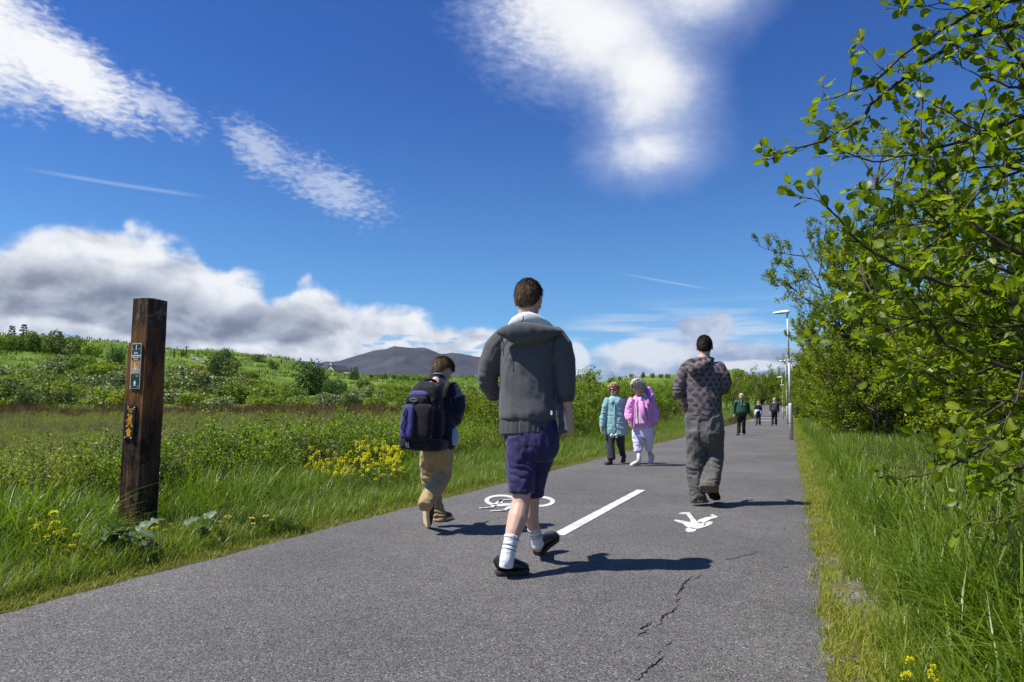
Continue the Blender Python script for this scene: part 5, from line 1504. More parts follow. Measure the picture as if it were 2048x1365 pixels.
# leaves: the 300 that show largest as objects, the others in one part
def lframe(ax, nr_):
    y = Vector(ax); z = Vector(nr_); z = (z - y * z.dot(y)).normalized(); x = y.cross(z)
    return Matrix((x, y, z)).transposed()
def show(s):
    v = Vector(s[0]) - CAM; d = v.dot(FV); px = v.dot(RV) / max(.1, d)
    inside = abs(px) < 0.75
    return (s[3] / max(d, .3)) if inside else 0
order = sorted(range(len(leaf_sites)), key=lambda i: -show(leaf_sites[i]))
big_ = set(order[:300])
VV = []; FF = []; TT = []; off = 0
for i, (q_, ax, nr_, s_) in enumerate(leaf_sites):
    M3 = lframe(ax, nr_); k = i % 5
    if i in big_:
        o = bpy.data.objects.new("leaf", LME[k]); col.objects.link(o); o.parent = ntree
        M4 = M3.to_4x4(); M4.translation = Vector(q_) + Vector(ax) * s_ * 0.25 - tb
        o.matrix_local = M4 @ Matrix.Scale(s_, 4)
    else:
        v, f, tt = LM[k]
        A = np.array(M3)
        VV.append(v @ A.T * s_ + q_ + np.array(ax) * s_ * 0.25 - np.array(tb)); FF.append(f + off); TT.append(tt + rt.uniform(-.3, .3)); off += len(v)
lv = link("foliage", npmesh("foliage", np.concatenate(VV), np.concatenate(FF), True, {"tint": np.concatenate(TT)}), m_alder, ntree); lv["kind"] = "stuff"

# ------------------------------------------------------------------ flowers and the dock plant
m_yel = leafmat("yellow_petals", (0.66, 0.56, 0.010), (0.82, 0.72, 0.016), (0.90, 0.82, 0.04), 0.25, 0.6, 0.2, rnd=0.2)
m_stem = leafmat("flower_stems", (0.05, 0.10, 0.015), (0.09, 0.15, 0.025), (0.14, 0.20, 0.04), 0.2, 0.6, 0.3)
def flower_parts(seed):
    r = np.random.default_rng(seed); mb = MB(); heads = [((0, 0, 1.0), 1.0)]
    mb.tube([(0, 0, -.05), (0.01, 0, .5), (0, 0.01, 1.0)], [.008, .006, .004], n=5, cap=0)
    for k in range(r.integers(1, 4)):
        a = r.uniform(0, 6.28); z0 = r.uniform(.5, .75); e = (0.12 * math.cos(a), 0.12 * math.sin(a), z0 + r.uniform(.12, .25))
        mb.tube([(0, 0, z0), (e[0] * .7, e[1] * .7, z0 + .08), e], [.005, .004, .003], n=4, cap=0); heads.append((e, r.uniform(.55, .8)))
    pos = []; ax = []; nr_ = []
    for hc, hs_ in heads:
        n = int(34 * hs_)
        for i in range(n):
            u = r.uniform(0, 1) ** 0.7; a = r.uniform(0, 6.28); rr_ = 0.055 * hs_ * (1.05 - 0.55 * u)
            c_ = np.array([hc[0] + rr_ * math.cos(a), hc[1] + rr_ * math.sin(a), hc[2] - 0.02 + 0.10 * hs_ * u])
            for w_ in range(2):
                b_ = a + r.uniform(-1.2, 1.2); d_ = np.array([math.cos(b_), math.sin(b_), r.uniform(-.2, .6)])
                pos.append(c_); ax.append(d_); nr_.append(np.array([0, 0, 1.0]) + r.normal(0, .4, 3))
    pos = np.array(pos); V, F = leaf_quads(pos, np.array(ax), np.array(nr_), np.full(len(pos), .026), np.full(len(pos), .024))
    fl = npmesh("flower_head", V, F, False, {"tint": np.repeat(r.uniform(0, 1, len(pos)), 4)}); fl.materials.append(m_yel)
    st = mb.mesh("stem"); st.materials.append(m_stem)
    pos = np.array([(0, 0, z) for z in r.uniform(.1, .7, 9)]); a = r.uniform(0, 6.28, 9); ax = np.c_[np.cos(a), np.sin(a), r.uniform(0, .7, 9)]
    V, F = leaf_quads(pos, ax, np.tile([0, 0, 1.0], (9, 1)), r.uniform(.10, .2, 9), r.uniform(.025, .05, 9))
    lf = npmesh("stem_leaves", V, F, False, {"tint": np.full(len(V), .4)}); lf.materials.append(m_stem)
    return st, fl, lf
FP = [flower_parts(800 + i) for i in range(6)]
def flower(px, py, d, label, group, ks=1.0):
    h = P(px, py, d); z0 = zt1(h.x, h.y); H = max(0.16, h.z - z0)
    e = empty("yellow_flower", (h.x, h.y, z0), random.uniform(0, 6.28)); tag(e, label, "flower", group)
    e.rotation_euler = (random.uniform(-.12, .12), random.uniform(-.12, .12), random.uniform(0, 6.28))
    st, fl, lf = FP[random.randrange(6)]
    k = 0.44 * random.uniform(.8, 1.2)
    # the head keeps its true size whatever the height of the stem
    e.scale = (k * ks, k * ks, H)
    for nm, me in (("stem", st), ("flower_head", fl), ("stem_leaves", lf)):
        o = bpy.data.objects.new(nm, me); col.objects.link(o); o.parent = e
        if nm == "flower_head": o["kind"] = "stuff"
rf_ = random.Random(21)
for i in range(96):
    u = rf_.random()
    px = 612 + 192 * (u ** 0.75); mid = 934 - 20 * u; py = mid + rf_.gauss(0, 15 if u < .5 else 17)
    if px > 690 and rf_.random() < .5: py -= 8
    flower(px, py, rf_.uniform(8.0, 9.4), "yellow mustard flower in the dense patch on the verge behind the boy's heel", "yellow flowers in the dense verge patch")
for i, (px, py) in enumerate([(99, 1031), (73, 1057), (100, 1049), (104, 1060), (116, 1064), (143, 1073), (157, 1085), (117, 1088), (132, 1096), (144, 1098), (130, 1105), (126, 1117), (196, 1117), (101, 1159), (60, 1045), (82, 1052)]):
    flower(px, py, 4.4 + 0.3 * rf_.random(), f"{ORD[i]} yellow flower of the loose cluster left of the post's foot", "yellow flowers left of the post")
for i, (px, py) in enumerate([(311, 1077), (344, 1070), (372, 1064), (375, 1086), (289, 1101), (302, 1096), (456, 1052), (498, 1052), (530, 1040)]):
    flower(px, py, 5.2 + 0.0016 * (px - 290) + 0.2 * rf_.random(), f"{ORD[i]} small yellow flower between the post and the dense flower patch", "yellow flowers right of the post")
for px, py in ((1828, 1330), (1846, 1348), (1866, 1340)): flower(px, py, 2.25, "small yellow flower low in the grass at the bottom right corner", "yellow flowers at the bottom right", 0.42)
m_dock = leafmat("dock_leaves", (0.060, 0.105, 0.045), (0.105, 0.160, 0.080), (0.170, 0.225, 0.125), 0.2, 0.45, 0.45)
def dock_leaf(L, W, seed):
    r = np.random.default_rng(seed); V = []; T = []; F = []
    for i in range(11):
        u = i / 10; wd_ = W * math.sin(math.pi * min(1, .06 + .92 * u)) ** .7 * (1.1 - .5 * u)
        for k in range(7):
            s = (k - 3) / 3
            V.append((s * wd_, L * u, -0.35 * L * u * u + 0.05 * L * abs(s) + 0.012 * math.sin(u * 19 + s * 3 + seed) * abs(s) + (0.006 if i % 2 else -.006) * (s != 0)))
            T.append(.4 + .5 * (k == 3) + r.uniform(-.1, .1))
    for i in range(10):
        for k in range(6): F.append((i * 7 + k, i * 7 + k + 1, i * 7 + k + 8, i * 7 + k + 7))
    me = npmesh("leaf", V, np.array(F), True, {"tint": T}); me.materials.append(m_dock); return me
DL = [dock_leaf(.20, .075, i) for i in range(4)]
def dock(px, py, d, n, s, label):
    c_ = P(px, py, d); z0 = zt1(c_.x, c_.y); e = empty("dock_plant", (c_.x, c_.y, z0)); tag(e, label, "plant", "broad-leaved plants at the post's foot")
    r = random.Random(int(px))
    for i in range(n):
        o = bpy.data.objects.new("leaf", DL[i % 4]); col.objects.link(o); o.parent = e
        a = r.uniform(0, 6.28) if i > 3 else math.pi + YAW + r.uniform(-.9, .9)
        o.location = (0.05 * math.cos(a + 1.57), .05 * math.sin(a + 1.57), r.uniform(.05, .22)); o.rotation_euler = (r.uniform(-.1, .75), r.uniform(-.3, .3), a); o.scale = (s * r.uniform(.7, 1.2),) * 3
dock(258, 1118, 4.75, 11, 0.9, "broad grey-green dock leaves spreading beside the asphalt below the post")
dock(222, 1055, 5.1, 8, 0.75, "smaller dock rosette half buried in grass left of the post's foot")
dock(410, 1100, 5.3, 9, 0.6, "low dark rosette at the asphalt edge right of the post")
# ------------------------------------------------------------------ people: one continuous body each, clothes and hair as its children
def remesh(name, pieces, voxel, smooth=6, fac=0.5):
    mb = MB()
    for V, F in pieces: mb.add(V, F)
    me = mb.mesh(name)
    o = bpy.data.objects.new("tmp_mesh", me); col.objects.link(o)
    md = o.modifiers.new("r", "REMESH"); md.mode = "VOXEL"; md.voxel_size = voxel; md.use_smooth_shade = True
    if smooth:
        ms = o.modifiers.new("s", "SMOOTH"); ms.factor = fac; ms.iterations = smooth
    bpy.context.view_layer.update()
    out_ = bpy.data.meshes.new_from_object(o.evaluated_get(bpy.context.evaluated_depsgraph_get()))
    bpy.data.objects.remove(o); bpy.data.meshes.remove(me)
    out_.name = name; out_.materials.clear()
    return out_
def coords(me):
    v = np.empty(len(me.vertices) * 3, dtype=np.float32); me.vertices.foreach_get("co", v)
    n = np.empty(len(me.vertices) * 3, dtype=np.float32); me.vertex_normals.foreach_get("vector", n)
    return v.reshape(-1, 3).astype(float), n.reshape(-1, 3).astype(float)
def setco(me, v):
    me.vertices.foreach_set("co", np.asarray(v, dtype=np.float32).ravel()); me.update()
def ridged(p, oct=3, seed=0): return 1 - np.abs(fbm(p, oct, seed)) * 2.2
class Person:
    def __init__(self, label, D, face, base_px, group=None):
        self.D, self.s = D, D / FPX
        f = Vector((math.sin(face), math.cos(face), 0)); self.fw = f; self.rt = Vector((f.y, -f.x, 0))
        self.base = P(base_px[0], base_px[1], D); self.base.z = max(0.0, self.base.z) if D > 100 else 0.0
        self.root = empty("person", self.base); tag(self.root, label, "person", group)
    def J(self, px, py, dd=0.0): return P(px, py, self.D + dd) - self.base
    def ring(self, rows, axis=None, n=20, cap=0.5):
        """rows: (px, py, dd, half width px, half depth m)"""
        pts = [self.J(r[0], r[1], r[2]) for r in rows]
        return tube(pts, [r[3] * self.s for r in rows], [r[4] for r in rows], axis if axis is not None else self.rt, n, cap)
    def limb(self, rows, n=14, cap=0.8):
        """rows: (px, py, dd, radius px)"""
        pts = [self.J(r[0], r[1], r[2]) for r in rows]
        return tube(pts, [r[3] * self.s for r in rows], None, None, n, cap)
    def cloth(self, name, pieces, voxel, mat, amp=0.006, sc=(9, 9, 5), seed=0, folds=(), smooth=6, parent=None, slant=0.0):
        me = remesh(name, pieces, voxel, smooth)
        v, nrm = coords(me)
        R = np.array([self.rt, self.fw, (0, 0, 1)])
        q = v @ R.T
        q[:, 2] += slant * q[:, 0]
        h = (ridged(q * sc, 3, seed) - 0.55) * amp + fbm(q * np.array(sc) * 3.1, 2, seed + 9) * amp * 0.3
        for c, rad, a, axis, k in folds:
            c = np.array(c); d = np.linalg.norm(v - c, axis=1); ax = np.array(axis)
            ph = (v - c) @ ax * k + fbm(v * 14, 2, seed + 3) * (2.2 if k > 35 else 0.7)
            h += a * (np.abs(np.sin(ph)) ** 0.7 - 0.55) * np.exp(-(d / rad) ** 2)
        setco(me, v + nrm * h[:, None])
        return link(name, me, mat, parent or self.root)
    def body(self, pieces, voxel, mat, marks=(), smooth=4):
        me = remesh("body", pieces, voxel, smooth)
        v, _ = coords(me)
        c = np.ones((len(v), 3))
        for ctr, rad, colr in marks:
            d = np.linalg.norm((v - np.array(ctr)) / np.array(rad), axis=1); w_ = np.clip(1.6 - 1.6 * d, 0, 1)[:, None]
            c = c * (1 - w_) + np.array(colr) * w_
        at = me.attributes.new("skin_tone", "FLOAT_COLOR", "POINT"); at.data.foreach_set("color", np.c_[c, np.ones(len(c))].astype(np.float32).ravel())
        return link("body", me, mat, self.root)
    def hand(self, w_, d, palm, thumb, L=0.18, curl=0.35, fr=0.0085):
        """wrist point, finger direction, the way the palm faces, the side of the thumb"""
        w_, d, palm, thumb = Vector(w_), Vector(d).normalized(), Vector(palm).normalized(), Vector(thumb).normalized()
        side = (thumb - d * thumb.dot(d)).normalized(); palm = (palm - d * palm.dot(d) - side * palm.dot(side)).normalized()
        k = L / 0.18; res = []
        kn = w_ + d * 0.085 * k
        res.append(tube([w_ - d * 0.02, w_ + d * 0.02 * k, w_ + d * 0.06 * k, kn], [.027 * k, .034 * k, .041 * k, .038 * k], [.020 * k, .017 * k, .015 * k, .012 * k], side, 14, .5))
        for i, (off, ln) in enumerate(((0.030, .072), (0.010, .080), (-0.010, .074), (-0.029, .058))):
            p = kn + side * off * k - d * 0.012; dd = d.copy(); pts = [p]
            for sgm in range(3):
                a = curl * (0.7 + 0.35 * sgm) * (1 + 0.12 * i)
                dd = (dd * math.cos(a) + palm * math.sin(a)).normalized()
                p = p + dd * ln * k * (0.45, 0.32, 0.27)[sgm]; pts.append(p)
            res.append(tube(pts, [fr * k * 1.05, fr * k, fr * k * .9, fr * k * .72], None, side, 8, .8))
        p = w_ + d * 0.022 * k + side * 0.030 * k; dd = (d * 0.72 + side * 0.62 + palm * 0.25).normalized(); pts = [w_ + d * 0.01 + side * .014, p]
        for sgm in range(2):
            p = p + dd * (0.036, 0.028)[sgm] * k; pts.append(p); dd = (dd + palm * 0.25 - side * 0.25).normalized()
        res.append(tube(pts, [.015 * k, .013 * k, .0105 * k, .008 * k], None, side, 8, .8))
        return res
    def head(self, c, fw, up, neck, k=1.0, nose=True, jaw=1.0, nr=0.055):
        """c centre of the skull, neck the point where it enters the collar"""
        c = Vector(c); fw = Vector(fw).normalized(); up = Vector(up); up = (up - fw * up.dot(fw)).normalized(); rt = fw.cross(up)
        M = Matrix((rt, fw, up)).transposed(); self.hM = M; self.hc = c; self.hk = k
        q = lambda x, y, z: c + M @ (Vector((x, y, z)) * k)
        res = [ball(q(0, -.008, .018), (.074 * k, .094 * k, .092 * k), M), ball(q(0, .018, -.02), (.066 * k, .074 * k, .085 * k), M),
               tube([q(0, .030, -.03), q(0, .045, -.075), q(0, .052, -.108)], [.060 * k, .050 * k * jaw, .030 * k * jaw], [.05 * k, .040 * k, .024 * k], rt, 14, .6),
               tube([q(0, -.022, -.035), q(0, -.020, -.09), Vector(neck), Vector(neck) - up * .06], [nr * k, nr * k, nr * 1.1 * k, nr * 1.4 * k], [nr * k, nr * k, nr * 1.1 * k, nr * 1.2 * k], rt, 16, .3)]
        for s in (-1, 1):
            res.append(ball(q(.080 * s, -.004, -.008), (.012 * k, .021 * k, .034 * k), M @ Matrix.Rotation(.35 * s, 3, "Z"), 12, 8))
            res.append(ball(q(.036 * s, .070, -.028), (.024 * k, .018 * k, .020 * k), M, 10, 8))       # cheeks
            res.append(ball(q(.030 * s, .078, .022), (.026 * k, .012 * k, .008 * k), M, 10, 8))        # brow ridge
        if nose:
            res.append(tube([q(0, .084, .016), q(0, .098, -.012), q(0, .106, -.030), q(0, .092, -.040)], [.009 * k, .011 * k, .016 * k, .012 * k], [.010 * k, .012 * k, .012 * k, .008 * k], rt, 10, .6))
            res.append(tube([q(-.022, .084, -.062), q(0, .094, -.060), q(.022, .084, -.062)], [.007 * k] * 3, None, None, 8, .6))
        self.q = q
        return res
    def facemarks(self, skin=True):
        q, k = self.q, self.hk
        m_ = [(q(0, .096, -.061), (.024 * k, .016 * k, .010 * k), (0.85, 0.45, 0.45))]
        for s in (-1, 1):
            m_.append((q(.031 * s, .084, .002), (.015 * k, .014 * k, .009 * k), (0.16, 0.12, 0.12)))
            m_.append((q(.032 * s, .088, .026), (.020 * k, .014 * k, .006 * k), (0.45, 0.36, 0.30)))
            m_.append((q(.042 * s, .080, -.03), (.022 * k, .02 * k, .018 * k), (1.05, 0.78, 0.76)))
        return m_
    def hair(self, mat, line, puff=1.07, n=2600, ln=0.022, wd=0.0035, noise_a=0.004, lift=0.35, seed=0, back=1.0, curl=0.0, top=1.0):
        """cap over the skull above the hairline plus short strands lying along it; line: (y, z) pairs"""
        r = np.random.default_rng(seed); k = self.hk
        V, F = ball((0, 0, 0), (1, 1, 1), None, 44, 30)
        V = np.array([tuple(v) for v in V]); rad = np.array([.074, .094, .092]) * k * puff
        ctr = np.array([0, -.008, .018]) * k
        def pos(d):
            p = d * rad * (1 + (noise_a / .09) * fbm(d * 5.5, 3, seed))[:, None] + ctr
            p[:, 1] = np.where(p[:, 1] < 0, p[:, 1] * back, p[:, 1]); p[:, 2] = np.where(p[:, 2] > 0, p[:, 2] * top, p[:, 2])
            return p
        ys = np.array([a for a, b_ in line]) * k; zs = np.array([b_ for a, b_ in line]) * k
        ok = lambda p: p[:, 2] > np.interp(p[:, 1], ys, zs) + fbm(p * 60, 2, seed + 1) * .006
        Pv = pos(V); keep = ok(Pv)
        F = [f for f in F if all(keep[i] for i in f)]
        verts = list(Pv); tint_ = list(np.clip(.30 + .3 * fbm(Pv * (70, 70, 14), 2, seed + 2) - Pv[:, 2] * 2.4, -.1, 1)); q4 = [f for f in F if len(f) == 4]; t3 = [f for f in F if len(f) == 3]
        d = r.normal(0, 1, (n * 3, 3)); d /= np.linalg.norm(d, axis=1)[:, None]
        p = pos(d); m_ = ok(p); p, d = p[m_][:n], d[m_][:n]
        down = np.array([0, -.55, -1.0]); t_ = down - d * (d @ down)[:, None]; t_ = t_ / np.maximum(1e-3, np.linalg.norm(t_, axis=1))[:, None] + r.normal(0, .18 + curl, d.shape) + d * lift
        t_ /= np.linalg.norm(t_, axis=1)[:, None]; s_ = np.cross(t_, d); s_ /= np.maximum(1e-3, np.linalg.norm(s_, axis=1))[:, None]
        L = ln * k * r.uniform(.5, 1.3, len(p))[:, None]; w_ = wd * k
        b0 = len(verts)
        mid = p + t_ * L * .5 + d * (.09 + curl) * L; tip = p + t_ * L * (1 - curl * .9)
        arr = np.stack([p - s_ * w_ / 2, p + s_ * w_ / 2, mid + s_ * w_ / 2, mid - s_ * w_ / 2, tip + s_ * w_ * .15, tip - s_ * w_ * .15], 1).reshape(-1, 3)
        verts = np.concatenate([np.array(verts), arr]); tint_ = np.concatenate([tint_, np.repeat(np.clip(.46 + .7 * fbm(p * (70, 70, 14), 2, seed + 4) + r.uniform(-.22, .22, len(p)) - p[:, 2] * 2.4, -.1, 1.1), 6)])
        i6 = b0 + np.arange(len(p))[:, None] * 6
        q4 = np.concatenate([np.array(q4), i6 + [0, 1, 2, 3], i6 + [3, 2, 4, 5]])
        W = np.array(self.hM)
        verts = verts @ W.T + np.array(self.hc)
        return link("hair", npmesh("hair", verts, [q4, np.array(t3)] if len(t3) else [q4], True, {"tint": tint_}), mat, self.root)
    def shoe(self, heel, toe, up, mat, mat_sole, w_=0.045, h=0.075, sole=0.026, ankle=None, name="shoe", label=None):
        heel, toe, up = Vector(heel), Vector(toe), Vector(up).normalized(); t_ = toe - heel; L = t_.length; t_.normalize()
        up = (up - t_ * up.dot(t_)).normalized(); sd = t_.cross(up)
        U = [0.02, .10, .25, .42, .58, .72, .86, .96]; Wd = [.62, .80, .84, .80, .90, 1.0, .92, .60]; Hh = [.80, 1.0, 1.0, .92, .78, .62, .50, .36]
        pts = [heel + t_ * L * u + up * (sole + h * hh / 2 - .004) for u, hh in zip(U, Hh)]
        up_p = [tube(pts, [w_ * v for v in Wd], [h * hh / 2 + .004 for hh in Hh], sd, 18, .35)]
        if ankle is not None: up_p.append(tube([heel + t_ * L * .20 + up * (sole + h * .5), Vector(ankle)], [w_ * .84, w_ * .80], [w_ * .95, w_ * .85], sd, 14, .1))
        o = link(name, remesh(name, up_p, 0.007 if self.D < 9 else 0.012, 3), mat, self.root)
        if label: o["label"] = label
        U2 = [0.0, .05, .12, .28, .45, .6, .74, .87, .96, 1.0]; W2 = [.55, .78, .90, .92, .86, .96, 1.07, 1.0, .78, .45]
        mb = MB(); V = []; F = []
        rim = [(u, v) for u, v in zip(U2, W2)] + [(u, -v) for u, v in reversed(list(zip(U2, W2)))]
        n = len(rim)
        for z_, k in ((0.0, .97), (sole * .5, 1.03), (sole, 1.0)):
            V += [heel + t_ * L * u + sd * w_ * v * k + up * (z_ + (0.012 if u > .9 else 0)) for u, v in rim]
        for l_ in range(2):
            for i in range(n): F.append((l_ * n + i, l_ * n + (i + 1) % n, (l_ + 1) * n + (i + 1) % n, (l_ + 1) * n + i))
        F += [tuple(reversed(range(n))), tuple(range(2 * n, 3 * n))]
        # tread blocks under the sole
        mb.add(V, F)
        for i in range(7):
            u = .08 + .135 * i; wv = np.interp(u, U2, W2) * w_ * .72
            mb.box(heel + t_ * L * u - up * .002, (wv * 2, L * .07, .006), Matrix((sd, t_, up)).transposed())
        s_o = mb.build("sole", mat_sole, o, False)
        return o

m_skin, t, b = newmat("skin")
sk = noise(t, objco(t), 35.0, 4, 0.6)
cm = t.nodes.new("ShaderNodeMix"); cm.data_type = "RGBA"; cm.blend_type = "MULTIPLY"; cm.inputs[0].default_value = 1.0
_in(t, cm.inputs[6], mix(t, sk, (0.56, 0.34, 0.245), (0.68, 0.43, 0.32)))
t.links.new(attr(t, "skin_tone", "Color").s, cm.inputs[7])
t.links.new(cm.outputs[2], b.inputs["Base Color"])
b.inputs["Roughness"].default_value = 0.5; b.inputs["Subsurface Weight"].default_value = 0.12; b.inputs["Subsurface Radius"].default_value = (0.012, 0.005, 0.003)
def hairmat(name, a, b_, c_):
    return leafmat(name, a, b_, c_, 0.05, 0.62, 0.18, rnd=0.0)
m_hair_b = hairmat("brown_hair", (0.060, 0.037, 0.020), (0.155, 0.098, 0.050), (0.31, 0.20, 0.105))
m_hair_d = hairmat("dark_hair", (0.016, 0.012, 0.009), (0.034, 0.025, 0.018), (0.075, 0.054, 0.038))
m_hair_l = hairmat("light_brown_hair", (0.10, 0.062, 0.032), (0.23, 0.15, 0.077), (0.42, 0.29, 0.16))
m_hair_y = hairmat("blonde_hair", (0.42, 0.27, 0.10), (0.66, 0.47, 0.21), (0.80, 0.64, 0.36))
m_hair_g = hairmat("grey_hair", (0.46, 0.44, 0.40), (0.70, 0.68, 0.63), (0.84, 0.82, 0.79))
m_hair_w = hairmat("white_hair", (0.5, 0.48, 0.46), (0.66, 0.64, 0.61), (0.78, 0.77, 0.74))
def fabric(name, c, var=0.25, scale=220.0, rough=0.9, weave=0.0015, patch=0.0, c2=None, spec=0.15):
    m, t, b = newmat(name); p = objco(t)
    n = noise(t, p, scale, 3, 0.7); n2 = noise(t, p, 6.0, 4, 0.6)
    cc = mix(t, n, tuple(v * (1 - var) for v in c), tuple(min(1, v * (1 + var)) for v in c))
    if c2: cc = mix(t, n2.ss(0.45, 0.62) * patch, cc, c2)
    _in(t, b.inputs["Base Color"], cc); b.inputs["Roughness"].default_value = rough; b.inputs["Specular IOR Level"].default_value = spec
    b.inputs["Sheen Weight"].default_value = 0.15
    bump(t, b, n, 0.5, weave)
    return m
m_heather = fabric("grey_heather_fleece", (0.098, 0.100, 0.104), 0.6, 160.0)
m_rib = fabric("grey_rib_knit", (0.075, 0.077, 0.082), 0.35, 120.0)
m_lining = fabric("white_lining", (0.72, 0.73, 0.72), 0.06)
m_shorts = fabric("navy_purple_cotton", (0.036, 0.031, 0.098), 0.15, 120.0, 0.75)
m_sock = fabric("white_sock", (0.74, 0.75, 0.76), 0.06, 90.0)
m_stripe = fabric("navy_stripe", (0.02, 0.022, 0.05), 0.1)
m_leather = plain("black_leather", (0.010, 0.010, 0.011), 0.28, 0.3, 30.0, spec=0.6)
m_solebr = plain("worn_brown_sole", (0.050, 0.040, 0.026), 0.85, 0.5, 40.0)
m_zip = plain("zip_metal", (0.55, 0.56, 0.58), 0.35, 0.1, 50.0, metal=0.7)
m_tagw = plain("white_tab", (0.7, 0.7, 0.7), 0.6, 0.05, 50)
UPZ = Vector((0, 0, 1))

# ---- the young man in the middle, walking away
p1 = Person("young man in dark grey hoodie and navy shorts walking away in mid-path", 4.50, 0.0, (1050, 1134))
J = p1.J
rt_, fw_ = p1.rt, p1.fw
hd = p1.head(J(1057.5, 600, .02), (0.02, 1, -.12), (0, 0.08, 1), J(1054, 645, .0), 1.07, nr=.054)
arm_r = [p1.limb([(1112, 690, -.06, 14), (1125, 730, -.06, 13), (1130, 775, -.05, 12), (1134, 805, -.05, 10.5), (1139, 838, -.05, 7.5)])]
arm_l = [p1.limb([(1000, 690, .06, 14), (985, 725, .06, 13), (980, 760, .10, 12), (988, 788, .22, 10), (1000, 800, .30, 8)])]
hr_ = p1.hand(J(1139, 838, -.05), J(1143, 880, .0) - J(1139, 838, -.05), -rt_ * .8 - fw_ * .5, fw_ * 0.9 + rt_ * .2, .185, .42)
hl_ = p1.hand(J(1000, 800, .30), fw_ * .8 + rt_ * .6 - UPZ * .2, rt_ * .2 - UPZ, rt_ + fw_ * .2, .185, .5)
tors = [p1.ring([(1056, 668, 0, 42, .085), (1056, 720, 0, 46, .10), (1055, 790, 0, 44, .095), (1056, 850, 0, 46, .10), (1058, 880, 0, 44, .10)])]
leg_l = [p1.limb([(1038, 875, .0, 25), (1042, 930, -.04, 23), (1044, 985, -.07, 17.5), (1041, 1010, -.09, 18), (1035, 1037, -.13, 19.5), (1026, 1066, -.18, 15), (1018, 1098, -.22, 10), (1014, 1118, -.235, 8)])]
leg_r = [p1.limb([(1078, 875, .0, 25), (1074, 930, .05, 22), (1066, 985, .10, 15.5), (1063, 1010, .12, 15.5), (1062, 1030, .13, 15), (1067, 1056, .18, 12), (1073, 1082, .22, 9.5), (1076, 1096, .24, 10)])]
feet = []
p1.body(hd + arm_r + arm_l + hr_ + hl_ + tors + leg_l + leg_r + feet, 0.0055, m_skin, p1.facemarks(), smooth=3)
p1.hair(m_hair_b, [(-.11, -.062), (-.08, -.060), (-.045, -.045), (-.01, .012), (.02, .03), (.07, .055), (.11, .075)], 1.06, 6000, .026, .0032, .004, .20, 3, top=1.10)
# hoodie
hood = []
cx_ = [996, 1008, 1022, 1041, 1062, 1082, 1101, 1115, 1121]
ct_ = [662, 653, 647, 645, 647, 650, 654, 659, 662]; cb_ = [666, 675, 684, 690, 687, 681, 673, 667, 664]
hood.append(tube([J(x, (a + c_) / 2, -.105 - .045 * math.sin(math.pi * i / 8) - .02 * (i / 8)) for i, (x, a, c_) in enumerate(zip(cx_, ct_, cb_))],
                 [max(.010, (c_ - a) / 2 * p1.s * 1.05) for a, c_ in zip(ct_, cb_)], [.018 + .030 * math.sin(math.pi * i / 8) for i in range(9)], UPZ - fw_ * .35, 20, .6))
torso = p1.ring([(1055, 652, 0, 30, .060), (1056, 664, 0, 54, .092), (1056, 684, 0, 64, .115), (1055, 720, 0, 60, .130), (1054, 760, 0, 57, .128), (1054, 800, 0, 57, .125), (1056, 828, 0, 61, .134), (1056, 838, 0, 60, .128)], cap=.2)
sl_l = p1.limb([(1006, 674, .05, 20), (990, 696, .06, 24), (982, 722, .06, 23.5), (977, 748, .08, 22), (977, 765, .12, 20), (982, 779, .18, 18), (986, 786, .23, 16)], n=18)
sl_r = p1.limb([(1108, 672, -.05, 21), (1121, 694, -.06, 24), (1127, 722, -.06, 23), (1130, 752, -.06, 20), (1130, 772, -.06, 19), (1131, 790, -.05, 17)], n=18)
flap = p1.ring([(1118, 800, -.02, 6, .09), (1122, 826, -.03, 7, .10), (1126, 848, -.03, 8, .10), (1127, 862, -.02, 8, .095)])
fold1 = [(J(1130, 765, -.06), .10, .010, (0, 0, 1), 75), (J(979, 762, .1), .10, .010, (0, 0, 1), 75), (J(1105, 700, -.12), .10, .008, (.8, 0, .6), 60), (J(1010, 700, -.05), .10, .007, (-.8, 0, .6), 60),
         (J(1055, 760, -.12), .28, .008, (.80, 0, .60), 19), (J(1078, 795, -.12), .15, .005, (.9, 0, .42), 28), (J(1030, 720, -.1), .12, .005, (.93, 0, -.36), 30)]
hoodie = p1.cloth("hoodie", [torso, sl_l, sl_r, flap] + hood, 0.0075, m_heather, .011, (4.5, 4.5, 1.6), 11, fold1, 6, slant=.9)
p1.cloth("hem_rib", [p1.ring([(1055, 836, 0, 57.5, .119), (1055, 850, 0, 58.5, .122), (1056, 866, 0, 59.5, .122)], cap=.1)], .006, m_rib, .005, (60, 60, 1), 12, smooth=2, parent=hoodie)
for sd_, rows in ((1, [(1131, 784, -.055, 17.5), (1132, 793, -.05, 18), (1132.5, 801, -.05, 16)]), (-1, [(985, 781, .20, 17), (987, 787, .235, 17.5), (989, 791, .26, 15)])):
    p1.cloth("cuff", [p1.limb(rows, cap=.3)], .007, m_rib, .003, (20, 20, 20), 14, smooth=2, parent=hoodie)
lin = MB()
lin.tube([J(x, y, d) for x, y, d in ((1019, 650, .03), (1026, 643, -.03), (1040, 637, -.085), (1056, 635, -.105), (1072, 639, -.10), (1088, 646, -.08), (1101, 653, -.045), (1106, 657, .0))], [.016, .026, .034, .038, .036, .028, .018, .010], [.010, .014, .016, .016, .016, .014, .012, .01], UPZ, 16, .6)
lin_o = lin.build("hood_lining", m_lining, hoodie)
lin2 = MB().tube([J(1047, 632.5, -.126), J(1046.5, 639, -.136), J(1043, 644, -.142)], [.0035] * 3, n=6).build("drawcord_seam", m_stripe, hoodie)
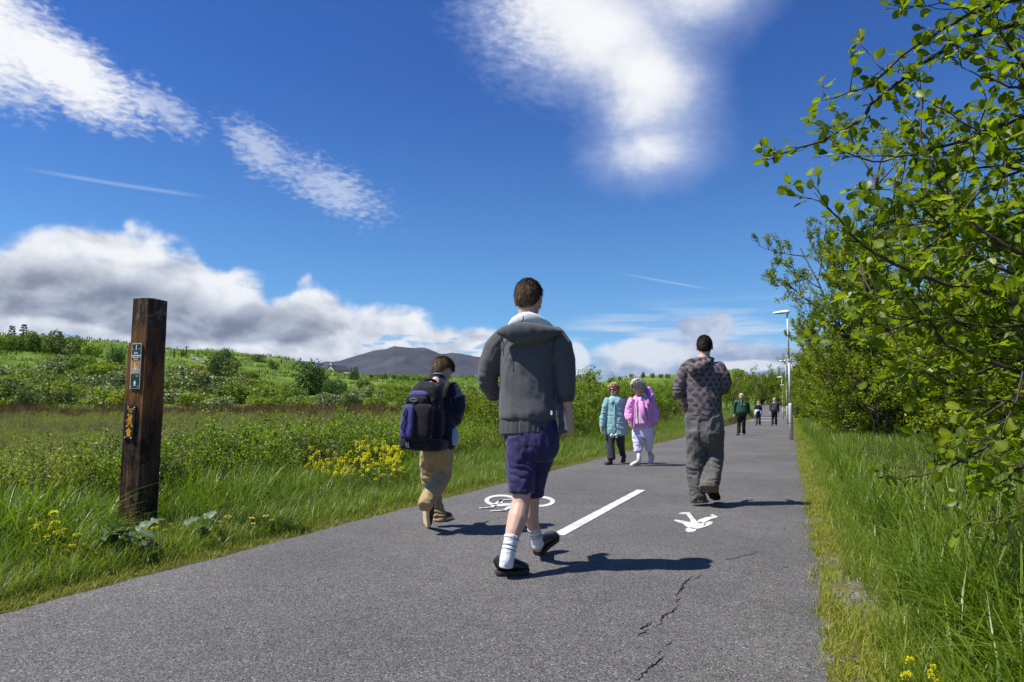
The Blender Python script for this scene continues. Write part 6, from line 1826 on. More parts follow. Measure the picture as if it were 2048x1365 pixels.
lf_ = MB().tube([J(1118, 790, .03), J(1122, 812, .0), J(1128, 838, -.02), J(1131, 858, -.02)], [.020, .030, .036, .030], [.03, .05, .07, .07], rt_, 16, .4).build("open_front_lining", m_lining, hoodie)
MB().tube([J(1041.5, 645, -.157), J(1041, 655, -.168), J(1040.5, 668, -.174), J(1040, 680, -.160), J(1040, 688, -.14)], [.0022] * 5, n=6, cap=0).build("hood_seam", m_stripe, hoodie)
MB().tube([J(1117, 790, -.13), J(1118, 820, -.135), J(1119, 850, -.135), J(1117, 866, -.13)], [.0035] * 4, n=6).build("zip_edge", m_stripe, hoodie)
for seam in ([(1001, 668, -.085), (1008, 690, -.105), (1007, 712, -.11)], [(1114, 668, -.15), (1107, 690, -.165), (1106, 712, -.165)]):
    MB().tube([J(*q_) for q_ in seam], [.0028] * 3, n=6).build("armhole_seam", m_stripe, hoodie)
MB().box(J(1103, 826, -.150), (.012, .004, .026)).build("brand_tab", m_tagw, hoodie, False)
# shorts
pel = p1.ring([(1062, 845, 0, 56, .115), (1063, 868, 0, 58, .125), (1062, 890, 0, 57, .13), (1060, 906, 0, 53, .12)])
sh_l = p1.limb([(1040, 882, .0, 32), (1039, 915, -.03, 30), (1041, 945, -.05, 28), (1043, 968, -.065, 26), (1043, 984, -.07, 26)], n=18, cap=.15)
sh_r = p1.limb([(1085, 880, .0, 33), (1078, 915, .04, 29), (1070, 950, .07, 25), (1066, 978, .10, 22), (1066, 993, .10, 21)], n=18, cap=.15)
shorts = p1.cloth("shorts", [pel, sh_l, sh_r], .0075, m_shorts, .012, (8, 8, 4), 21,
                  [(J(1040, 955, -.1), .13, .011, (.3, 0, 1), 60), (J(1060, 885, -.1), .16, .007, (.8, 0, .6), 45), (J(1075, 930, 0), .14, .009, (-.5, 0, 1), 50)], 3)
for x0, d_ in ((1, 0),):
    MB().tube([J(1122, 872, .02), J(1112, 900, .03), J(1100, 930, .06), J(1091, 956, .09), J(1086, 985, .10)], [.006] * 5, [.004] * 5, n=8).build("side_stripe", m_lining, shorts)
for leg, rows, ys_ in (("l", [(1024, 1072, -.19, 15), (1021, 1086, -.205, 13.5), (1017, 1103, -.225, 13), (1013, 1122, -.24, 13.5), (1012, 1134, -.24, 13.5)], None), ("r", [(1067, 1055, .18, 13.2), (1070, 1066, .20, 12.4), (1073, 1078, .22, 12.2), (1076, 1092, .24, 12.6)], None)):
    so = p1.cloth("sock", [p1.limb(rows, cap=.12)], .005, m_sock, .003, (14, 14, 40), 31, smooth=2)
    for f in (0.10, 0.34, .46):
        i = f * (len(rows) - 1); a = rows[int(i)]; c_ = rows[int(i) + 1]; w_ = i - int(i); c_r = [a[k] + (c_[k] - a[k]) * w_ for k in range(4)]; i += .07; w2 = min(1, i - int(i)); a2 = rows[int(i)]; c2_ = rows[int(i) + 1]
        c_r2 = [a2[k] + (c2_[k] - a2[k]) * w2 for k in range(4)]
        MB().tube([J(*c_r[:3]), J(*c_r2[:3])], [c_r[3] * p1.s + .0015] * 2, n=20, cap=0).build("sock_stripe", m_stripe, so)
heel = G(991, 1151) - p1.base; toe = G(1060, 1147) - p1.base
p1.shoe(heel + UPZ * .004, toe - fw_ * .02 + UPZ * .004, UPZ, m_leather, m_solebr, .047, .092, .024, J(1011, 1120, -.24))
heel = G(1073, 1112) - p1.base; tv = (fw_ * .9 + rt_ * .30 + UPZ * .38).normalized()
p1.shoe(heel + UPZ * .006, heel + tv * .25, UPZ - fw_ * .3, m_leather, m_solebr, .050, .080, .028, J(1074, 1088, .24))

# ---- boy with the backpack
m_navyj = fabric("navy_jacket", (0.010, 0.016, 0.040), 0.2, 90.0, 0.7)
m_white_trim = fabric("pale_blue_trim", (0.40, 0.46, 0.62), 0.08)
m_khaki = fabric("khaki_cotton", (0.40, 0.29, 0.145), 0.10, 140.0, 0.9, patch=.25, c2=(0.28, .20, .10))
m_solepale = plain("pale_sole", (0.74, 0.62, 0.40), 0.8, 0.3, 70.0)
m_bootbr = plain("dark_shoe", (0.035, 0.028, 0.022), 0.6, 0.3, 40.0)
p2 = Person("boy in navy jacket and khaki trousers walking away along the left edge", 5.95, -0.10, (872, 1050))
J = p2.J; rt_, fw_ = p2.rt, p2.fw
hd = p2.head(J(886, 741, .05), (0.30, .80, -.52), (0.1, .5, .86), J(874, 760, -.02), .93, nr=.050)
tors = [p2.ring([(873, 772, 0, 26, .075), (872, 800, 0, 28, .085), (872, 850, 0, 27, .085), (874, 890, 0, 27, .085), (875, 910, 0, 26, .085)])]
arms = [p2.limb([(844, 785, .02, 9), (824, 815, .03, 8), (822, 836, .1, 7.5), (836, 850, .24, 6.5)]), p2.limb([(904, 785, -.04, 9), (917, 815, -.03, 8), (914, 836, .06, 7.5), (900, 850, .20, 6.5)])]
hnds = p2.hand(J(836, 850, .24), rt_ * .6 + fw_ * .7, -UPZ, fw_ * .5 + UPZ, .15, .5, .009) + p2.hand(J(900, 850, .20), -rt_ * .6 + fw_ * .7, -UPZ, fw_ * .5 + UPZ, .15, .5, .009)
legs = [p2.limb([(860, 905, .05, 13), (862, 955, .12, 12), (872, 1000, .14, 9), (878, 1036, .14, 8)]), p2.limb([(888, 905, 0, 13), (886, 950, .02, 12), (868, 988, -.10, 9), (855, 1008, -.18, 6)])]
p2.body(hd + tors + arms + hnds + legs, .008, m_skin, p2.facemarks())
p2.hair(m_hair_l, [(-.11, -.050), (-.08, -.055), (-.045, -.035), (-.01, .014), (.03, .03), (.07, .05), (.11, .07)], 1.08, 5000, .040, .0036, .005, .2, 8, top=1.04)
jt = p2.ring([(874, 757, 0, 15, .06), (874, 766, 0, 30, .085), (873, 785, 0, 38, .105), (873, 830, 0, 37, .11), (875, 870, 0, 36, .11), (877, 896, 0, 35, .11)])
ja = [p2.limb([(846, 775, .02, 12), (831, 795, .02, 15), (822, 818, .03, 14), (823, 836, .09, 12), (836, 850, .22, 10)]), p2.limb([(902, 776, -.04, 13), (914, 797, -.05, 16), (917, 820, -.04, 14.5), (914, 838, .05, 12.5), (903, 848, .16, 10)])]
jacket = p2.cloth("jacket", [jt] + ja, .009, m_navyj, .010, (8, 8, 5), 41, [(J(912, 825, -.05), .12, .010, (0, 0, 1), 60), (J(826, 825, .05), .12, .010, (0, 0, 1), 60)], 4)
p2.cloth("collar", [p2.ring([(875, 748, .0, 14, .055), (874, 756, 0, 17, .065), (873, 763, 0, 20, .075)], cap=.2)], .007, m_navyj, .002, (9, 9, 9), 42, smooth=2, parent=jacket)
MB().tube([J(857, 760, .04), J(861, 750, -.02), J(870, 747, -.055), J(882, 748, -.055), J(891, 752, .0)], [.004] * 5, n=8).build("collar_piping", m_white_trim, jacket)
MB().tube([J(909, 860, -.05), J(907, 872, -.055), J(904, 888, -.05)], [.022, .026, .024], [.03, .05, .05], fw_, 14).build("side_panel", m_white_trim, jacket)
tl = p2.limb([(860, 900, .05, 19), (857, 930, .09, 17.5), (860, 960, .13, 16), (868, 990, .15, 14), (876, 1015, .15, 13), (879, 1036, .14, 13.5), (879, 1042, .14, 14)], n=16, cap=.15)
tr_ = p2.limb([(888, 900, 0, 19), (887, 930, .03, 18.5), (884, 952, .02, 18.5), (873, 972, -.08, 16.5), (860, 992, -.18, 15), (852, 1006, -.25, 14), (849, 1014, -.28, 13)], n=16, cap=.2)
pl = p2.ring([(875, 880, 0, 33, .11), (874, 900, 0, 33, .115), (873, 914, .02, 32, .11)])
trs = p2.cloth("trousers", [pl, tl, tr_], .008, m_khaki, .014, (9, 9, 6), 51, [(J(876, 965, 0), .13, .014, (.5, 0, 1), 48), (J(878, 1028, .1), .10, .012, (0, 0, 1), 75), (J(852, 1000, -.2), .10, .012, (.6, 0, 1), 60), (J(862, 950, .1), .12, .012, (.4, 0, 1), 52)], 3)
hl0 = G(877, 1045) - p2.base; p2.shoe(hl0 + UPZ * .004, hl0 + (fw_ * .97 + rt_ * .1) * .24 + UPZ * .004, UPZ, m_bootbr, m_solepale, .042, .07, .024)
toe = G(851, 1056) - p2.base + UPZ * .012; heel = J(848.5, 1008, -.20); p2.shoe(heel, toe, (fw_ * .9 + rt_ * .42), m_bootbr, m_solepale, .046, .07, .022, label="raised shoe showing its pale sole")

# ---- the backpack: a thing of its own, carried on the boy's back
m_pk = fabric("black_pack_cloth", (0.016, 0.014, 0.017), 0.3, 130.0, 0.75)
m_pp = fabric("purple_pack_cloth", (0.085, 0.075, 0.245), 0.15, 130.0, 0.75)
m_mesh = fabric("dark_mesh", (0.012, 0.012, 0.014), 0.5, 200.0, 0.9)
pack = empty("backpack", p2.base + p2.J(855, 900, -.22)); tag(pack, "black and purple school backpack on the boy's back", "backpack")
pb0 = pack.location - p2.base
def sbox(c, M, h, e=3.4, nu=28, nv=18, taper=0.0):
    V = []; F = []; sp_ = lambda v, k: math.copysign(abs(v) ** k, v)
    k = 2.0 / e
    for i in range(nv + 1):
        th = math.pi * (i / nv - .5)
        for j in range(nu):
            ph = 2 * math.pi * j / nu
            q_ = Vector((h[0] * sp_(math.cos(th), k) * sp_(math.cos(ph), k), h[1] * sp_(math.cos(th), k) * sp_(math.sin(ph), k), h[2] * sp_(math.sin(th), k)))
            q_.x *= 1 - taper * (q_.z / h[2] * .5 + .5); q_.y *= 1 - taper * .8 * (q_.z / h[2] * .5 + .5)
            V.append(M @ q_ + c)
    for i in range(nv):
        for j in range(nu): F.append((i * nu + j, i * nu + (j + 1) % nu, (i + 1) * nu + (j + 1) % nu, (i + 1) * nu + j))
    return V, F
kup = (p2.J(862, 765, -.2) - p2.J(853, 895, -.2)).normalized(); kdp = (-fw_ - kup * (-fw_).dot(kup)).normalized(); krt = kup.cross(kdp) * -1
if krt.dot(RV) < 0: krt = -krt
kM = Matrix((krt, kdp, kup)).transposed()
S = p2.s
def K(px, py, off): return p2.J(px, py, -.14) + kdp * off - pb0
def part(nm, geos, mat, par, voxel=.008, sm=3, amp=.005, seed=60):
    me = remesh(nm, geos, voxel, sm); v, n_ = coords(me)
    setco(me, v + n_ * ((ridged(v * (9, 9, 7), 3, seed) - .5) * amp)[:, None]); return link(nm, me, mat, par)
main = part("main_compartment", [sbox(K(857, 828, .05), kM, (41 * S, .125, 64 * S), 3.2, taper=.32)], m_pk, pack, amp=.012)
part("base_section", [sbox(K(853, 888, .055), kM, (44.5 * S, .135, 12.5 * S), 4.5)], m_pk, pack)
pock = part("front_pocket", [sbox(K(852, 843, .165), kM, (32 * S, .055, 36 * S), 4.0, taper=.12)], m_pk, pack)
part("purple_panel", [sbox(K(836, 843, .205), kM, (12.0 * S, .020, 31 * S), 5.0, taper=.05)], m_pp, pock, amp=.003)
part("logo_panel", [sbox(K(849, 802, .160), kM, (23 * S, .040, 8.5 * S), 4.0, taper=.1)], m_pk, pock, amp=.002)
part("purple_band", [sbox(K(852, 790, .140), kM, (22 * S, .040, 6.5 * S), 3.2, taper=.3)], m_pp, main, amp=.002)
part("purple_side", [sbox(K(819, 850, .085), kM, (6 * S, .065, 30 * S), 3.0)], m_pp, main, amp=.004)
part("purple_side", [sbox(K(877, 857, .165), kM, (5.5 * S, .055, 21 * S), 3.0, taper=.3)], m_pp, main, amp=.004)
part("mesh_pocket", [sbox(K(890, 850, .12), kM, (9.5 * S, .065, 25 * S), 3.0, taper=.35)], m_mesh, main, amp=.004)
ov = MB(); n = 26
ov.tube([K(847 + 6.2 * math.cos(q) * (1 + .1 * math.cos(2 * q)), 801.5 + 3.2 * math.sin(q), .205) for q in np.linspace(0, 2 * math.pi, n)], [.0028] * n, n=6, cap=0)
ov.tube([K(843.5, 801.6, .204), K(850.5, 801.4, .204)], [.0018] * 2, n=6); ov.build("oval_emblem", m_white_trim, pock)
em = MB()
for pts in ([(836, 818), (830, 832), (834, 834), (828, 852)], [(838, 824), (833, 838), (836, 842), (829, 860)], [(830, 842), (826, 856), (831, 862), (825, 870)]):
    em.tube([K(x, y, .227) for x, y in pts], [.003, .008, .006, .002], [.003] * 4, krt, 8)
em.build("jagged_print", m_pk, pock)
MB().tube([K(849, 771, .02), K(850, 763, .045), K(856, 760, .055), K(866, 760, .055), K(874, 763, .045), K(877, 771, .02)], [.013] * 6, [.009] * 6, kup, 12).build("handle", m_pk, pack)
for s, pts in ((0, [(845, 790, -.02), (842, 775, -.02), (846, 766, -.04), (852, 763, -.11), (850, 775, -.22)]), (1, [(890, 795, -.02), (890, 778, -.02), (893, 767, -.03), (898, 764, -.10), (900, 776, -.20)])):
    MB().tube([K(*q_) for q_ in pts], [.026] * 5, [.010] * 5, krt, 14).build("shoulder_strap", m_pk, pack)
MB().tube([K(878, 785, .08), K(884, 800, .09), K(891, 816, .10)], [.010, .012, .010], [.007] * 3, krt, 8).build("compression_strap", m_pk, pack)
for x, y, o in ((833, 888, .196), (836.5, 888, .196)):
    MB().tube([K(x, y - 5, o), K(x, y, o + .004), K(x + .6, y + 6, o)], [.004, .005, .006], [.003] * 3, krt, 8).build("zip_pull", m_zip, pack)
MB().tube([K(890, 812, .13), K(888, 822, .135)], [.008, .011], [.004] * 2, krt, 8).build("zip_pull", m_zip, pack)
MB().tube([K(877, 790, .115), K(880, 799, .115)], [.006, .007], [.004] * 2, krt, 8).build("zip_pull", m_zip, pack)

# ---- man in the skull-print hoodie
m_skull, t, b = newmat("skull_print_cotton")
gm = t.nodes.new("ShaderNodeTexCoord"); sx_, sy_, sz_ = sep(t, N(t, gm.outputs["Object"]))
nn = noise(t, N(t, gm.outputs["Object"]), 200.0, 3, 0.7)
pit = 0.080
uu = (sx_ + (noise(t, N(t, gm.outputs["Object"]), 5.0, 2) - 0.5) * .06 + sy_ * .8) / pit; vv = (sz_ + (noise(t, N(t, gm.outputs["Object"]), 7.0, 2) - .5) * .05) / (pit * .68)
row = vv.floor(); uu = uu + (row * 0.5).fract()
cu_ = uu.floor(); fu = uu.fract() - .5; fv = (vv.fract() - .5) * .68
wn = t.nodes.new("ShaderNodeTexWhiteNoise"); wn.noise_dimensions = "2D"; _in(t, wn.inputs["Vector"], xyz(t, cu_, row, 0.0)); wa = (N(t, wn.outputs["Value"]) - .5) * 1.9
cs_, sn_ = wa.cos(), wa.sin()
ru = fu * cs_ - fv * sn_; rv = fu * sn_ + fv * cs_
def dsk(x, y, rx, ry): return (((ru - x) / rx) * ((ru - x) / rx) + ((rv - y) / ry) * ((rv - y) / ry)).sqrt()
skl = dsk(0, .05, .30, .21).min(dsk(0, -.14, .17, .14)).lt(1.0)
eye = dsk(-.11, .03, .075, .065).min(dsk(.10, .03, .075, .065)).min(dsk(0, -.07, .03, .05)).min(dsk(0, -.20, .12, .018)).min(dsk(.02, .20, .15, .02)).lt(1.0)
pr = skl * (1.0 - eye * .8)
base_ = mix(t, nn, (0.125, 0.102, 0.107), (0.205, 0.172, 0.180))
_in(t, b.inputs["Base Color"], mix(t, pr * .93, base_, (0.040, 0.038, 0.043)))
b.inputs["Roughness"].default_value = .92; b.inputs["Specular IOR Level"].default_value = .12; bump(t, b, nn, .4, .0015)
m_skrib = fabric("mauve_grey_rib", (0.115, 0.096, 0.102), 0.25, 120.0)
m_jeans = fabric("faded_grey_denim", (0.092, 0.088, 0.082), 0.35, 170.0, .92, patch=.55, c2=(0.165, 0.160, 0.155))
m_mud = fabric("muddy_hem", (0.13, 0.095, 0.060), 0.3, 90.0)
m_soleol = plain("dark_olive_sole", (0.020, 0.026, 0.014), 0.8, 0.5, 60.0)
m_shoebr = plain("scuffed_suede", (0.075, 0.055, 0.035), 0.9, 0.4, 50.0)
p3 = Person("man in skull-print hoodie and faded baggy jeans walking away on the right", 7.45, 0.0, (1412, 1005))
J = p3.J; rt_, fw_ = p3.rt, p3.fw
hd = p3.head(J(1409, 694, .0), (-.05, 1, -.02), (0, 0, 1), J(1407, 718, -.02), 1.0, nr=.058)
tors = [p3.ring([(1406, 728, 0, 28, .09), (1405, 760, 0, 29, .10), (1406, 810, 0, 24, .07), (1407, 850, 0, 22, .07)])]
arms = [p3.limb([(1374, 740, .04, 9), (1358, 770, .03, 8.5), (1354, 787, .02, 7.5), (1362, 802, .12, 6.5), (1374, 812, .24, 5.5)]), p3.limb([(1437, 740, -.05, 9), (1449, 768, -.04, 8.5), (1448, 781, .02, 7), (1440, 776, .22, 6)])]
hnds = p3.hand(J(1374, 812, .24), rt_ * .7 + fw_ * .6, rt_ * .3 - UPZ, fw_ + UPZ * .2, .18, .5) + p3.hand(J(1440, 776, .22), -rt_ * .5 + fw_ * .7 + UPZ * .2, -rt_ - UPZ * .3, UPZ, .18, .6)
legs = [p3.limb([(1394, 858, 0, 10), (1391, 900, .0, 9), (1391, 950, -.02, 8), (1394, 996, -.03, 6)]), p3.limb([(1422, 858, 0, 10), (1426, 905, .03, 9), (1422, 950, -.07, 7), (1418, 970, -.15, 5)])]
p3.body(hd + tors + arms + hnds + legs, .009, m_skin, p3.facemarks())
p3.hair(m_hair_d, [(-.11, -.050), (-.08, -.055), (-.045, -.045), (-.01, .010), (.02, .03), (.07, .055), (.11, .075)], 1.05, 4600, .024, .0034, .004, .18, 13, top=1.08)
tor = p3.ring([(1407, 721, 0, 20, .07), (1406, 730, 0, 34, .10), (1405, 745, 0, 40, .12), (1404, 775, 0, 38, .13), (1405, 805, 0, 37.5, .13), (1407, 830, 0, 37, .125)])
s_l = p3.limb([(1374, 735, .04, 12), (1364, 752, .04, 14), (1358, 770, .03, 13), (1357, 784, .02, 11), (1358, 790, .05, 9.5)], n=16)
s_r = p3.limb([(1437, 734, -.05, 13), (1446, 752, -.05, 14.5), (1450, 768, -.04, 13), (1448, 779, .02, 11), (1444, 781, .12, 10)], n=16)
hoodp = tube([J(x, y, d) for x, y, d in ((1372, 726, .02), (1378, 733, -.05), (1388, 739, -.11), (1398, 737, -.125), (1410, 729, -.12), (1419, 723, -.08), (1424, 718, .0))], [.020, .042, .062, .062, .050, .035, .018], [.03, .045, .05, .05, .05, .04, .03], UPZ, 18, .6)
hoodp2 = tube([J(x, y, d) for x, y, d in ((1376, 722, .02), (1386, 722, -.07), (1398, 721, -.10), (1410, 718, -.09), (1421, 716, -.02))], [.018, .028, .03, .028, .016], [.02, .025, .03, .025, .02], UPZ, 16, .6)
hd3 = p3.cloth("hoodie", [tor, s_l, s_r], .009, m_skull, .010, (7, 7, 4), 71, [(J(1355, 775, 0), .12, .012, (0, 0, 1), 65), (J(1449, 770, 0), .12, .010, (0, 0, 1), 60), (J(1400, 815, -.12), .2, .006, (.5, 0, 1), 40)], 4)
p3.cloth("hood", [hoodp, hoodp2], .009, m_skull, .008, (9, 9, 12), 72, [(J(1396, 732, -.15), .2, .012, (.5, 0, .9), 55)], 3, parent=hd3)
MB().tube([J(1393, 721, -.08), J(1400, 718.5, -.085), J(1410, 716.5, -.07)], [.018, .022, .018], [.01] * 3, rt_, 10).build("neck_shade_strip", m_stripe, hd3)  # dark strip put in for the shade between neck and hood
p3.cloth("hem_rib", [p3.ring([(1407, 826, 0, 36, .122), (1407, 832, 0, 36.5, .125), (1407, 840, 0, 36.5, .122)], cap=.15)], .009, m_skrib, .002, (40, 40, 1), 73, smooth=2, parent=hd3)
p3.cloth("cuff", [p3.limb([(1356, 784, .02, 11.5), (1357, 789, .04, 11), (1359, 792, .06, 9.5)], cap=.3)], .008, m_skrib, .002, (20, 20, 20), 74, smooth=2, parent=hd3)
pl = p3.ring([(1407, 832, 0, 37, .12), (1408, 850, 0, 38, .13), (1408, 872, 0, 38, .13), (1408, 884, 0, 36, .12)])
t_l = p3.limb([(1390, 862, 0, 20), (1390, 900, .0, 18.5), (1390, 940, -.01, 17), (1391, 970, -.02, 16), (1395, 992, -.04, 14.5), (1397, 1002, -.04, 14.5)], n=16, cap=.15)
t_r = p3.limb([(1427, 862, 0, 20.5), (1427, 895, .02, 19), (1427, 915, .02, 19), (1425, 940, -.06, 17.5), (1420, 962, -.15, 18), (1418, 976, -.19, 18), (1418, 980, -.20, 17)], n=16, cap=.15)
jn_ = p3.cloth("jeans", [pl, t_l, t_r], .009, m_jeans, .016, (8, 8, 6), 81, [(J(1427, 915, -.1), .12, .016, (.15, 0, 1), 60), (J(1396, 990, -.05), .11, .016, (0, 0, 1), 75), (J(1420, 968, -.2), .10, .014, (.2, 0, 1), 70), (J(1391, 945, -.1), .13, .013, (.3, 0, 1), 55), (J(1408, 870, -.1), .14, .008, (.9, 0, .5), 45)], 3)
p3.cloth("frayed_hem", [p3.limb([(1397, 997, -.04, 14.8), (1398, 1004, -.04, 15)], cap=.1), p3.limb([(1418, 972, -.185, 18.6), (1417.5, 979, -.20, 18.4)], cap=.1)], .008, m_mud, .010, (25, 25, 12), 84, smooth=1, parent=jn_)
h0 = G(1400, 1006) - p3.base; p3.shoe(h0 + UPZ * .004, h0 + fw_ * .27 + UPZ * .004, UPZ, m_shoebr, m_soleol, .048, .075, .026)
toe = G(1434, 1004.5) - p3.base + UPZ * .012; heel = J(1414, 974, -.24); p3.shoe(heel, toe, (fw_ * .85 + UPZ * .45), m_shoebr, m_soleol, .052, .08, .030, label="lifted shoe showing its dark olive sole")

# ---- the two women walking towards the camera
m_teal = fabric("teal_coat", (0.24, 0.43, 0.445), 0.08, 60.0, .7)
m_grtr = fabric("charcoal_trousers", (0.040, 0.038, 0.052), 0.2, 80.0)
m_pink = fabric("pink_jacket", (0.76, 0.33, 0.65), 0.08, 60.0, .6)
m_lilac = fabric("lilac_hood", (0.50, 0.20, 0.66), 0.08, 60.0, .6)
m_pshirt = fabric("pale_pink_shirt", (0.76, 0.52, 0.68), 0.12, 60.0)
m_lav = fabric("pale_lavender_cotton", (0.66, 0.63, 0.82), 0.05, 60.0)
m_cream = plain("cream_shoe", (0.70, 0.66, 0.53), 0.6, 0.08, 30)
m_maroon = plain("maroon_shoe", (0.07, 0.02, 0.025), 0.4, 0.2, 30)
m_red = plain("red_top", (0.45, 0.02, 0.04), 0.8, 0.1, 30)
m_lens = plain("dark_lens", (0.010, 0.008, 0.008), 0.12, 0.1, 10, spec=.7)
p4 = Person("woman in teal coat, sunglasses and dark trousers walking towards the camera", 12.95, math.pi, (1228, 927))
J = p4.J; rt_, fw_ = p4.rt, p4.fw
hd = p4.head(J(1227.5, 780, .0), fw_ + rt_ * .08, UPZ, J(1228, 796, .02), .96, nr=.05)
body_ = hd + [p4.ring([(1229, 800, 0, 13, .09), (1229, 830, 0, 14, .10), (1229, 868, 0, 15, .10)]),
              p4.limb([(1215, 803, 0, 4.5), (1208, 828, 0, 4), (1203, 855, -.04, 3.2)]), p4.limb([(1244, 803, 0, 4.5), (1250, 828, 0, 4), (1250, 854, -.02, 3.2)]),
              p4.limb([(1222, 868, 0, 6), (1221, 895, -.05, 4.5), (1222, 918, -.10, 3)]), p4.limb([(1239, 868, 0, 6), (1241, 890, .04, 4.2), (1244, 908, .14, 3)])]
body_ += p4.hand(J(1203, 855, -.04), J(1202, 865, -.08) - J(1203, 855, -.04), -rt_ + fw_ * .2, fw_, .17, .4, .010) + p4.hand(J(1250, 854, -.02), J(1250.5, 864, -.06) - J(1250, 854, -.02), rt_ + fw_ * .2, fw_, .17, .4, .010)
p4.body(body_, .009, m_skin, p4.facemarks())
p4.hair(m_hair_y, [(-.12, -.085), (-.06, -.085), (-.02, -.07), (.012, -.03), (.03, .050), (.09, .075), (.12, .085)], 1.20, 3000, .034, .008, .012, .3, 23, curl=.35)
gl = MB()
for s in (-1, 1): gl.ball(p4.q(.033 * s, .094, .004), (.030, .010, .022), p4.hM, 14, 10)
gl.tube([p4.q(-.074, -.0, .012), p4.q(-.066, .075, .012), p4.q(-.01, .106, .010), p4.q(.01, .106, .010), p4.q(.066, .075, .012), p4.q(.074, 0, .012)], [.005] * 6, n=6); gl.build("sunglasses", m_lens, p4.root)
ct = p4.ring([(1229, 793, 0, 8, .06), (1229, 797, 0, 15, .10), (1229.5, 806, 0, 19, .125), (1229.5, 825, 0, 18, .125), (1230, 845, 0, 20, .14), (1231, 862, 0, 23, .155), (1231, 869, 0, 24, .158)], cap=.2)
sl = [p4.limb([(1216, 799, 0, 6.5), (1210, 815, 0, 7), (1206.5, 832, -.01, 6), (1203.5, 850, -.04, 5.2), (1203, 855, -.05, 5)], cap=.3), p4.limb([(1243, 799, 0, 6.5), (1249, 815, 0, 7), (1252, 832, 0, 6), (1251, 848, -.02, 5.2), (1251, 854, -.03, 5)], cap=.3)]
coat = p4.cloth("coat", [ct] + sl, .011, m_teal, .016, (6, 6, 4), 91, [(J(1208, 832, 0), .15, .016, (0, 0, 1), 40), (J(1251, 832, 0), .15, .014, (0, 0, 1), 40), (J(1240, 850, -.15), .22, .016, (.6, 0, .8), 30), (J(1222, 845, -.15), .25, .010, (.2, 0, 1), 28)], 3)
MB().tube([J(1220, 797, -.08), J(1224, 803, -.135), J(1222, 808, -.14)], [.03, .035, .01], [.012] * 3, rt_, 10).tube([J(1238, 796, -.08), J(1235, 802, -.135), J(1239, 808, -.14)], [.03, .04, .012], [.012] * 3, rt_, 10).build("collar", m_teal, coat)
MB().tube([J(1228.5, 808, -.140), J(1228.8, 835, -.15), J(1228, 856, -.168), J(1227, 868, -.170)], [.010] * 4, [.006] * 4, rt_, 8, 0).build("front_placket", m_teal, coat)
for x in (1220, 1239): MB().tube([J(x - 5, 846, -.152), J(x + 5, 846, -.152)], [.012, .012], [.006] * 2, UPZ, 8).build("pocket_flap", m_teal, coat)
MB().ball(J(1228, 800.5, -.075), (.034, .03, .05)).build("red_top", m_red, p4.root)
MB().tube([J(1221, 794, -.03), J(1224, 799, -.09), J(1227, 803, -.115)], [.014, .016, .006], [.008] * 3, rt_, 8).build("white_collar", m_lining, p4.root)
p4.cloth("trousers", [p4.ring([(1230, 858, 0, 20, .12), (1230, 872, 0, 19, .12)]), p4.limb([(1221.5, 866, 0, 9.5), (1221, 885, -.03, 8.6), (1221.5, 905, -.08, 8), (1223, 919, -.12, 7.8)], cap=.2), p4.limb([(1239, 866, 0, 9.5), (1241, 885, .03, 8.2), (1243.5, 901, .11, 7), (1245, 911, .18, 6)], cap=.2)], .011, m_grtr, .012, (7, 7, 4), 95, [(J(1222, 912, -.1), .12, .012, (0, 0, 1), 50)], 3)
h0 = J(1223.5, 919, -.06); h0.z = .004; p4.shoe(h0, h0 + (fw_ + rt_ * .25).normalized() * .23, UPZ, m_maroon, m_maroon, .042, .06, .02)
toe = J(1245.5, 921, .0); toe.z = .012; p4.shoe(toe - fw_ * .16 + UPZ * .14, toe, UPZ * .7 + fw_ * .6, m_maroon, m_maroon, .042, .06, .02)
fl4 = empty("flower_bunch", p4.base + J(1226, 873, -.20)); tag(fl4, "small bunch of white flowers hanging below the hem of the teal coat", "flowers")
mbf = MB(); rf4 = random.Random(4)
for i in range(9): mbf.ball(J(1221 + rf4.uniform(0, 13), 872 + rf4.uniform(-2.5, 3.5), -.20 + rf4.uniform(-.02, .02)) - J(1226, 873, -.20), rf4.uniform(.012, .026), None, 8, 6)
mbf.build("petals", m_white, fl4); MB().tube([J(1226, 874, -.2) - J(1226, 873, -.20), J(1228, 862, -.185) - J(1226, 873, -.20)], [.006, .005], n=6).build("stems", m_stem, fl4)

p5 = Person("woman with grey curls in pink jacket and pale cropped trousers walking towards the camera", 12.6, math.pi + .12, (1282, 929))
J = p5.J; rt_, fw_ = p5.rt, p5.fw
hd = p5.head(J(1275, 776, -.04), fw_ * .85 + rt_ * .45 - UPZ * .22, UPZ, J(1279, 793, .02), .98, nr=.052)
body_ = hd + [p5.ring([(1281, 800, 0, 15, .10), (1283, 830, 0, 16, .11), (1285, 862, 0, 17, .115)]),
              p5.limb([(1264, 802, 0, 5), (1257, 825, 0, 4.2), (1258.5, 842, -.10, 3.4)]), p5.limb([(1300, 802, 0, 5), (1311, 826, 0, 4.2), (1311, 842, -.06, 3.4)]),
              p5.limb([(1276, 862, 0, 8), (1276, 890, -.04, 6), (1277.5, 908, -.08, 4.2), (1278, 920, -.1, 3.6)]), p5.limb([(1295, 862, 0, 8), (1297, 890, .05, 6), (1299, 902, .10, 4.4), (1300, 914, .16, 3.6)])]
body_ += p5.hand(J(1258.5, 842, -.10), J(1259.5, 853, -.14) - J(1258.5, 842, -.10), -rt_ + fw_ * .3, fw_, .18, .45, .010) + p5.hand(J(1311, 842, -.06), J(1310, 854, -.10) - J(1311, 842, -.06), rt_ + fw_ * .3, fw_, .18, .45, .010)
p5.body(body_, .009, m_skin, p5.facemarks())
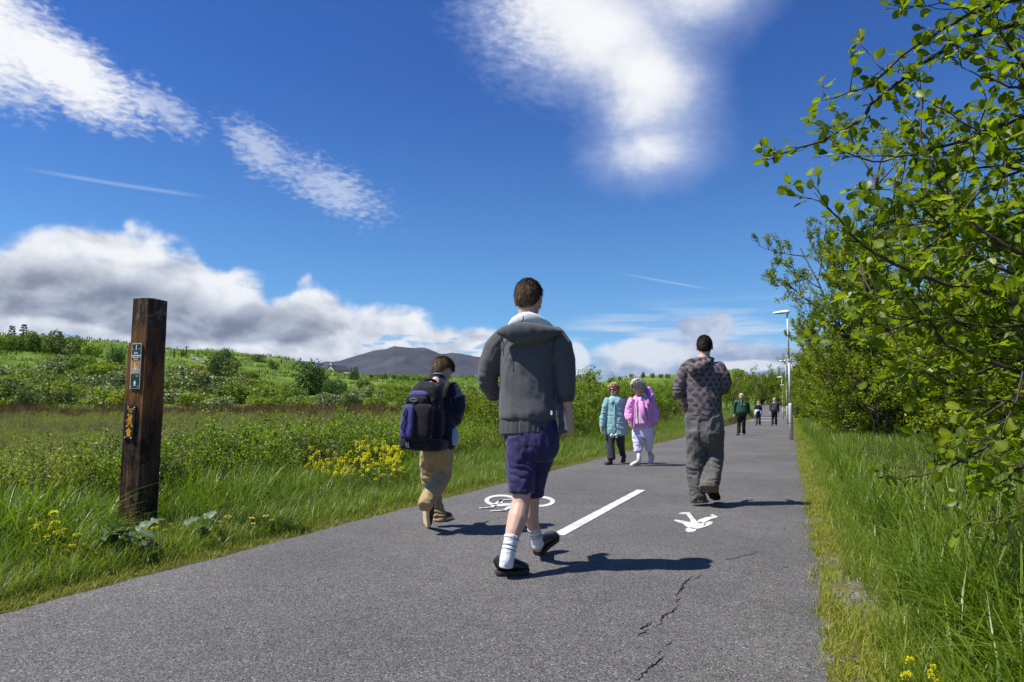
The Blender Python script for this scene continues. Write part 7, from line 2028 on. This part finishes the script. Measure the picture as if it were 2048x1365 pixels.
p5.hair(m_hair_g, [(-.13, -.085), (-.06, -.085), (-.02, -.08), (.012, -.04), (.035, .045), (.09, .068), (.13, .08)], 1.33, 3400, .034, .009, .022, .3, 29, curl=.6)
jt = p5.ring([(1281, 792, .01, 10, .07), (1281, 797, .01, 20.5, .115), (1282, 806, .01, 22, .135), (1283, 825, .01, 21.5, .14), (1284.5, 845, .01, 23, .15), (1285, 856, .01, 24, .152)], cap=.2)
js = [p5.limb([(1265, 799, 0, 7.5), (1259.5, 813, -.01, 8), (1256.5, 828, -.03, 7.2), (1258, 838, -.08, 6.6), (1259, 842, -.10, 5.6)], cap=.3), p5.limb([(1299, 799, 0, 7.5), (1306, 813, 0, 8.2), (1311, 828, -.01, 7.5), (1312, 838, -.05, 7), (1311.5, 843, -.06, 5.6)], cap=.3)]
jk = p5.cloth("jacket", [jt] + js, .011, m_pink, .018, (6, 6, 5), 101, [(J(1258, 828, 0), .16, .018, (.3, 0, 1), 42), (J(1311, 828, 0), .16, .018, (-.3, 0, 1), 42), (J(1300, 815, -.1), .2, .012, (.8, 0, .5), 30)], 3)
p5.cloth("open_front", [p5.ring([(1281, 797, -.08, 6, .06), (1279, 812, -.11, 8.5, .055), (1280, 830, -.12, 10.5, .055), (1281, 848, -.13, 12, .05)], cap=.2)], .010, m_pshirt, .012, (12, 12, 3), 103, smooth=2, parent=jk)
MB().tube([J(1281, 803, -.17), J(1284, 822, -.19), J(1289, 841, -.20)], [.040, .050, .052], [.014] * 3, rt_, 12, .2).build("scarf", m_pink, p5.root)
p5.cloth("hood", [tube([J(x, y, d) for x, y, d in ((1289, 781, .04), (1295, 779, .05), (1299, 786, .03), (1302, 794, -.02), (1299, 799, -.10))], [.03, .06, .075, .07, .03], [.05, .07, .07, .06, .04], rt_, 14, .6)], .010, m_lilac, .012, (12, 12, 12), 104, smooth=2, parent=jk)
MB().tube([J(1270, 795, -.06), J(1273, 801, -.13), J(1274, 809, -.15)], [.02, .028, .012], [.012] * 3, rt_, 10).tube([J(1293, 794, -.06), J(1293, 801, -.13), J(1297, 808, -.15)], [.03, .045, .02], [.014] * 3, rt_, 10).build("collar", m_pink, jk)
for x0, x1 in ((1271.5, 1268), (1292.5, 1300)): MB().tube([J(x0, 806, -.155), J((x0 + x1) / 2, 830, -.172), J(x1, 856, -.165)], [.016] * 3, [.010] * 3, rt_, 8).build("jacket_edge", m_pink, jk)
p5.cloth("cropped_trousers", [p5.ring([(1285, 846, 0, 21, .125), (1286, 862, 0, 22, .135), (1286, 870, 0, 21, .13)]), p5.limb([(1275.5, 864, 0, 11.5), (1275, 880, -.02, 10.5), (1275.5, 895, -.05, 9), (1276, 903, -.06, 8.4)], cap=.15), p5.limb([(1297, 864, 0, 11.8), (1297.5, 880, .03, 10), (1298, 893, .06, 8), (1298.5, 901, .08, 7.2)], cap=.15)], .011, m_lav, .018, (7, 7, 5), 105, [(J(1276, 885, -.1), .15, .014, (.5, 0, .9), 38), (J(1297, 880, 0), .15, .014, (-.5, 0, .9), 38)], 3)
MB().tube([J(1278, 908, -.085), J(1278, 921, -.10)], [.040, .042], n=14).build("sock", m_sock, p5.root)
h0 = J(1279, 921, -.03); h0.z = .004; p5.shoe(h0, h0 + (fw_ + rt_ * .35).normalized() * .25, UPZ, m_cream, m_cream, .046, .075, .022)
toe = J(1300, 927, .05); toe.z = .012; p5.shoe(toe - fw_ * .17 + UPZ * .15, toe, UPZ * .7 + fw_ * .6, m_cream, m_cream, .046, .075, .022)

# ---- the three farther walkers coming this way
m_green = fabric("dark_green_fleece", (0.020, 0.075, 0.050), 0.15, 60.0)
m_brtr = fabric("dark_brown_trousers", (0.022, 0.012, 0.012), 0.2, 60.0)
m_navyt = fabric("navy_top", (0.010, 0.012, 0.045), 0.2, 60.0)
m_blue = fabric("pale_blue_cardigan", (0.55, 0.60, 0.75), 0.06, 60.0)
m_gsw = fabric("grey_sweater", (0.060, 0.060, 0.072), 0.25, 60.0)
m_blk = fabric("black_trousers", (0.014, 0.013, 0.016), 0.2, 60.0)
def walker(label, D, px, yh, yf, sc_, top, trouser, hairm, wide=1.0, hairline=None, shoe=None, bare=False, seed=0, group=None, face=math.pi):
    """frontal walker: px of the middle, yh top of the head, yf feet; sc_ pixels per metre"""
    p = Person(label, D, face, (px, yf), group); J = p.J; rt_, fw_ = p.rt, p.fw
    Ht = (yf - yh) / sc_; X = lambda m_: px + m_ * sc_; Y = lambda m_: yf - m_ * sc_; u = Ht / 1.72
    pts = lambda rows: [(X(a * u), Y(z * u), dd, r_ * u * sc_) for a, z, dd, r_ in rows]
    rng_ = lambda rows: [(X(a * u), Y(z * u), dd, w_ * u * sc_ * wide, d_) for a, z, dd, w_, d_ in rows]
    hd = p.head(J(X(0), Y(1.60 * u), 0), fw_, UPZ, J(X(0), Y(1.44 * u), .02), u, nr=.056)
    bd = hd + [p.ring(rng_([(0, 1.40, 0, .15, .09), (0, 1.2, 0, .15, .10), (0, .9, 0, .14, .10)]))]
    for s in (-1, 1):
        bd += [p.limb(pts([(.19 * s * wide, 1.38, 0, .045), (.25 * s * wide, 1.1, .02, .040), (.265 * s * wide, .84, -.06, .028)])), p.limb(pts([(.09 * s, .9, 0, .075), (.10 * s, .5, -.03 * s, .055), (.10 * s, .10, .10 * s, .04)]))]
        w_ = J(X(.265 * s * wide * u), Y(.84 * u), -.06); bd += p.hand(w_, -UPZ + fw_ * .25, rt_ * s * -1.0 if False else fw_ * .2 - rt_ * s * -1, fw_, .18, .35, .011)
    p.body(bd, .011 if D < 35 else .014, m_skin, p.facemarks())
    p.hair(hairm, hairline or [(-.12, -.06), (-.05, -.05), (0, .01), (.04, .05), (.12, .09)], 1.10, 900, .03, .008, .006, .3, seed)
    tp = [p.ring(rng_([(0, 1.46, 0, .07, .06), (0, 1.42, 0, .16, .10), (0, 1.35, 0, .205, .125), (0, 1.15, -.02, .20, .15), (0, .98, -.03, .205, .165), (0, .86, 0, .195, .14)]), cap=.2)]
    for s in (-1, 1):
        rows = [(.19 * s * wide, 1.38, 0, .065), (.235 * s * wide, 1.22, .01, .066)] + ([(.245 * s * wide, 1.12, .02, .06)] if bare else [(.25 * s * wide, 1.08, .01, .060), (.265 * s * wide, .88, -.05, .048)])
        tp.append(p.limb(pts(rows), cap=.25))
    tp_o = p.cloth("top", tp, .013, top, .014, (5, 5, 4), seed, (), 3)
    lg = [p.ring(rng_([(0, .95, 0, .17, .12), (0, .86, 0, .185, .13), (0, .78, 0, .18, .12)]))]
    for s in (-1, 1): lg.append(p.limb(pts([(.09 * s, .82, 0, .098), (.10 * s, .5, -.03 * s, .082), (.105 * s, .26, .03 * s, .076), (.11 * s, .09, .10 * s, .076)]), cap=.15))
    p.cloth("trousers", lg, .013, trouser, .016, (6, 6, 4), seed + 4, (), 3)
    for s in (-1, 1):
        h0 = J(X(.11 * s * u), Y(.0), .14 * s + .04); h0.z = .004 + (.03 if s > 0 else 0) + (p.base.z * 0); p.shoe(h0, h0 + (fw_ + rt_ * s * -.15).normalized() * .25, UPZ, shoe or m_bootbr, shoe or m_bootbr, .048, .075, .022)
    return p, J, X, Y, u, tp_o
p6, J, X, Y, u, o = walker("white-haired man in dark green fleece walking towards the camera, left of the lamp post", 27.3, 1482.5, 787.5, 870, 50.0 * 82.5 / 86, m_green, m_brtr, m_hair_w, 1.22, [(-.12, -.07), (-.05, -.06), (0, .005), (.05, .05), (.12, .08)], m_solebr, seed=111)
MB().tube([J(X(-.06), Y(1.47), -.10), J(X(0), Y(1.40), -.155), J(X(.06), Y(1.47), -.10)], [.022, .012, .022], [.012] * 3, UPZ, 8).build("collar", m_green, o)
MB().tube([J(X(0), Y(1.42), -.15), J(X(0), Y(1.24), -.185)], [.010] * 2, n=6).build("zip", m_zip, o)
MB().box(J(X(.115), Y(1.27), -.175), (.07, .012, .05)).build("chest_emblem", m_syel, o, False)
p7, J, X, Y, u, o = walker("distant blonde woman in navy top with pale cardigan tied round her waist", 43.5, 1516.4, 802.5, 851, 31.5 * 48.5 / 50, m_navyt, m_grtr, m_hair_y, .92, [(-.12, -.08), (-.04, -.07), (.03, -.02), (.06, .05), (.12, .08)], bare=True, seed=121)
MB().tube([J(X(-.17), Y(.98), -.02), J(X(-.08), Y(.95), -.16), J(X(.08), Y(.95), -.16), J(X(.17), Y(.98), -.02)], [.06, .07, .07, .06], [.03] * 4, UPZ, 10).tube([J(X(-.12), Y(.95), -.15), J(X(-.19), Y(.78), -.16), J(X(-.22), Y(.66), -.15)], [.05, .06, .04], [.03] * 3, None, 10).tube([J(X(.1), Y(.95), -.15), J(X(.18), Y(.80), -.16), J(X(.2), Y(.72), -.15)], [.05, .06, .04], [.03] * 3, None, 10).build("tied_cardigan", m_blue, p7.root)
MB().tube([J(X(-.04), Y(1.42), -.10), J(X(0), Y(1.28), -.15), J(X(.04), Y(1.42), -.10)], [.02] * 3, [.01] * 3, None, 8).build("white_neckline", m_lining, o)
p8, J, X, Y, u, o = walker("distant white-haired man in grey sweater and black trousers beside the lamp posts", 43.0, 1548.5, 796.5, 851, 32.0 * 54.5 / 55, m_gsw, m_blk, m_hair_w, 1.05, seed=131)
MB().tube([J(X(-.07), Y(1.46), -.08), J(X(0), Y(1.38), -.14), J(X(.07), Y(1.46), -.08)], [.025, .014, .025], [.012] * 3, UPZ, 8).build("shirt_collar", m_lining, o)
walker("tiny figure in black at the very end of the path", 150.0, 1558.0, 803.0, 812.6, 5.6, m_blk, m_blk, m_hair_d, 1.0, seed=141)
# ------------------------------------------------------------------ clear Atlantic air
m_air = bpy.data.materials.new("air"); m_air.use_nodes = True
t = m_air.node_tree; t.nodes.clear()
o_ = t.nodes.new("ShaderNodeOutputMaterial"); v_ = t.nodes.new("ShaderNodeVolumePrincipled")
v_.inputs["Color"].default_value = (0.70, 0.83, 1.0, 1); v_.inputs["Density"].default_value = 0.000025; v_.inputs["Anisotropy"].default_value = 0.0
t.links.new(v_.outputs[0], o_.inputs["Volume"])
hz_ = MB().box((0, 0, 312), (25000, 25000, 640)).build("haze", m_air, None, False)
hz_["kind"] = "stuff"
